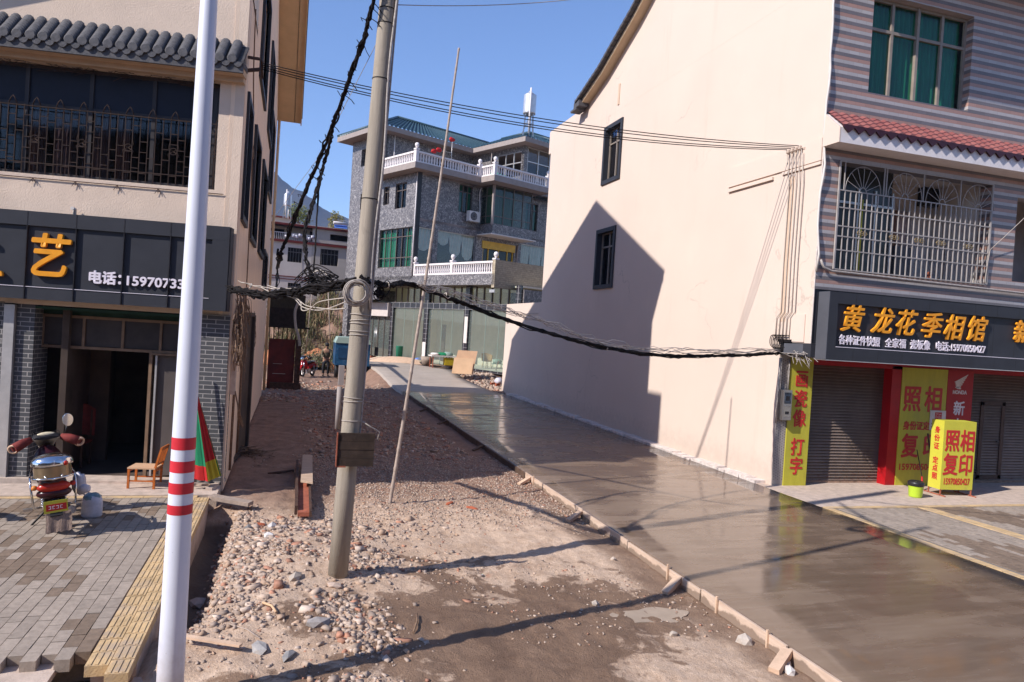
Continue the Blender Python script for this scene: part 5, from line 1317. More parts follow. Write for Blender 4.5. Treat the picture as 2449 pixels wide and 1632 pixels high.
for j in range(2):
    for k in range(9):
        if k != 4: m2.box(13.74 + k * .042, 13.765 + k * .042, -.0325, -.0305, 1.37 - j * .07, 1.393 - j * .07)
m2.build('small_print', 'blackp', nb_)

# standing yellow board
BF = Fr((13.04, 11.70, 0), (.995, -.10, 0), (.10, .995, 0))
ab = thing('standing_sign', 'yellow box shaped pavement sign with red characters standing before the shop', 'sign', tuple(BF.o))
m2 = MB(BF); m2.box(0, .78, 0, .34, .13, 1.56); m2.build('box', 'yellow2', ab)
for ch, x, z in (('照', .22, 1.00), ('相', .59, 1.00), ('复', .21, .50), ('印', .58, .50)): text(ch, .48, BF, x, z - .02, -.003, 'redtext', ab, 'red_character', .002, .010, align='CENTER', sx=.76)
text('15970850427', .19, BF, .08, .24, -.003, 'redtext', ab, 'phone_number', .002, .0022, width=.62)
SD = Fr(tuple(BF.p(0, .34, 0)), tuple(-BF.y), tuple(BF.x))
for ch, z in zip('身份证定点照', (1.30, 1.13, .96, .66, .50, .33)): text(ch, .15, SD, .17, z, -.003, 'redtext', ab, 'red_character', .002, .004, align='CENTER')
for (x, y) in ((.02, .01), (.76, .01), (.02, .33), (.76, .33)):
    m2 = MB(BF); m2.bar((x, y, 0), (x, y, .14), .022); m2.build('leg', 'rust_red', ab)
for x in (.02, .76):
    m2 = MB(BF); m2.bar((x, -.13, .012), (x, .45, .012), .022); m2.build('foot_bar', 'rust_red', ab)
# bucket, broom
bk = thing('waste_bucket', 'lime green plastic bucket lined with a black bag by the standing sign', 'bucket', (12.32, 11.62, 0))
m2 = MB(); m2.lathe((12.32, 11.62, .0), [(.115, 0), (.125, .02), (.145, .29), (.15, .30)], 24); m2.build('body', 'lime', bk)
m2 = MB(); m2.lathe((12.32, 11.62, .0), [(.149, .23), (.157, .27), (.155, .305), (.12, .33), (.09, .30), (.02, .28)], 18); m2.ball((12.38, 11.58, .26), .08, 9, 6, (1, 1, .8), .25); m2.build('bin_bag', 'blackp', bk)
pa, pb_, pc_ = on(2206, 1169, 1, 12.2), on(2205, 1140, 1, 12.28), on(2193, 1076, 1, 12.55)
bm_ = thing('broom', 'broom with dark handle and red sleeve leaning on the yellow banner behind the bucket', 'broom', tuple(pa))
m2 = MB(); m2.tube([pb_, pc_], .010, 6); m2.build('handle', 'blackp', bm_)
m2 = MB(); m2.tube([pa, pb_], [.03, .016], 8); m2.build('red_sleeve', 'redtext', bm_)
bm2 = MB(); bm2.bar(on(2219, 1037, 1, 12.5), on(2226, 1095, 1, 12.4), .028); tag(bm2.build('wooden_stick', 'wood_dark'), 'dark wooden stick leaning between the banner and the standing sign', 'stick')
# electricity meter and bracket on the pilaster
mt = thing('electric_meter', 'grey electricity meter box with glass front on the dotted pilaster', 'meter', (9.7, YS, 1.6))
m2 = MB(SF); m2.box(9.72, 9.93, -.14, -.002, 1.38, 2.0); m2.build('box', 'steel', mt)
m2 = MB(SF); m2.box(9.745, 9.905, -.146, -.141, 1.45, 1.68); m2.box(9.745, 9.905, -.146, -.141, 1.72, 1.95); m2.build('window', 'mirror', mt)
m2 = MB(SF); m2.box(9.78, 9.87, -.15, -.147, 1.78, 1.88); m2.box(9.78, 9.87, -.15, -.147, 1.50, 1.56); m2.build('counter', 'blackp', mt)
m2 = MB(SF)
for x in (9.70, 9.90): m2.tube([(x, -.03, 1.4 if x < 9.8 else 2.0), (x, -.03, 2.65)], .016, 6)
m2.tube([(9.66, -.03, 1.3), (9.66, -.03, 2.65)], .02, 6)
m2.build('conduit', 'cable_g', mt)
# wire rack on the side wall, four insulators and their wall wires
rk = thing('insulator_rack', 'row of wall insulators with vertical wires near the corner of the cream wall', 'insulators', (RX, 12.6, 6.9))
m2 = MB(); m2.bar((RX - .02, 12.32, 6.90), (RX - .02, 12.86, 6.90), .04); m2.build('rail', 'cement', rk)
for k in range(4):
    m2 = MB(); m2.lathe((RX - .10, 12.40 + k * .12, 6.92), [(.028, -.05), (.04, -.03), (.028, -.01), (.04, .015), (.025, .04)], 10); m2.build('insulator', 'cement', rk)
for k in range(5):
    m2 = MB(); y_ = 12.30 + k * .11; b_ = 3.6 - .0 * k
    m2.tube([(RX - .12, y_ + .02, 6.86), (RX - .03, y_, 6.2), (RX - .025, y_ + .02, 4.6), (RX - .025, y_, b_), (RX - .03, y_ + .12, b_ - .12), (RX - .03, y_ + .12, 3.05)], .010, 5); m2.build('wall_wire', 'cable_w', rk)
m2 = MB()
for k in range(9):
    y_ = 12.42 + k * .05; m2.tube(dens_path([(RX - .03, y_, 3.12), (RX - .09, y_ + .10, 3.10), (RX - .10, y_ + .10, 2.92), (RX - .04, y_ - .02, 2.82), (RX - .03, y_ - .2, 2.8)], 5), .009, 5)
m2.box(RX - .06, RX - .01, 12.35, 12.75, 2.98, 3.04); m2.build('service_loops', 'cable', rk)
m2 = MB(); m2.box(RX - .02, RX - .002, 12.0, 12.42, 3.0, 3.55); m2.build('wall_plate', 'cream', rk)
# loose junction mess under the overhang
jn = thing('cable_junction', 'grey junction plate and frayed cable ends under the overhang corner', 'junction box', (RX, 12.2, 2.8))
m2 = MB(); m2.bar((9.62, 12.50, 2.86), (9.74, 11.86, 2.86), .05, .2); m2.build('plate', 'charcoal2', jn)
m2 = MB()
for k in range(26):
    p0 = Vector((9.62, 12.4 - .02 * k, 2.76)); m2.tube(dens_path([p0 + Vector((0, .3, 0)), p0, p0 + Vector((random.uniform(-.04, .15), random.uniform(-.12, .1), random.uniform(-.05, .06))), p0 + Vector((random.uniform(.0, .2), random.uniform(-.25, 0), random.uniform(-.28, -.02)))], 4), .006, 4)
m2.build('cable_ends', 'cable_g', jn)

# ================================================================== GREY TILED BUILDING
D1 = Vector((math.sin(R(-24.6)), math.cos(R(-24.6)), 0)); D2 = Vector((math.sin(R(65.4)), math.cos(R(65.4)), 0))
GC = Vector((6.51, 41.97, 0))
G = Fr(GC, -D1, D2)            # local x towards the viewer's right (-D1), y away to the right (D2)
gb = thing('grey_building', 'four storey grey mottled stone building with teal tiled roof and white balustrades', 'building', tuple(GC))
# local x = -u ; lit face lies in the plane y=0 for x in [-8,0]; shaded face in the plane x=0 for y>0
ZF = 11.75
LH = [(-3.97, -.30, 6.25, 8.6), (-5.1, -4.35, 6.75, 7.6), (-3.75, -3.1, 10.13, 11.25), (-2.4, -1.2, 9.78, 11.3), (-6.6, -5.9, 10.1, 11.1)]
SH = [(.14, 1.27, 6.2, 8.6), (1.62, 4.5, 6.2, 8.6), (5.1, 7.7, 6.1, 8.3), (8.3, 11.5, 6.1, 8.65), (3.0, 4.05, 9.9, 11.6), (8.5, 9.6, 9.6, 11.4)]
m2 = MB(G)
m2.wall(-8, 0, 5.5, ZF, LH, 0, .25)
m2.wall(0.001, 13, 5.5, ZF, SH, 0, -.25, 'yz')
m2.wall(-8, -4, ZF, 14.62, [(-6.8, -5.6, 12.9, 14.0)], 0, .25)                    # top storey lit face
m2.wall(0.001, 7.0, ZF, 14.62, [(4.0, 5.0, 12.1, 13.9)], -4, -4.25, 'yz')          # set back top storey
m2.wall(-4, 1.2, ZF, 14.62, [(-2.2, 1.0, 12.7, 14.3)], 7.0, 7.2)
m2.wall(7.2, 13, ZF, 12.5, [], 1.2, .95, 'yz'); m2.box(.95, 1.198, 7.0, 7.3, 12.5, 14.62)
m2.box(-8, -7.8, .25, 13, 0, 14.61); m2.box(-8, 0, 12.8, 13, 0, 14.6)
m2.wall(-8, 7.4, 5.15, 5.70, [], .0, .24)                       # podium fascia in the lit plane
m2.box(-8, -7.4, .0, .24, 0, 5.15); m2.box(-8, -3.9, .02, .22, 4.3, 5.15)
wall = m2.build('wall', 'camo_stone', gb)
m2 = MB(G); m2.box(-8, 7.4, .25, 13, 5.2, 5.5); m2.box(-7.8, 0, .25, 12.8, 8.95, 9.1); m2.box(-7.8, 0, .25, 12.8, 11.62, 11.74); m2.build('floor_slab', 'grey_trim', gb)
m2 = MB(G); m2.box(-3.6, -3.5, .3, 12, 5.5, 11.6); m2.box(-6, -.3, 3.4, 3.5, 5.5, 11.6); m2.build('inner_wall', 'dark_room', gb)
m2 = MB(G); m2.box(-.03, -.005, -.012, -.001, 5.7, ZF); m2.box(.001, .02, -.01, .25, 5.7, ZF); m2.build('corner_strip', 'blackp', gb)
# balcony slab of the terrace, lit side and shaded side, plus bay
SLB = [(-4.5, -.8), (.8, -.8), (.8, 3.95), (2.1, 3.95), (2.1, 8.7), (-.25, 8.7), (-.25, .25), (-4.5, .25)]
m2 = MB(G); m2.prism(SLB, 'z', ZF, ZF + .34); m2.build('terrace_slab', 'grey_trim', gb)
# window fillings
def gwin(holes, plane, pane='greenglass', frame='brown_alu', rows=(.72,), cols=3, curtain=None, idx=None):
    for k, (a, b, c, d) in enumerate(holes):
        if idx is not None and k not in idx: continue
        P = (lambda x, y, z: (x, y, z)) if plane == 'xz' else (lambda x, y, z: (-y, x, z))
        m2 = MB(G); y = .12
        for x in [a + (b - a) * i / cols for i in range(cols + 1)]: m2.bar(P(x, y, c), P(x, y, d), .05)
        for z in [c + .02, d - .02] + [c + (d - c) * r_ for r_ in rows]: m2.bar(P(a, y, z), P(b, y, z), .05)
        f = m2.build('window', frame, gb)
        m2 = MB(G); m2.quad(P(a, y + .03, c), P(b, y + .03, c), P(b, y + .03, d), P(a, y + .03, d)); m2.build('pane', pane, f)
        if curtain:
            m2 = MB(G); m2.smooth = True; n = 50
            for (ta, tb) in ((0, .42), (.72, 1)) if curtain == 'curtain' else ((0, 1),):
                m2.grid([[P(a + (b - a) * (ta + (tb - ta) * t / n), y + .16 + .03 * math.sin(t * .9), z) for z in (c, d)] for t in range(n + 1)])
            m2.build('curtain', curtain, f)
gwin(LH, 'xz', rows=(.25, .78), cols=6, curtain='curtain', idx=[0]); gwin(LH, 'xz', pane='darkglass', cols=2, idx=[1, 2, 3, 4])
gwin(SH, 'yz', pane='clear', frame='alu', cols=1, rows=(), idx=[0, 3]); gwin(SH, 'yz', pane='clear', frame='alu', cols=1, rows=(), idx=[1]); gwin(SH, 'yz', cols=3, rows=(.75,), curtain='curtain', idx=[4, 5])
# scalloped blinds
def blind(y0_, y1_, zt, drop):
    m2 = MB(G); n = 14; w2 = (y1_ - y0_) / 2; yc = (y0_ + y1_) / 2; P = []
    for i in range(n + 1):
        t = -1 + 2 * i / n; zb_ = zt - drop * (.55 + .45 * math.sqrt(max(0, 1 - t * t)))
        P.append([(-.17 - .04 * math.sin(i * 2.0 + j), yc + w2 * t * (1 if j < 3 else .97), zt + (zb_ - zt) * j / 5) for j in range(6)])
    m2.smooth = True; m2.grid(P); m2.build('scalloped_blind', 'curtain_p', gb)
for a, b, dr_ in ((.16, 1.25, 1.35), (1.7, 2.55, .85), (2.58, 3.5, 1.45), (3.52, 4.45, 1.55), (8.35, 9.2, 1.4), (9.2, 10.3, 1.7), (10.3, 11.4, 1.5)): blind(a, b, 8.6, dr_)
# golden door under the bay
m2 = MB(G)
for y_ in (5.15, 5.6, 6.45, 7.2, 7.65): m2.bar((-.1, y_, 5.6), (-.1, y_, 8.0), .07)
m2.bar((-.1, 5.1, 8.0), (-.1, 7.7, 8.0), .08); d_ = m2.build('golden_door', 'gold_frame', gb)
m2 = MB(G); m2.box(-.02, .06, 5.0, 7.75, 7.95, 8.42)
m2.build('pelmet', 'gold_frame', d_)
m2 = MB(G); m2.quad((-.12, 5.1, 5.6), (-.12, 7.7, 5.6), (-.12, 7.7, 8.2), (-.12, 5.1, 8.2)); m2.build('pane', 'darkglass', d_)
# bay window storey three
BX, B0_, B1_ = 1.25, 4.75, 8.0
m2 = MB(G); m2.wall(B0_, B1_, 8.75, 9.35, [], BX, BX - .2, 'yz') ; m2.box(.001, BX - .21, B0_, B0_ + .15, 8.75, 9.35); m2.box(.001, BX - .21, B1_ - .15, B1_, 8.75, 9.35); m2.build('bay_parapet', 'camo_stone', gb)
m2 = MB(G); m2.box(.001, BX + .15, B0_ - .2, B1_ + .3, 8.68, 8.749); m2.build('bay_floor', 'white_plaster', gb)
m2 = MB(G)
for y_ in (B0_, 5.6, 6.4, 7.2, B1_ - .05): m2.bar((BX - .1, y_, 9.35), (BX - .1, y_, ZF), .05)
m2.bar((.5, B0_ + .02, 9.35), (.5, B0_ + .02, ZF), .05)
for z in (9.37, 9.85, 11.1, 11.7): m2.bar((BX - .1, B0_, z), (BX - .1, B1_ - .05, z), .05); m2.bar((0, B0_ + .02, z), (BX - .1, B0_ + .02, z), .05)
f = m2.build('bay_window', 'brown_alu', gb)
m2 = MB(G); m2.quad((BX - .12, B0_ + .04, 9.35), (BX - .12, B1_ - .05, 9.35), (BX - .12, B1_ - .05, ZF), (BX - .12, B0_ + .04, ZF)); m2.quad((0.02, B0_ + .04, 9.35), (BX - .12, B0_ + .04, 9.35), (BX - .12, B0_ + .04, ZF), (0.02, B0_ + .04, ZF)); m2.build('pane', glassmat('olive_green_glass', (.42, .52, .44), .02), f)
m2 = MB(G); m2.bar((BX - .08, B0_, 9.3), (BX - .08, B0_, ZF), .13); m2.build('corner_post', 'grey_trim', f)
m2 = MB(G); m2.smooth = True; m2.grid([[(.25, B0_ + .15 + t * .05, z) if t < 18 else (.25 + .05 * math.sin(t), B0_ + .15 + t * .05, z) for z in (9.3, 11.7)] for t in range(50)]); m2.build('curtain', pm('olive_curtain', (.16, .26, .19), .8, .2, 3, .1, streak=(9, 9, .3)), f)
# glazed room top storey
m2 = MB(G)
for y_ in (7.35, 8.3, 9.3, 10.4): m2.bar((1.12, y_, 12.5), (1.12, y_, 14.6), .06)
for z in (12.5, 13.7, 14.58): m2.bar((1.12, 7.3, z), (1.12, 11.5, z), .06)
f = m2.build('glazed_room', 'alu', gb)
m2 = MB(G); m2.quad((1.08, 7.3, 12.5), (1.08, 12, 12.5), (1.08, 12, 14.6), (1.08, 7.3, 14.6)); m2.build('pane', 'clear', f)
m2 = MB(G)
for x in (-2.2, -1.4, -.6, .2, 1.0): m2.bar((x, 7.05, 12.7), (x, 7.05, 14.3), .06)
for z in (12.7, 13.6, 14.28): m2.bar((-2.2, 7.05, z), (1.0, 7.05, z), .06)
m2.build('side_glazing', 'alu', gb)
# roof: eaves slab and hipped teal tiles
EV = [(-8.7, -.8), (-3.2, -.8), (-3.2, 6.3), (2.0, 6.3), (2.0, 13.6), (-8.7, 13.6)]
m2 = MB(G); m2.prism(EV, 'z', 14.62, 14.92); ef = m2.build('eaves_slab', 'grey_trim', gb)
def tiled(mb, a, b, c, d, n=18):
    """sloping tile field: a,b eave corners, c,d ridge corners (d above a)"""
    a, b, c, d = map(Vector, (a, b, c, d)); L = (b - a).length; w_ = int(L / .30); P = []
    nrm = (b - a).cross(d - a).normalized(); nrm = nrm if nrm.z > 0 else -nrm
    for i in range(w_ * 4 + 1):
        t = i / (w_ * 4); e = a.lerp(b, t); r_ = d.lerp(c, t); row = []
        for k in range(n * 2 + 1):
            s_ = k / (n * 2); row.append(e.lerp(r_, s_) + nrm * (.05 * math.cos(i * math.pi / 2) + (.035 if k % 2 else 0)))
        P.append(row)
    mb.grid(P)
m2 = MB(G); zr = 16.4
tiled(m2, (-3.2, -.8, 14.93), (-3.2, 13.6, 14.93), (-5.95, 10.8, zr), (-5.95, 2.0, zr))
tiled(m2, (-8.7, -.8, 14.93), (-3.2, -.8, 14.93), (-5.95, 2.0, zr), (-5.95, 2.0, zr))
tiled(m2, (2.0, 6.3, 14.93), (2.0, 13.6, 14.93), (-.6, 11.0, 16.1), (-.6, 8.9, 16.1), 10)
tiled(m2, (-3.2, 6.3, 14.93), (2.0, 6.3, 14.93), (-.6, 8.9, 16.1), (-3.4, 8.9, 16.1), 10)
rf = m2.build('roof', 'teal', gb)
m2 = MB(G); m2.tube([(-5.95, 2.0, zr + .06), (-5.95, 10.8, zr + .06)], .10, 6); m2.tube([(-5.95, 2.0, zr + .06), (-3.2, -.8, 15.0)], .09, 6); m2.tube([(-5.95, 2.0, zr + .06), (-8.7, -.8, 15.0)], .09, 6); m2.build('ridge_tiles', 'teal', rf)
m2 = MB(G); m2.tube([(-3.4, 8.9, 16.16), (-.6, 8.9, 16.16)], .09, 6); m2.tube([(-.6, 8.9, 16.16), (-.6, 11, 16.16)], .09, 6); m2.tube([(-.6, 8.9, 16.16), (2.0, 6.3, 15)], .08, 6); m2.build('ridge_tiles', 'teal', rf)
# balustrades
bproto = None
def baluster_mesh():
    m2 = MB(); m2.lathe((0, 0, 0), [(.055, 0), (.055, .04), (.03, .07), (.058, .20), (.035, .36), (.045, .40), (.055, .42), (.055, .46)], 8); return m2
nbal = [0]
def balustrade(a, b, z, posts=(), parent=gb, extra=True):
    global bproto
    a = Vector((a[0], a[1], z)); b = Vector((b[0], b[1], z)); L = (b - a).length; d = (b - a).normalized()
    m2 = MB(G); m2.bar(a + Vector((0, 0, .04)), b + Vector((0, 0, .04)), .18, .08); m2.bar(a + Vector((0, 0, .60)), b + Vector((0, 0, .60)), .18, .10); r_ = m2.build('balustrade_rail', 'white', parent)
    n = int(L / .185)
    for i in range(n):
        p = G.p(*(a + d * (L * (i + .5) / n) + Vector((0, 0, .08)))) - gb.location
        if bproto is None: bproto = baluster_mesh().build('baluster', 'white', None); o = bproto
        else: o = bproto.copy(); COL.objects.link(o)
        o.parent = r_; o.location = p; nbal[0] += 1
    for t in posts:
        p = a + d * L * t
        m2 = MB(G); m2.box(p.x - .1, p.x + .1, p.y - .1, p.y + .1, z, z + .74); m2.box(p.x - .13, p.x + .13, p.y - .13, p.y + .13, z + .70, z + .78); m2.lathe((p.x, p.y, z + .78), [(.06, 0), (.05, .04), (.11, .12), (.13, .2), (.10, .29), (.02, .33)], 10)
        m2.build('post', 'white', r_)
balustrade((.05, .12), (7.3, .12), 5.72, (.0, .5, 1.0))
balustrade((-4.0, -.65), (.65, -.65), ZF + .34, (0, 1))
balustrade((.65, -.65), (.65, 3.95), ZF + .34, (1,))
balustrade((.65, 4.08), (1.95, 4.08), ZF + .34, (1,))
balustrade((1.95, 4.1), (1.95, 8.5), ZF + .34, (1,))
# beige parapet right of the lower balustrade
m2 = MB(G); m2.wall(.0, 4.2, 5.0, 6.42, [], 7.42, 7.2, 'yz'); m2.build('stone_parapet', 'beige_brick', gb)
m2 = MB(G); m2.bar((7.3, 4.2, 5.71), (6.4, 9.5, 5.71), .22, 1.42); m2.build('dark_stone_parapet', 'beige_brick', gb)
m2 = MB(G); m2.box(-.2, 7.2, .25, 9, 5.51, 5.6); m2.build('balcony_floor', 'grey_trim', gb)
# ground floor glass shops, one metre behind the podium front
YG = 1.0
m2 = MB(G); m2.wall(-3.75, 8.2, .60, 4.22, [(-3.55, -.02, .70, 3.88), (.36, 3.86, .70, 3.88), (4.22, 8.0, .70, 3.88)], YG, YG + .25); m2.box(-3.6, -3.4, YG - .03, YG, 0.7, 4.2)
m2.box(-.05, .36, YG, YG + .2, 4.2, 5.2); m2.box(3.84, 4.2, YG, YG + .2, 4.2, 5.2); m2.box(8.0, 8.3, YG, YG + .2, .6, 5.2)
m2.build('black_tile_pier', 'blacktile', gb)
m2 = MB(G); m2.box(-.02, .30, YG - .015, YG - .001, .75, 1.9); m2.box(3.9, 4.18, YG - .015, YG - .001, 2.05, 3.5); m2.build('bare_plaster_patch', 'white_plaster', gb)
m2 = MB(G); m2.box(-8, -3.76, YG - .2, YG + .1, 3.3, 4.15); m2.build('lintel_beam', pm('raw_block_beam', (.55, .49, .47), .9, .1, 4, .5, 30), gb)
for k, (a, b) in enumerate(((-3.55, -.02), (.36, 3.86), (4.22, 8.0))):
    m2 = MB(G); m2.quad((a, YG + .1, .7), (b, YG + .1, .7), (b, YG + .1, 3.88), (a, YG + .1, 3.88)); o = m2.build('shop_window', 'shopglass', gb)
    m2 = MB(G)
    for t in (.0, .37, .66, 1.0): m2.bar((a + (b - a) * t, YG + .095, .7), (a + (b - a) * t, YG + .095, 3.88), .02)
    m2.build('glass_joint', 'pale_green', o)
    m2 = MB(G); m2.bar((b - .02, YG + .02, .7), (b - .02, YG + .02, 3.88), .05); m2.build('black_trim', 'blackp', o)
m2 = MB(G)
x = -7.4
while x < -3.8: m2.bar((x, YG + .1, .7), (x, YG + .1, 3.3), .05); x += .72
m2.bar((-7.4, YG + .1, 3.28), (-3.8, YG + .1, 3.28), .06); f = m2.build('glass_door', 'brown_alu', gb)
m2 = MB(G); m2.quad((-7.4, YG + .12, .7), (-3.8, YG + .12, .7), (-3.8, YG + .12, 3.3), (-7.4, YG + .12, 3.3)); m2.build('pane', 'shopglass', f)
m2 = MB(G)
for x in (-5.50, -5.32): m2.tube([(x, YG + .03, 1.3), (x, YG + .03, 2.6)], .025, 6)
m2.build('handle', 'steel', f)
m2 = MB(G); n = 17
for i in range(n + 1):
    x = -3.4 + 11.4 * i / n; m2.bar((x, YG + .12, 4.22), (x, YG + .12, 5.15), .07)
f = m2.build('transom_window', 'brown_alu', gb)
m2 = MB(G); m2.quad((-7.4, YG + .14, 4.2), (8.0, YG + .14, 4.2), (8.0, YG + .14, 5.2), (-7.4, YG + .14, 5.2)); m2.build('pane', 'clear', f)
m2 = MB(G); m2.box(-7.6, 8.2, 4.6, 4.8, .5, 5.2); m2.box(-7.6, 8.2, YG + .3, 4.7, .55, .69); m2.box(-7.6, 8.2, YG + .3, 4.7, 5.1, 5.19); m2.box(-3.8, -3.65, YG + .3, 4.7, .6, 5.2)
m2.build('shop_interior', 'beige_room', gb)
m2 = MB(G); m2.box(4.9, 8.2, 3.4, 3.5, .7, 2.6); m2.box(4.9, 8.2, 3.35, 3.5, 3.2, 5.0); m2.box(-1.6, -1.3, 3.5, 3.6, .7, 3.0); m2.build('dark_interior_wall', 'dark_room', gb)
m2 = MB(G); m2.wall(2.0, 12, .5, 5.0, [], 8.4, 8.2, 'yz'); m2.box(8.2, 8.4, 1.2, 2.0, .5, 5.0); m2.build('ground_side_wall', 'camo_stone', gb)
m2 = MB(G); m2.tube([(-.06, -.05, 5.7), (-.06, -.05, 11.7)], .03, 6); m2.build('downpipe', 'white', gb)
m2 = MB(G); m2.tube([(-3.8, .6, 12.0), (-3.8, .6, 14.6)], .03, 6); m2.build('upper_downpipe', 'white', gb)
m2 = MB(G); m2.tube([(7.0, 6.1, 5.1), (7.0, 6.1, 2.0)], .05, 6); m2.tube([(.05, 7.95, 6.2), (.05, 7.95, 8.5)], .06, 6); m2.tube([(-1.55, 6.6, 12), (-1.55, 6.6, 14.6)], .03, 6); m2.build('pipes', 'grey_trim', gb)
m2 = MB(G); m2.box(7.1, 7.5, -.02, .0, 4.75, 4.9) ; m2.build('lamp_fitting', 'alu', gb)
# AC units
def ac(P, ux, uy, label, s=1.0):
    fr2 = Fr(P, ux, uy); a = thing('air_conditioner', label, 'air conditioner', tuple(P))
    m2 = MB(fr2); m2.box(-.42 * s, .42 * s, 0, .30, 0, .62 * s); m2.build('casing', 'acwhite', a)
    m2 = MB(fr2); m2.lathe((-.08 * s, -.004, .31 * s), [(.25 * s, -.01), (.25 * s, .004)], 20, 'y'); g_ = m2.build('fan_grille', 'charcoal', a)
    m2 = MB(fr2)
    for r_ in (.08, .14, .2): m2.torus((-.08 * s, -.018, .31 * s), (0, 1, 0), r_ * s, .006, 18, 4)
    m2.build('grille_ring', 'acwhite', g_)
    m2 = MB(fr2); m2.bar((-.35 * s, .0, -.03), (-.35 * s, .35, -.03), .04); m2.bar((.35 * s, 0, -.03), (.35 * s, .35, -.03), .04); m2.build('bracket', 'steel', a)
ac(G.p(.42, 3.98, 9.42), D2, D1, 'white air conditioner unit on the dark wall left of the green bay window', 1.0)
ac(G.p(-3.6, 6.1, 13.3), D2, D1, 'white air conditioner unit on the top terrace wall under the eaves', 1.0)
m2 = MB(G); m2.tube(dens_path([(.1, 4.45, 9.7), (.1, 4.6, 10.2), (.1, 4.5, 11.2), (.1, 4.6, 11.6)], 5), .03, 5); tag(m2.build('drain_hose', 'white'), 'white drain hose climbing the dark wall beside the air conditioner', 'hose')
# water tank on the roof
def tank(P, r, h, leg, label, n=4):
    t_ = thing('water_tank', label, 'water tank', tuple(P)); P = Vector(P)
    m2 = MB(Fr(P)); m2.lathe((0, 0, leg), [(.02, 0), (r * .8, .03)] + [(r * (1 + .02 * (k % 2)), .06 + (h - .12) * k / 14) for k in range(15)] + [(r * .8, h), (.12, h + .14), (.1, h + .22)], 24); m2.build('tank', 'tanksteel', t_)
    for k in range(n):
        a = 2 * math.pi * k / n + .5; m2 = MB(Fr(P)); m2.bar((r * .85 * math.cos(a), r * .85 * math.sin(a), leg), (r * 1.15 * math.cos(a), r * 1.15 * math.sin(a), 0), .07); m2.build('leg', 'steel', t_)
    m2 = MB(Fr(P))
    for z in (.9, 1.8):
        if z < leg:
            q_ = [(r * (1.15 - .3 * z / leg) * math.cos(2 * math.pi * k / n + .5), r * (1.15 - .3 * z / leg) * math.sin(2 * math.pi * k / n + .5), z) for k in range(n)]
            for k in range(n): m2.bar(q_[k], q_[(k + 1) % n], .05)
    m2.bar((-r, 0, .3), (r * .5, .2, 1.7), .04); m2.build('brace', 'steel', t_)
    m2 = MB(Fr(P)); m2.tube([(-.1, -r * 1.02, 0), (-.1, -r * 1.02, leg + h + .3)], .05, 6); m2.tube([(.1, 0, 0), (.1, 0, leg)], .05, 6); m2.build('pipe', 'white', t_)
tp = rp(1262, 332, 44.5)
tank((tp.x, tp.y, tp.z), .40, 1.32, 1.5, 'shiny steel water tank on a tall stand above the grey building')
# washing and red flags on the terrace
m2 = MB(G); m2.tube([(.2, 2.1, 12.3), (.2, 2.1, 14.1)], .02, 5); m2.tube([(.1, .9, 13.2), (.2, 2.1, 13.25)], .015, 5); tag(m2.build('drying_pole', 'alu'), 'thin drying pole standing on the white balustraded terrace', 'pole')
for (y_, z_, c, l) in ((2.0, 14.0, 'red_cloth', 'small red flag on top of the terrace drying pole'), (1.1, 13.2, 'red_cloth', 'red cloth drooping over the terrace balustrade'), (.75, 13.05, 'red_cloth', 'red rag left of the drooping cloth on the balustrade')):
    m2 = MB(G); m2.ball((.3, y_, z_), .16, 8, 6, (.5, 1.3, .8), .25); tag(m2.build('cloth', c), l, 'cloth')
m2 = MB(G)
for k in range(8): m2.ball((.3, 5.2 + k * .2 + random.uniform(-.1, .1), 12.5 + random.uniform(0, .15)), .12, 7, 5, (1, 1, .7), .3)
tag(m2.build('plant_pots', 'curtain'), 'row of leafy potted plants behind the right terrace balustrade', 'plants', kind='stuff')

# ------------------------------------------------------------------ yard in front of the grey building
def yz(x, y): return max(gh(x, y), 0) if False else gh(x, y)
def at(px_, py_, z): return on(px_, py_, 2, z)
sp = at(950, 866, .60)
m2 = MB(); P = []
for i in range(22):
    row = []
    for j in range(16):
        x = -2.3 + 4.6 * i / 21; y = -1.0 + 2.0 * j / 15; r2 = (x / 2.3) ** 2 + (y / 1.0) ** 2; row.append((sp.x + x, sp.y + y, .56 + .36 * max(0, 1 - r2) ** .8 + random.uniform(-.015, .015) * (r2 < 1)))
    P.append(row)
m2.smooth = True; m2.grid(P); tag(m2.build('sand_pile', 'sand'), 'low pile of yellow sand before the glass shop fronts', 'sand', kind='stuff')
tb = thing('work_table', 'low makeshift table piled with sacks in front of the glass shops', 'table', tuple(at(1057, 883, .60)))
c = at(1057, 880, .60); TF = yawfr(tuple(c), 4)
m2 = MB(TF); m2.box(-.72, .72, -.4, .4, .62, .68); m2.build('top', 'white_plaster', tb)
for sx_ in (-.62, .62):
    for sy_ in (-.32, .32): m2 = MB(TF); m2.bar((sx_, sy_, 0), (sx_, sy_, .62), .05); m2.build('leg', 'rust_red', tb)
m2 = MB(TF); m2.box(-.6, .6, -.3, .3, .12, .16); m2.build('lower_shelf', 'wood', tb)
for (dx, sc_, mt_, l) in ((.0, (1.5, 1, .45), 'green_cloth', 'green plastic sheet heaped on the makeshift table'), (.28, (1.2, 1, .6), 'pale_green', 'pale sack lying on the green sheet on the table'), (-.45, (1.0, 1, .3), 'white_plaster', 'flat white sack on the left end of the table')):
    m2 = MB(TF); m2.ball((dx, 0, .74), .25, 10, 7, sc_, .18); tag(m2.build('sack', mt_), l, 'sack')
m2 = MB(TF); m2.box(.05, .55, -.35, .0, .17, .58); tag(m2.build('carton', 'yellow_cloth'), 'yellowish carton stored under the makeshift table', 'carton')
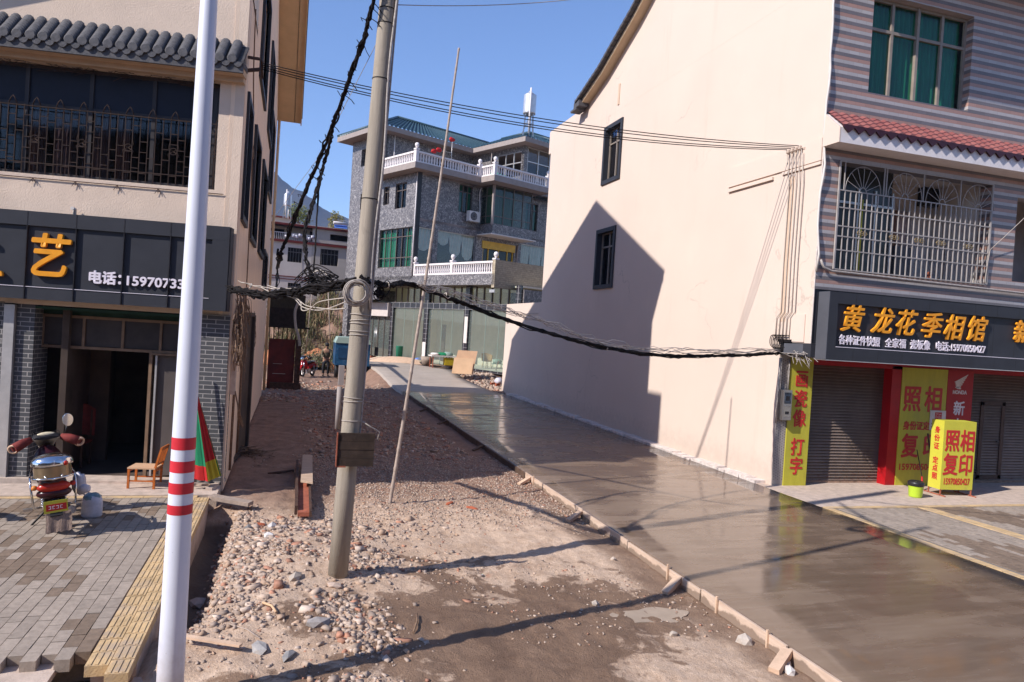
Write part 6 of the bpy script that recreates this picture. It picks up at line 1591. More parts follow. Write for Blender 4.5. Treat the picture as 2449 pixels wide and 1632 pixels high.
c = at(1020, 875, .60); m2 = MB(); m2.lathe((c.x, c.y, .59), [(.22, 0), (.34, .30), (.36, .52), (.30, .50)], 18); tag(m2.build('tub', 'tubconc'), 'round dirty mixing tub left of the makeshift table', 'tub')
# plywood sheets leaning together
c0, c1 = at(1078, 893, .6), at(1130, 893, .6)
def sheet(name, pa, pb, h, lean, mat, label, top_dx=0.0, th=.02):
    pa, pb = Vector(pa), Vector(pb); d = (pb - pa).normalized(); nrm = Vector((-d.y, d.x, 0)); nrm = nrm if nrm.y > 0 else -nrm
    u = (nrm * lean + Vector((0, 0, 1)) + d * top_dx).normalized() * h; m2 = MB(); t_ = d.cross(u).normalized() * th
    q_ = [pa, pb, pb + u, pa + u]; i = [m2.V(*p) for p in q_] + [m2.V(*(p + t_)) for p in q_]
    for f_ in ((0, 1, 2, 3), (7, 6, 5, 4), (0, 4, 5, 1), (1, 5, 6, 2), (2, 6, 7, 3), (3, 7, 4, 0)): m2.F(*[i[k] for k in f_])
    return tag(m2.build(name, mat), label, 'plywood')
sheet('plywood_sheet', (c0.x + .02, c0.y - .1, .60), (c0.x + .98, c0.y - .30, .60), .85, .45, 'ply', 'smaller pale plywood sheet leaning in front of the larger sheet', .12)
sheet('plywood_sheet', (c0.x + .15, c0.y + .25, .60), (c0.x + 1.12, c0.y + .05, .60), 1.22, .35, 'ply2', 'larger curved plywood sheet leaning beside the makeshift table', .18)
# rattan chair, green chair, broom
c = at(1164, 881, .69); ch = thing('rattan_chair', 'tan rattan armchair behind the glass near the cream wall', 'chair', (c.x, c.y, .69))
F_ = yawfr((c.x, c.y, .69), 20)
m2 = MB(F_); m2.lathe((0, 0, .38), [(.26, 0), (.27, .05), (.02, .06)], 16); m2.build('seat', 'rattan', ch)
m2 = MB(F_); m2.smooth = True; m2.grid([[(.32 * math.cos(t) * (1 + .15 * s_), .30 * math.sin(t) * (1 + .1 * s_), .4 + .45 * s_ * (.7 + .3 * math.sin(t))) for s_ in (0, .33, .66, 1)] for t in [math.pi * k / 14 for k in range(15)]]); m2.build('backrest', 'rattan', ch)
for k in range(4): a = k * math.pi / 2 + .78; m2 = MB(F_); m2.tube([(.22 * math.cos(a), .22 * math.sin(a), .38), (.27 * math.cos(a), .27 * math.sin(a), 0)], .018, 6); m2.build('leg', 'rattan', ch)
c = at(1188, 880, .69); m2 = MB(); m2.ball((c.x, c.y, 1.05), .26, 10, 7, (1.1, .8, .6), .2); m2.box(c.x - .3, c.x + .3, c.y - .2, c.y + .2, .9, .94)
for sx_ in (-.25, .25): m2.bar((c.x + sx_, c.y, .69), (c.x + sx_, c.y, .9), .04)
tag(m2.build('covered_stool', 'pale_green'), 'low stool covered by a pale green cloth right of the rattan chair', 'stool')
c = at(1188, 895, .5); m2 = MB(); m2.tube([(c.x - .1, c.y, .55), (c.x + .12, c.y + .2, 1.2)], .02, 6); m2.tube([(c.x - .15, c.y, .42), (c.x - .02, c.y + .08, .75)], [.12, .03], 8); tag(m2.build('straw_broom', 'rust_red'), 'orange brown straw broom propped near the cream wall end', 'broom')
c = at(1000, 868, .62); m2 = MB(); m2.ball((c.x, c.y, .76), .2, 9, 6, (1.4, .8, .9), .25); tag(m2.build('blue_bundle', 'bluebag2'), 'bright blue and white bundle on the ground before the glass', 'bundle')
c = at(980, 866, .62); m2 = MB(); m2.ball((c.x, c.y, .70), .1, 8, 5, (2.4, .8, .6), .25); tag(m2.build('blue_rag', 'bluebag2'), 'flat blue rag left of the blue bundle', 'rag')
c = on(955, 838, 1, 44.6); m2 = MB(); m2.lathe((c.x, c.y, .7), [(.18, 0), (.22, .8), (.24, .82)], 14); tag(m2.build('barrel', 'curtain'), 'dark green barrel behind the first glass shop window', 'barrel')
c = at(1192, 917, .25); m2 = MB(); m2.ball((c.x, c.y, .35), .2, 9, 6, (1, 1, .9), .25); tag(m2.build('plastic_sack', 'plastic_bag'), 'whitish plastic sack at the end of the cream wall', 'sack')
for (px_, py_, l) in ((1178, 923, 'orange brick on end beside the cream wall foot'), (1190, 925, 'second orange brick touching the wall foot'), (890, 858, 'single red brick near the glass door')):
    c = at(px_, py_, .12 if px_ > 1000 else .6); m2 = MB(yawfr((c.x, c.y, c.z), 20)); m2.box(-.12, .12, -.06, .06, 0, .16); tag(m2.build('brick', 'brick_red'), l, 'brick')

# ------------------------------------------------------------------ far white house with red trims
FF = yawfr((-1.4, 60, 0), 10)
wh = thing('white_house', 'pale distant house with dark red trims seen between pole and left house', 'house', (-1.4, 60, 0))
FH = [(.75, 1.85, 7.25, 8.40), (3.30, 4.75, 7.25, 8.55), (.9, 1.9, 4.6, 5.6), (3.4, 4.8, 4.6, 5.7), (4.0, 5.5, 9.32, 9.80)]
m2 = MB(FF); m2.wall(-9, 2.6, -1, 8.8, FH, 0, .25); m2.build('wall', 'white_wall', wh)
m2 = MB(FF); m2.wall(2.6, 14, -1, 8.8, FH, -.02, .25); m2.wall(2.6, 14, 9.0, 10.1, FH, -.02, .2); m2.wall(-9, 2.6, 9.0, 10.1, [(-.5, .6, 9.0, 9.9)], 1.2, 1.4); m2.build('grey_wall', 'grey_wall', wh)
m2 = MB(FF); m2.box(-9, 14, -.18, .0, 8.78, 8.95); m2.box(-9, 14, -.18, .3, 10.12, 10.27); m2.box(-9, 1.2, .6, .9, 10.75, 10.85); m2.box(-9, 2.6, -.04, -.001, 6.05, 6.12); m2.box(-9, 2.6, -.04, -.001, 5.85, 5.9); m2.build('red_trim', 'red_trim', wh)
m2 = MB(FF); m2.box(-9, 14, .25, 6, 8.8, 8.99); m2.box(-9, 14, .0, 6, 10.28, 10.33); m2.box(-9, 1.0, .9, 5, 10.3, 10.8); m2.build('roof_slab', 'white_wall', wh)
m2 = MB(FF); m2.box(-9, 14, 3, 3.1, -1, 10.2); m2.build('inner_wall', 'dark_room', wh)
for k, (a, b, c, d) in enumerate(FH[:4]):
    m2 = MB(FF)
    for x in np.linspace(a, b, 6): m2.bar((x, .08, c), (x, .08, d), .03)
    m2.bar((a, .08, c + (d - c) * .7), (b, .08, c + (d - c) * .7), .05); f = m2.build('window', pm('grey_far_frame', (.16, .15, .15), .6, .1, 4), wh)
    m2 = MB(FF); m2.quad((a, .12, c), (b, .12, c), (b, .12, d), (a, .12, d)); m2.build('pane', 'darkglass', f)
m2 = MB(FF)
for x in np.arange(-.6, 2.55, .14): m2.bar((x, .0, 8.96), (x, .0, 9.5), .03)
m2.bar((-.6, 0, 9.5), (2.6, 0, 9.5), .05); m2.build('railing', 'white', wh)
m2 = MB(FF)
for k in range(9): m2.ball((.6 + k * .25, -.05, 9.25 + random.uniform(-.05, .2)), .13, 7, 5, (1.2, .5, 1), .3)
tag(m2.build('laundry', 'plastic_bag'), 'pale laundry hung along the far house balcony', 'laundry', kind='stuff')
p_ = rp(686, 520, 60.5); tank((p_.x, p_.y, p_.z - .1), .30, 1.0, .95, 'small steel water tank on the roof of the far white house', 3)
sh_ = thing('solar_heater', 'white solar water heater on the roof edge of the far house', 'solar heater', tuple(rp(815, 548, 60)))
c = rp(812, 545, 60); m2 = MB(); m2.lathe((c.x - .5, c.y, c.z + .35), [(.14, 0), (.14, .05), (.14, 1.1)], 10, 'x'); m2.build('tank', 'white', sh_)
m2 = MB(); m2.bar((c.x + .1, c.y - .1, c.z - .05), (c.x + .1, c.y + .5, c.z + .4), 1.0, .05); m2.build('collector', 'bluebag2', sh_)
m2 = MB(); m2.bar((c.x + .6, c.y, c.z - .1), (c.x + .6, c.y, c.z + .6), .04); m2.bar((c.x - .2, c.y, c.z + .6), (c.x + .6, c.y, c.z + .6), .04); m2.build('stand', 'alu', sh_)

# ------------------------------------------------------------------ vegetation, gate, people at the lane end
def leafball(mb, c, rr, n, s, cols, squash=.8, blade=False):
    c = Vector(c)
    for _ in range(n):
        d = Vector((random.gauss(0, 1), random.gauss(0, 1), random.gauss(0, 1) * squash)); d = d.normalized() * rr * random.random() ** .45
        p = c + d; u = Vector((random.gauss(0, 1), random.gauss(0, 1), random.gauss(0, 1))).normalized(); v = u.cross(Vector((random.gauss(0, 1), random.gauss(0, 1), random.gauss(0, 1)))).normalized()
        k = random.choice(cols); f_ = random.uniform(.7, 1.25); mb.cur = tuple(x * f_ for x in k); l = s * random.uniform(.6, 1.4)
        mb.quad(p - u * l, p + v * l * .4, p + u * l, p - v * l * .4)
def tree(P, h, rr, cols, label, n=700, s=.12):
    P = Vector(P); t_ = thing('tree', label, 'tree', tuple(P))
    m2 = MB(); m2.tube([P, P + Vector((.05, 0, h * .5)), P + Vector((.0, 0, h * .9))], [.09, .06, .02], 7)
    for k in range(6): a = k * 1.1; m2.tube([P + Vector((0, 0, h * (.4 + .06 * k))), P + Vector((rr * .6 * math.cos(a), rr * .6 * math.sin(a), h * (.6 + .06 * k)))], [.035, .01], 5)
    m2.build('trunk', 'rust', t_)
    m2 = MB()
    for k in range(8): a = k * 2.4; leafball(m2, P + Vector((rr * .55 * math.cos(a), rr * .55 * math.sin(a), h * (.62 + .05 * k))), rr * .5, n // 8, s, cols)
    m2.build('crown', 'grass', t_)
G1 = [(.10, .12, .035), (.15, .15, .04), (.07, .09, .03)]; G2 = [(.26, .22, .07), (.20, .19, .06), (.32, .26, .09)]; G3 = [(.24, .19, .09), (.15, .14, .06), (.36, .27, .14), (.11, .12, .05), (.28, .15, .09)]
p_ = rp(712, 548, 64); tree((p_.x, p_.y, 9.5), 2.6, 1.1, [(.14, .17, .05), (.10, .12, .04), (.20, .19, .06)], 'bushy green tree behind the left part of the far house roof', 900, .10)
p_ = rp(804, 545, 66); tree((p_.x, p_.y, 9.0), 3.2, .8, G2, 'yellowish autumn tree behind the right part of the far house roof', 700, .10)
# dry reeds on the bank
m2 = MB()
def blade(mb, P, h, w__, lean, cols):
    P = Vector(P); a = random.uniform(0, 6.28); d = Vector((math.cos(a), math.sin(a), 0)); s_ = Vector((-d.y, d.x, 0)) * w__; k = random.choice(cols); f_ = random.uniform(.7, 1.25); mb.cur = tuple(x * f_ for x in k)
    q1, q2 = P + d * lean * .3 + Vector((0, 0, h * .6)), P + d * lean + Vector((0, 0, h))
    mb.quad(P - s_, P + s_, q1 + s_ * .7, q1 - s_ * .7); mb.F(mb.V(*(q1 - s_ * .7)), mb.V(*(q1 + s_ * .7)), mb.V(*q2))
for k in range(5200):
    x = random.gauss(1.2, 1.7); y = random.uniform(46, 56)
    if not -4 < x < 4.2 or math.sin(x * 2.3 + y * .9) * math.sin(y * 1.7 + x) > .25 + random.uniform(-.2, .2): continue
    z = gh(x, y) - .05; blade(m2, (x, y, z), random.uniform(.3, 1.15), .03, random.uniform(.2, .9), G3)
tag(m2.build('dry_reeds', 'grass'), 'dry yellowish reeds and weeds covering the bank at the lane end', 'reeds', kind='stuff')
m2 = MB()
for k in range(16): leafball(m2, (-.6 + random.uniform(0, 3.4), 42.5 + random.uniform(-1, 2), gh(0, 43) + random.uniform(.2, 1.3)), random.uniform(.3, .6), 150, .07, [(.10, .12, .05), (.16, .15, .08), (.22, .18, .12)])
tag(m2.build('bare_shrubs', 'grass'), 'thin grey green shrubs behind the red motorcycle', 'shrubs', kind='stuff')
m2 = MB(); P = []
for i in range(30):
    row = []
    for j in range(10):
        x = -1.5 + 5.6 * i / 29; y = 44 + 3.5 * j / 9; row.append((x, y, -.2 + 1.25 * math.sin(math.pi * min(1, j / 9 * .9 + .08)) * (.75 + .25 * math.sin(i * .5)) + random.uniform(-.08, .08)))
    P.append(row)
m2.grid(P); o = m2.build('earth_bank', 'orange_earth'); struct(o); tag(o, 'bank of bright orange earth behind the red motorcycle')
for (px_, l) in ((735, 'slim bare pole standing among the shrubs left'), (775, 'slim bare pole standing among the shrubs right')):
    a = rp(px_ if px_ > 750 else 745, 835, 42) if False else rp(px_ + (-3 if px_ < 750 else 15), 830, 42); b = rp(px_ + (18 if px_ < 750 else 10), 640 if px_ < 750 else 700, 42); m2 = MB(); m2.tube([a, b], .03, 6); tag(m2.build('bamboo_pole', 'bamboo'), l, 'pole')
m2 = MB(); 
for (a, b) in (((760, 812), (758, 795)), ((758, 795), (778, 790)), ((778, 790), (781, 818)), ((781, 818), (760, 822)), ((782, 803), (803, 799)), ((803, 799), (802, 820)), ((782, 803), (784, 822))): m2.bar(rp(*a, 41), rp(*b, 41), .04)
tag(m2.build('iron_frame', 'rust'), 'thin rusty iron frames behind the standing person', 'frame')
# gate shed at the back corner of the left house
gt = thing('gate_shed', 'dark shed with a dark red metal gate beyond the left house', 'shed', (-.3, 30.6, 0))
m2 = MB(); gl, gr_ = rp(655, 830, 30.6).x, rp(706, 830, 30.6).x; zt = rp(690, 812, 30.6).z; zb_ = -.15
m2.box(gl - .2, gr_, 30.6, 30.66, zb_ + .1, zt); o = m2.build('gate_leaf', 'red_gate', gt)
m2 = MB(); m2.box(gl, gl + .5, 30.58, 30.599, .55, .57); m2.box(gl, gl + .35, 30.58, 30.599, .95, .965); m2.build('latch_bar', 'steel', o)
m2 = MB(); m2.box(gr_ + .01, gr_ + .24, 30.45, 30.75, -.2, zt); m2.build('pillar', 'rust', gt)
m2 = MB(); m2.box(gr_ - .9, gr_ + .3, 30.3, 30.5, -.2, .22); m2.build('brick_footing', 'rust', gt)
m2 = MB(); zc0, zc1 = rp(690, 783, 30.6).z, rp(690, 738, 30.6).z
m2.box(gl - .3, gr_ + .35, 30.2, 31.6, zc0, zc1); m2.box(gl - .3, gr_ + .5, 30.1, 31.7, zc0 - .03, zc0 + .02); m2.build('canopy', pm('dark_thatch', (.028, .022, .02), .95, .4, 9, .8, 20), gt)
m2 = MB()
for x in np.arange(gl - .2, gr_ + .3, .17): m2.bar((x, 30.6, zt), (x, 30.6, zc0), .04)
m2.build('lattice', 'rust', gt)
m2 = MB(); zc2 = rp(690, 704, 30.6).z; m2.box(gl - .3, gr_ + .3, 30.9, 31.0, zc1, zc2)
m2.build('upper_screen', pm('dark_brown_screen', (.05, .042, .03), .9, .5, 14, .4, streak=(8, 8, .6)), gt)
m2 = MB(); m2.tube(dens_path([rp(715, 722, 29.5), rp(706, 745, 29.5), rp(707, 780, 29.5), rp(714, 805, 29.5), rp(717, 828, 29.5)], 6), .05, 7); tag(m2.build('drain_hose', 'cable_w'), 'pale thick hose hanging in front of the gate shed', 'hose')
# blue farm truck behind the pole
tk = thing('farm_truck', 'small blue farm truck with pale green top seen behind the concrete pole', 'truck', (2.9, 37.5, 0))
tl, tr_ = rp(801, 860, 37.5).x, rp(884, 860, 37.5).x
m2 = MB(); m2.box(tl, tr_, 37.5, 39.6, .60, 1.72); m2.build('cargo_box', 'blue_truck', tk)
m2 = MB(); m2.prism([(tl - .02, 1.72), (tr_ + .02, 1.72), (tr_ - .1, 2.02), (tl + .1, 2.02)], 'y', 37.45, 39.6); m2.build('canopy', 'pale_green', tk)
m2 = MB(); m2.box(tl + .15, tl + .7, 37.47, 37.5, .95, 1.5); m2.box(tr_ - .75, tr_ - .2, 37.47, 37.5, .95, 1.5); m2.build('tailgate_panel', pm('dark_blue_panel', (.012, .05, .12), .5, .3, 4), tk)
for x in (tl + .12, tr_ - .10):
    m2 = MB(); m2.lathe((x - .09, 38.1, .28), [(.20, 0), (.36, .01), (.38, .05), (.38, .15), (.36, .19), (.20, .2)], 20, 'x'); m2.build('wheel', 'black', tk)
m2 = MB(); m2.box(tl + .2, tr_ - .2, 37.55, 39.6, .40, .60); m2.build('chassis', 'rust', tk)
m2 = MB(); m2.box(tr_ + .25, tr_ + .42, 37.6, 37.8, 1.15, 1.6); m2.tube([(tr_, 37.7, 1.2), (tr_ + .3, 37.7, 1.1)], .02, 5); m2.build('mirror', 'blackp', tk)

# ------------------------------------------------------------------ people
def skin_body(name, chains, mat, parent=None, sub=1):
    """chains: list of [(point, radius), ...]; first point of later chains names an earlier joint by equality"""
    V, E, RR, key = [], [], [], {}
    for ch_ in chains:
        prev = None
        for p, r_ in ch_:
            k = tuple(round(x, 4) for x in p)
            if k not in key: key[k] = len(V); V.append(p); RR.append(r_)
            i = key[k]
            if prev is not None and prev != i: E.append((prev, i))
            prev = i
    me = bpy.data.meshes.new(name); me.from_pydata(V, E, []); o = bpy.data.objects.new(name, me); COL.objects.link(o)
    sk = o.modifiers.new('s', 'SKIN'); sk.use_smooth_shade = True
    for i, r_ in enumerate(RR):
        rr_ = r_ if isinstance(r_, tuple) else (r_, r_); me.skin_vertices[0].data[i].radius = rr_
    me.skin_vertices[0].data[0].use_root = True
    o.modifiers.new('d', 'SUBSURF').levels = sub
    bpy.context.view_layer.update()
    m3 = bpy.data.meshes.new_from_object(o.evaluated_get(bpy.context.evaluated_depsgraph_get())); bpy.data.objects.remove(o)
    m3.materials.clear(); m3.materials.append(M[mat]); ob = bpy.data.objects.new(name, m3); COL.objects.link(ob)
    if parent is not None: ob.parent = parent
    return ob
pp = Vector((0, 0, 0)); pr = at(779, 890, -.12); pr = Vector((pr.x, 39.6, 0)); pr.x = rp(779, 880, 39.6).x
per = thing('person', 'person in camouflage jacket and dark trousers leaning over beside the red motorcycle', 'person', (pr.x, pr.y, -.13))
hip = (0, 0, .86)
limbs_leg = lambda s_: [(hip, .14), ((.09 * s_, 0, .80), .10), ((.12 * s_, -.06, .46), .065), ((.12 * s_, .02, .10), .045), ((.12 * s_, .02, .04), .045), ((.14 * s_, -.14, .03), .035)]
tor = [(hip, .14), ((0, -.03, 1.02), (.17, .12)), ((.0, -.08, 1.25), (.20, .13)), ((.0, -.12, 1.38), (.15, .11)), ((.0, -.15, 1.46), .055), ((.0, -.19, 1.56), (.085, .10)), ((0, -.20, 1.66), (.085, .095)), ((0, -.20, 1.71), .05)]
arm = lambda s_: [((.0, -.12, 1.38), (.15, .11)), ((.20 * s_, -.12, 1.36), .06), ((.25 * s_, -.20, 1.10), .048), ((.16 * s_, -.40, .96), .036), ((.14 * s_, -.47, .93), .030)]
skin_body('body', [tor, limbs_leg(1), limbs_leg(-1), arm(1), arm(-1)], 'skin', per)
for s_ in (1, -1):
    m2 = MB(Fr((0, 0, 0)))
skin_body('jacket', [[((0, 0, .90), (.165, .13)), ((0, -.03, 1.02), (.19, .14)), ((.0, -.08, 1.25), (.22, .15)), ((.0, -.12, 1.39), (.165, .125))], [((.0, -.12, 1.39), (.165, .125)), ((.21, -.12, 1.36), .075), ((.26, -.20, 1.10), .062), ((.17, -.38, .97), .05)], [((.0, -.12, 1.39), (.165, .125)), ((-.21, -.12, 1.36), .075), ((-.26, -.20, 1.10), .062), ((-.17, -.38, .97), .05)]], 'camo', per)
skin_body('trousers', [[((0, 0, .9), .16), ((0, 0, .86), .155), ((.10, 0, .78), .115), ((.125, -.06, .46), .085), ((.12, .02, .10), .07)], [((0, 0, .86), .155), ((-.10, 0, .78), .115), ((-.125, -.06, .46), .085), ((-.12, .02, .10), .07)]], 'trouser', per)
m2 = MB(); m2.ball((0, -.185, 1.66), .115, 12, 8, (.95, 1.05, 1.0), .03); o = m2.build('hair', 'hair'); o.parent = per
m2 = MB()
for s_ in (1, -1): m2.ball((.13 * s_, -.06, .03), .09, 8, 6, (.6, 1.4, .5))
for s_ in (1, -1):
    m3 = MB(); m3.ball((.13 * s_, -.06, .035), .09, 8, 6, (.6, 1.4, .5)); o = m3.build('shoe', 'black'); o.parent = per
# second person, only the head and shoulder behind the pole edge, on the bank
q0 = rp(815, 800, 46.0)
per2 = thing('person', 'dark haired person standing behind the blue truck, mostly hidden by the concrete pole', 'person', (q0.x, q0.y, q0.z - 1.70))
skin_body('body', [tor, limbs_leg(1), limbs_leg(-1), arm(1), arm(-1)], 'skin', per2)
skin_body('jacket', [[((0, 0, .80), (.165, .13)), ((0, -.03, 1.02), (.19, .14)), ((.0, -.08, 1.25), (.22, .15)), ((.0, -.12, 1.39), (.165, .125))], [((.0, -.12, 1.39), (.165, .125)), ((.21, -.12, 1.36), .075), ((.26, -.20, 1.10), .062)], [((.0, -.12, 1.39), (.165, .125)), ((-.21, -.12, 1.36), .075), ((-.26, -.20, 1.10), .062)]], 'red_cloth', per2)
skin_body('trousers', [[((0, 0, .86), .155), ((.10, 0, .78), .115), ((.125, -.06, .46), .085), ((.12, .02, .10), .07)], [((0, 0, .86), .155), ((-.10, 0, .78), .115), ((-.125, -.06, .46), .085), ((-.12, .02, .10), .07)]], 'trouser', per2)
m2 = MB(); m2.ball((0, -.185, 1.66), .115, 12, 8, (.95, 1.05, 1.0), .03); o = m2.build('hair', 'hair'); o.parent = per2

# ------------------------------------------------------------------ motorcycles
def motorbike(name, P, deg, lean, label, body='maroon', trunk=True, plate=True, tail=1):
    """local y forward, rear axle at y=0"""
    b = thing(name, label, 'motorcycle', tuple(P))
    cy_, sy_ = math.cos(R(deg)), math.sin(R(deg)); ux = Vector((cy_, sy_, 0)); uy = Vector((-sy_, cy_, 0)); uz = (Vector((0, 0, 1)) + ux * math.tan(R(lean))).normalized(); ux = uy.cross(uz).normalized()
    F_ = Fr(P, ux, uy, uz); k = lambda: MB(F_)
    for yc, nm in ((0, 'rear_wheel'), (1.22, 'front_wheel')):
        m = k(); m.torus((0, yc, .29), (1, 0, 0), .235, .05, 30, 10, 1.0); w_ = m.build(nm, 'black', b)
        m = k(); m.torus((0, yc, .29), (1, 0, 0), .185, .012, 26, 6); m.lathe((-.06, yc, .29), [(.045, 0), (.045, .12)], 12, 'x')
        for q_ in range(5): a = q_ * 1.2566; m.bar((0, yc, .29), (0, yc + .19 * math.cos(a), .29 + .19 * math.sin(a)), .02, .035)
        m.build('rim', 'steel', w_)
    # body: rear fairing, seat, centre and front shield
    m = k(); m.smooth = True
    def loft(m, secs, n=12):
        g_ = [[(wx * math.cos(t) * 1.0, y_, zc_ + wz * math.sin(t)) for t in [2 * math.pi * q_ / n for q_ in range(n + 1)]] for (y_, zc_, wx, wz) in secs]; m.grid(g_)
        m.F(*[m.V(*p) for p in g_[0][:-1]][::-1]); m.F(*[m.V(*p) for p in g_[-1][:-1]])
    loft(m, [(-.24, .66, .05, .04), (-.18, .66, .12, .09), (.0, .62, .15, .13), (.25, .56, .15, .15), (.5, .48, .13, .16), (.62, .44, .10, .14)]); m.build('rear_fairing', body, b)
    m = k(); m.smooth = True; loft(m, [(-.16, .75, .09, .04), (-.05, .76, .13, .06), (.2, .76, .14, .06), (.4, .71, .13, .06), (.62, .70, .11, .05), (.7, .68, .05, .03)]); m.build('seat', 'black', b)
    m = k(); m.smooth = True; loft(m, [(.85, .58, .16, .22), (.93, .66, .19, .28), (1.0, .74, .16, .20), (1.06, .80, .10, .10)]); m.build('front_shield', body, b)
    m = k(); m.smooth = True; loft(m, [(.86, .22, .04, .01), (1.0, .50, .06, .07), (1.2, .62, .07, .03), (1.42, .50, .065, .03), (1.52, .38, .05, .02)]); m.build('front_mudguard', body, b)
    m = k(); m.box(-.10, .10, .45, .75, .18, .42); m.lathe((-.12, .55, .3), [(.11, 0), (.12, .05), (.12, .19), (.11, .24)], 14, 'x'); m.build('engine', 'steel', b)
    for s_ in (-1, 1):
        m = k(); m.tube([(.11 * s_, .0, .30), (.12 * s_, .06, .62)], .018, 8)
        for q_ in range(9): m.torus((.1105 * s_ + .001 * s_ * q_, .008 + .005 * q_, .34 + .027 * q_), (0, .2, 1), .028, .006, 12, 5)
        m.build('shock_absorber', 'chrome', b)
        m = k(); m.tube([(.05 * s_, 1.22, .29), (.06 * s_, 1.10, .62), (.05 * s_, 1.02, .90)], .022, 8); m.build('fork', 'chrome', b)
        m = k(); m.tube([(.20 * s_, .25, .78), (.235 * s_, .0, .72), (.235 * s_, -.15, .62), (.22 * s_, -.12, .36), (.19 * s_, .1, .30)], .012, 6); m.build('crash_bar', 'chrome', b)
        m = k(); m.tube([(.11 * s_, .3, .26), (.30 * s_, .3, .25)], .014, 6); m.box(min(.22 * s_, .32 * s_), max(.22 * s_, .32 * s_), .27, .33, .24, .27); m.build('footrest', 'steel', b)
        m = k(); m.ball((.20 * s_, -.17, .62), .035, 9, 6, (1, 1.1, .9)); m.build('indicator', pm('amber_lens', (.62, .22, .04), .25, .1, 5, 0) if s_ < 0 else M['redlens'], b)
    m = k(); m.tube([(.13, .5, .22), (.16, .1, .24), (.17, -.22, .30)], [.025, .04, .05], 10); m.build('exhaust', 'chrome', b)
    m = k(); m.tube([(-.33, .90, 1.0), (-.15, .97, 1.03), (0, 1.0, 1.02), (.15, .97, 1.03), (.33, .90, 1.0)], .014, 8); hb_ = m.build('handlebar', 'chrome', b)
    for s_ in (-1, 1):
        m = k(); m.tube([(.17 * s_, .96, 1.03), (.26 * s_, .92, 1.00), (.37 * s_, .86, .95)], [.040, .062, .066], 12); g_ = m.build('hand_muff', 'muff' if trunk else 'black', hb_)
        m = k(); m.torus((.375 * s_, .855, .945), (.4 * s_, -.9, -.3), .052, .017, 16, 6); m.build('muff_lining', 'fleece' if trunk else 'black', hb_)
    if True:
        m = k(); m.tube([(.21, .97, 1.04), (.25, .96, 1.18)], .008, 6); m.build('mirror_stem', 'blackp', hb_)
        m = k(); m.lathe((.26, .95, 1.25), [(.02, .012), (.062, .01), (.066, 0), (.062, -.006)], 18, 'y', sy=1.35); m.build('mirror', 'mirror', hb_)
    for s_ in (-1, 1):
        m = k(); m.tube([(.20 * s_, .98, 1.03), (.28 * s_, 1.0, 1.0), (.36 * s_, .98, .965)], .006, 5); m.build('brake_lever', 'steel', hb_)
        m = k(); m.tube(dens_path([(.16 * s_, .97, 1.04), (.14 * s_, 1.08, 1.10), (.05 * s_, 1.12, 1.0), (.05 * s_, 1.05, .8)], 6), .006, 5); m.build('control_cable', 'cable', hb_)
        m = k(); m.tube([(.16 * s_, .35, .80), (.17 * s_, .0, .77), (.15 * s_, -.28, .74), (.0, -.34, .73)], .010, 6); m.build('grab_rail', 'chrome', b)
    m = k(); m.box(-.11, .11, -.17, .1, .34, .50); m.build('undertail', 'black', b)
    m = k(); m.smooth = True; loft(m, [(.90, 1.04, .15, .02), (.96, 1.06, .16, .05), (1.05, 1.02, .15, .08), (1.12, .95, .10, .10)]); d_ = m.build('dashboard', 'blackp', b)
    m = k(); m.ball((0, .955, 1.075), .10, 14, 6, (1.15, .35, .38)); m.build('dial', 'dial', d_)
    m = k(); m.ball((0, 1.14, .93), .09, 12, 8, (1.1, .6, 1)); m.build('headlight', 'mirror', b)
    for x in (-.1, .1):
        m = k(); m.tube([(x, .15, .80), (x, -.2, .78), (x * .8, -.36, .76)], .011, 6); m.build('rack_bar', 'chrome', b)
    m = k(); m.prism([(-.085, .62), (.085, .62), (.085, .555), (-.085, .555)], 'y', -.262, -.23); m.smooth = True
    m = k(); m.ball((0, -.20, .615), .16, 16, 10, (1.12, .42, .42)); m.build('tail_light', 'redlens', b)
    m = k(); m.ball((0, -.15, .53), .19, 14, 8, (1.0, .6, .40)); m.build('tail_cover', body, b)
    m = k(); m.bar((0, -.15, .46), (0, -.33, .28), .13, .02); m.build('rear_mudguard', 'black', b)
    if plate:
        m = k(); m.bar((0, -.27, .46), (0, -.335, .335), .235, .006, up=(0, -1, 0)) if False else m.prism([(-.125, .465), (.125, .465), (.125, .32), (-.125, .32)], 'y', -.315, -.309); pl_ = m.build('license_plate', 'yellow2', b)
        m = k(); m.box(-.10, .112, -.318, -.3155, .345, .425); m.build('plate_field', 'redtext', pl_)
        for q_ in range(4):
            m = k(); xx = -.075 + q_ * .04
            m.box(xx, xx + .026, -.321, -.3185, .366, .372); m.box(xx, xx + .026, -.321, -.3185, .398, .404); m.box(xx + (.0 if q_ % 2 else .018), xx + (.008 if q_ % 2 else .026), -.321, -.3185, .3725, .3975); m.build('plate_mark', 'white_letter', pl_)
        m = k(); P_ = [[(-.12 + .27 * i / 10 + .01 * math.sin(j), -.30 - .02 * j - .006 * math.sin(i * 1.3), .325 - .055 * j - (.02 * abs(math.sin(i * 1.9)) if j == 4 else 0)) for j in range(5)] for i in range(11)]; m.grid(P_); m.build('mud_flap', pm('dusty_mud_flap', (.24, .175, .145), .9, .35, 14, .4, streak=(6, 6, 1)), b)
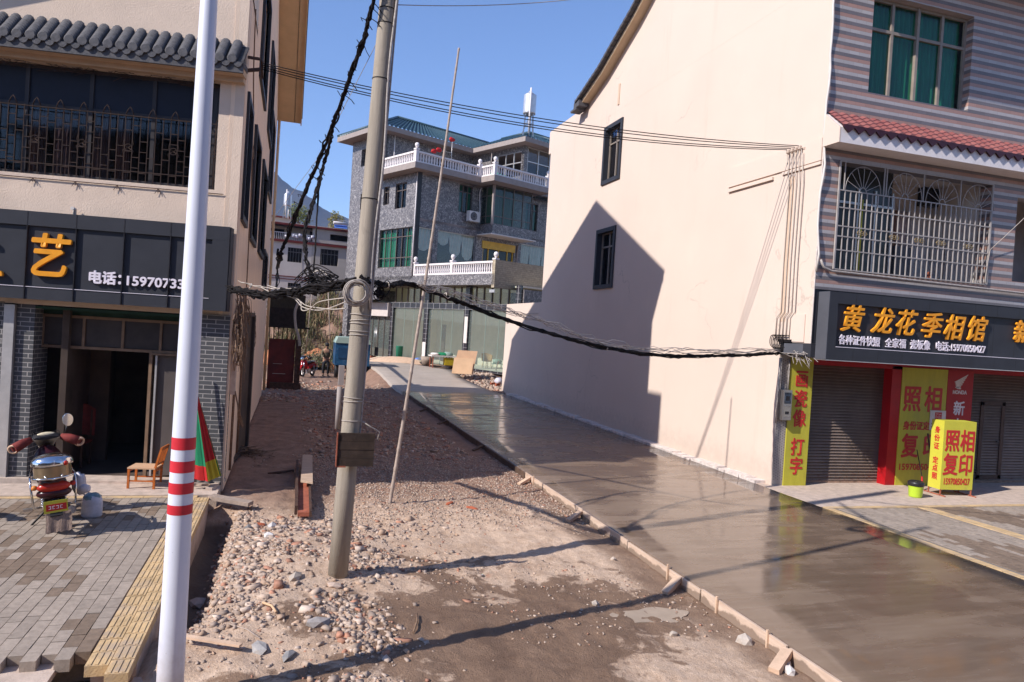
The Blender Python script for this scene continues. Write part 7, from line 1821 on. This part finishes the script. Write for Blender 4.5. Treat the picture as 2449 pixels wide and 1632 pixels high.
    if trunk:
        m = k(); m.smooth = True
        m.grid([[((.215 - .03 * (z_ > .95) - .10 * (z_ > .99)) * math.cos(t) * (1 if abs(math.cos(t)) < .7 else .93), -.16 + (.17 - .02 * (z_ > .95) - .07 * (z_ > .99)) * math.sin(t), z_) for t in [2 * math.pi * q_ / 24 for q_ in range(25)]] for z_ in (.735, .75, .81, .88)]); tr2 = m.build('top_box', pm('smoky_bronze_box', (.30, .23, .15), .22, .2, 6, 0, metal=.6), b)
        m = k(); m.lathe((0, -.16, .885), [(.222, 0), (.225, .02), (.215, .06), (.18, .10), (.10, .125), (.01, .13)], 26, sy=.80); m.build('lid', 'chrome', tr2)
        m = k(); m.lathe((0, -.16, .73), [(.225, 0), (.225, .018)], 26, sy=.80); m.build('base_ring', 'chrome', tr2)
        m = k(); m.ball((.13, -.30, .905), .03, 8, 6); m.build('reflector', 'redlens', tr2)
    m = k(); m.tube([(-.08, .35, .2), (-.26, .40, .01)], .014, 6); m.build('side_stand', 'black', b)
    return b
hd = math.degrees(math.atan2(-(-3.09 + 2.53), 11.03 - 9.96))
mbk = motorbike('motorcycle', Vector((-2.67, 10.22, 0)), hd - 9, -6, 'maroon motorcycle with chrome top box and red hand muffs parked on the left pavement')
motorbike('motorcycle', Vector((rp(752, 890, 39.2).x - .1, 38.9, -.12)), 155, 6, 'red motorcycle facing the street beside the leaning person', body='red', trunk=False, plate=False)
motorbike('motorcycle', Vector((-4.95, 9.6, 0)), -12, -4, 'black motorcycle parked further left, only its shadow reaching into the picture', body='blackp', trunk=True, plate=False)
c = rp(212, 1175, 10.6)
m2 = MB(); m2.ball((c.x - .10, 10.5, .55), .10, 12, 9, (.8, .6, 1.3), .25); m2.ball((c.x - .03, 10.48, .47), .075, 10, 7, (1.2, .6, .9), .3); tag(m2.build('plastic_bag', 'plastic_bag'), 'crumpled whitish plastic bag hanging on the right side of the maroon motorcycle', 'bag')
c = at(215, 1240, 0); bg_ = thing('water_carrier', 'translucent bag of bottles with blue caps standing right of the maroon motorcycle', 'bag', (c.x, c.y, 0))
m2 = MB(); m2.lathe((c.x, c.y + .08, 0), [(.115, 0), (.13, .03), (.13, .19), (.115, .26), (.09, .29)], 14, sy=.7); m2.build('bag_body', 'plastic_bag', bg_)
m2 = MB(); m2.ball((c.x, c.y + .08, .26), .105, 12, 7, (1.1, .75, .6), .22); m2.build('blue_neck', 'blue_bag', bg_)

# wooden chair and folded parasol by the left shop
c = at(350, 1163, .02); chair = thing('wooden_chair', 'small varnished orange wooden chair in front of the left shop door', 'chair', (c.x, c.y, .012)); CF = yawfr((c.x - .03, c.y + .02, .012), -98)
# local: x width, y depth (backrest at +y), z up
CW, CD, SHT = .17, .19, .31
for (x, y, zt_) in ((-CW, -CD, SHT), (CW, -CD, SHT)): m2 = MB(CF); m2.bar((x, y, 0), (x, y, zt_), .032); m2.build('leg', 'orange_wood', chair)
for x in (-CW, CW): m2 = MB(CF); m2.bar((x, CD, 0), (x, CD, SHT), .032); m2.bar((x, CD, SHT - .01), (x, CD + .09, .66), .03); m2.build('back_leg', 'orange_wood', chair)
m2 = MB(CF); m2.box(-CW - .02, CW + .02, -CD - .02, CD + .01, SHT, SHT + .022); m2.build('seat', 'ply2', chair)
m2 = MB(CF)
m2.box(-CW, CW, -CD - .015, -CD + .01, SHT - .045, SHT - .001); m2.box(-CW, CW, CD - .01, CD + .012, SHT - .045, SHT - .001)
m2.build('apron', 'orange_wood', chair)
for z in (.12,):
    for x in (-CW, CW): m2 = MB(CF); m2.bar((x, -CD, z), (x, CD, z), .02); m2.build('stretcher', 'orange_wood', chair)
m2 = MB(CF); m2.bar((-CW, CD + .085, .635), (CW, CD + .085, .635), .022, .05); m2.bar((-CW, CD + .02, .38), (CW, CD + .02, .38), .02, .03); bk_ = m2.build('backrest', 'orange_wood', chair)
for x in (-.10, -.05, 0, .05, .10): m2 = MB(CF); m2.bar((x, CD + .022, .38), (x, CD + .083, .62), .022, .012); m2.build('slat', 'orange_wood', bk_)
um = thing('folded_parasol', 'folded green red and yellow cloth parasol leaning on the left brick pier', 'parasol', tuple(on(490, 1150, 1, 12.6)))
T0 = Vector(on(462, 905, 1, 12.62)); B0, B1, B2, B3 = on(425, 1140, 1, 12.45), on(497, 1152, 1, 12.35), on(530, 1138, 1, 12.5), on(500, 1135, 1, 12.6)
def cone(a, b, mat, name, t0=0, t1=1):
    m2 = MB(); m2.smooth = True; n = 8
    m2.grid([[T0.lerp(Vector(a).lerp(Vector(b), i / n) + Vector((0, -.03 * math.sin(i * 2.4), 0)), t) for t in [t0 + (t1 - t0) * j / 6 for j in range(7)]] for i in range(n + 1)]); m2.build(name, mat, um)
cone(B0, B1, 'green_cloth', 'green_panel', 0, .86); cone(B0, B1, 'red_cloth', 'red_hem', .86, 1)
cone(B1, B2, 'red_cloth', 'red_panel', 0, .82); cone(B1, B2, 'yellow_cloth', 'yellow_hem', .82, 1); cone(B2, B3, 'green_cloth', 'back_panel')
m2 = MB(); m2.tube([T0 + (T0 - Vector(B1)) * .12, Vector(B3) + Vector((0, .05, .05))], .018, 8); m2.build('shaft', 'white', um)
# steel channel and plank lying on the gravel beside the pole
def lying(mb, px4, z0, z1):
    """flat piece lying on the ground: four surveyed corners at height z1, thickness down to z0"""
    P = [on(x, y, 2, z1) for x, y in px4]; i = [mb.V(p.x, p.y, z1) for p in P] + [mb.V(p.x, p.y, z0) for p in P]
    for f_ in ((0, 1, 2, 3), (7, 6, 5, 4), (0, 4, 5, 1), (1, 5, 6, 2), (2, 6, 7, 3), (3, 7, 4, 0)): mb.F(*[i[k] for k in f_])
c = on(722, 1225, 2, .0)
b_ = thing('steel_channel', 'rusty red steel channel lying in the gravel left of the concrete pole', 'channel', (c.x, c.y, -.05))
m2 = MB(); lying(m2, [(712, 1226), (741, 1226), (738, 1138), (714, 1138)], -.06, .0); m2.build('web', 'rust_red', b_)
m2 = MB(); lying(m2, [(705, 1210), (712, 1210), (714, 1100), (708, 1100)], -.06, .07); m2.build('flange', 'rust', b_)
m2 = MB(); lying(m2, [(740, 1222), (746, 1222), (742, 1135), (737, 1135)], -.06, .03); m2.build('flange', 'rust', b_)
m2 = MB(); lying(m2, [(719, 1149), (748, 1153), (747, 1088), (724, 1088)], .085, .12); tag(m2.build('plank', 'wood'), 'grey weathered plank lying across the far end of the rusty channel', 'plank')
m2 = MB(); c = at(688, 1140, -.1); m2.bar((c.x - .35, c.y, -.05), (c.x + .1, c.y + .15, -.02), .04); tag(m2.build('old_plank', 'rust'), 'dark stick lying in the dirt left of the grey plank', 'stick')
# round wall mirror and red chair inside the shop
rc = thing('red_chair', 'dark red slatted chair standing inside the dim left shop', 'chair', tuple(LF.p(-2.75, 1.0, .04)))
m2 = MB(LF); m2.box(-2.95, -2.5, .85, 1.25, .44, .48); m2.build('seat', 'muff', rc)
m2 = MB(LF); m2.smooth = True; m2.grid([[(-2.96 + .5 * i / 10, 1.25 + .03 * math.cos(i), .55 + .55 * j / 5 * (1 - .15 * ((i - 5) / 5) ** 2)) for j in range(6)] for i in range(11)]); m2.build('backrest', 'muff', rc)
for x in (-2.93, -2.52):
    for y in (.87, 1.23): m2 = MB(LF); m2.bar((x, y, .04), (x, y, .46 if y < 1 else 1.0), .03); m2.build('leg', 'rust', rc)
m2 = MB(LF); m2.lathe((-3.08, .38, .92), [(.10, 0), (.10, .01)], 20, 'y'); m2.torus((-3.08, .38, .92), (0, 1, 0), .10, .012, 20, 6); tag(m2.build('round_mirror', 'charcoal2'), 'small round mirror just inside the left shop pier', 'mirror')

# ------------------------------------------------------------------ unseen houses added behind the viewer to dim sky light on the shopfronts
OH = [(-34, -22, 9.5, 'added unseen brown tiled three storey house across the road, far left', (.20, .13, .10)), (-21.8, -9, 11.5, 'added unseen beige four storey house across the road, left of centre', (.33, .27, .21)), (-8.8, 3, 9.0, 'added unseen grey three storey house straight across the road', (.20, .19, .19)), (3.2, 15, 12.0, 'added unseen tall pinkish house across the road, right of centre', (.32, .22, .18)), (15.2, 30, 9.5, 'added unseen dark brick house across the road, far right', (.16, .11, .09))]
for x0, x1, h, lab, c in OH:
    b = thing('added_house', lab, 'house', (x0, -13, 0), 'unseen houses added across the road'); wm = pm('added_house_wall', c, .85, .12, 2, .2)
    hs_ = []
    z = 3.6
    while z + 1.6 < h:
        for k in range(3): a = x0 + 1.2 + k * (x1 - x0 - 2.4) / 3; hs_.append((a + .3, a + 2.3, z + .6, z + 2.1))
        z += 3.1
    hs_ += [(x0 + .8, x0 + 5.0, .1, 2.8), (x1 - 5.2, x1 - 1.0, .1, 2.8)]
    m2 = MB(); m2.wall(x0, x1, 0, h, hs_, -13, -13.3); m2.box(x0, x0 + .25, -24, -13.31, 0, h); m2.box(x1 - .25, x1, -24, -13.31, 0, h); m2.box(x0, x1, -24.2, -24.01, 0, h); m2.build('wall', wm, b)
    m2 = MB(); m2.box(x0 - .3, x1 + .3 - .15, -24.4, -12.3, h, h + .3); m2.box(x0, x1 - .1, -13.0, -12.2, 3.0, 3.3); m2.build('roof', 'dark_tile', b)
    for (a, b2, c0_, d0_) in hs_:
        m2 = MB(); m2.box(a, b2, -13.22, -13.18, c0_, d0_)
        o = m2.build('window' if c0_ > 1 else 'shop_door', 'dark_room' if c0_ > 1 else 'shutter', b)
# ------------------------------------------------------------------ one object per piece
def split_pieces(o):
    me = o.data; nv = len(me.vertices); par = list(range(nv))
    def find(a):
        while par[a] != a: par[a] = par[par[a]]; a = par[a]
        return a
    key = {}
    for v in me.vertices:
        k = (round(v.co.x, 4), round(v.co.y, 4), round(v.co.z, 4))
        if k in key: par[find(v.index)] = find(key[k])
        else: key[k] = v.index
    for p in me.polygons:
        a = find(p.vertices[0])
        for b in p.vertices[1:]: par[find(b)] = a
    groups = {}
    for p in me.polygons: groups.setdefault(find(p.vertices[0]), []).append(p)
    if len(groups) < 2: return
    nm = o.name.split('.')[0]; lst = list(groups.values())
    def mk(ps):
        ids = sorted({i for p in ps for i in p.vertices}); mp = {i: k for k, i in enumerate(ids)}
        m = bpy.data.meshes.new(nm); m.from_pydata([me.vertices[i].co[:] for i in ids], [], [[mp[i] for i in p.vertices] for p in ps])
        m.polygons.foreach_set('use_smooth', [p.use_smooth for p in ps]); m.materials.append(me.materials[0]); m.update(); return m
    ms = [mk(ps) for ps in lst]
    o.data = ms[0]
    for m in ms[1:]:
        c = bpy.data.objects.new(nm, m); COL.objects.link(c); c.parent = o.parent; c.matrix_parent_inverse = o.matrix_parent_inverse
for o in list(bpy.data.objects):
    if o.type == 'MESH' and o.parent is not None and o.name.split('.')[0] in ('seam', 'panel_seam', 'wire_tie', 'brick_pier', 'pale_wire_tie', 'pilaster', 'ridge_tiles', 'gate_bars', 'inner_wall', 'bottom_rail', 'plaster_band', 'plaster_patch', 'dark_interior_wall', 'glass_joint', 'pipes', 'conduit', 'tailgate_panel', 'counter', 'lattice', 'brass', 'bare_plaster_patch', 'red_trim', 'transom_window', 'grille_ornament', 'backrest'): split_pieces(o)
# ------------------------------------------------------------------ air between here and the hills
mb = MB(); mb.box(-1600, 1600, -70, 1600, -6, 285)
hm = bpy.data.materials.new('thin_haze'); hm.use_nodes = True; ht = hm.node_tree; ht.nodes.clear()
pv = ht.nodes.new('ShaderNodeVolumePrincipled'); pv.inputs['Color'].default_value = (.50, .66, 1.0, 1); pv.inputs['Density'].default_value = .00025; pv.inputs['Anisotropy'].default_value = .0
ho = ht.nodes.new('ShaderNodeOutputMaterial'); ht.links.new(pv.outputs[0], ho.inputs['Volume'])
o = mb.build('haze', hm); tag(o, 'thin bluish air haze in front of the far hills', kind='stuff')
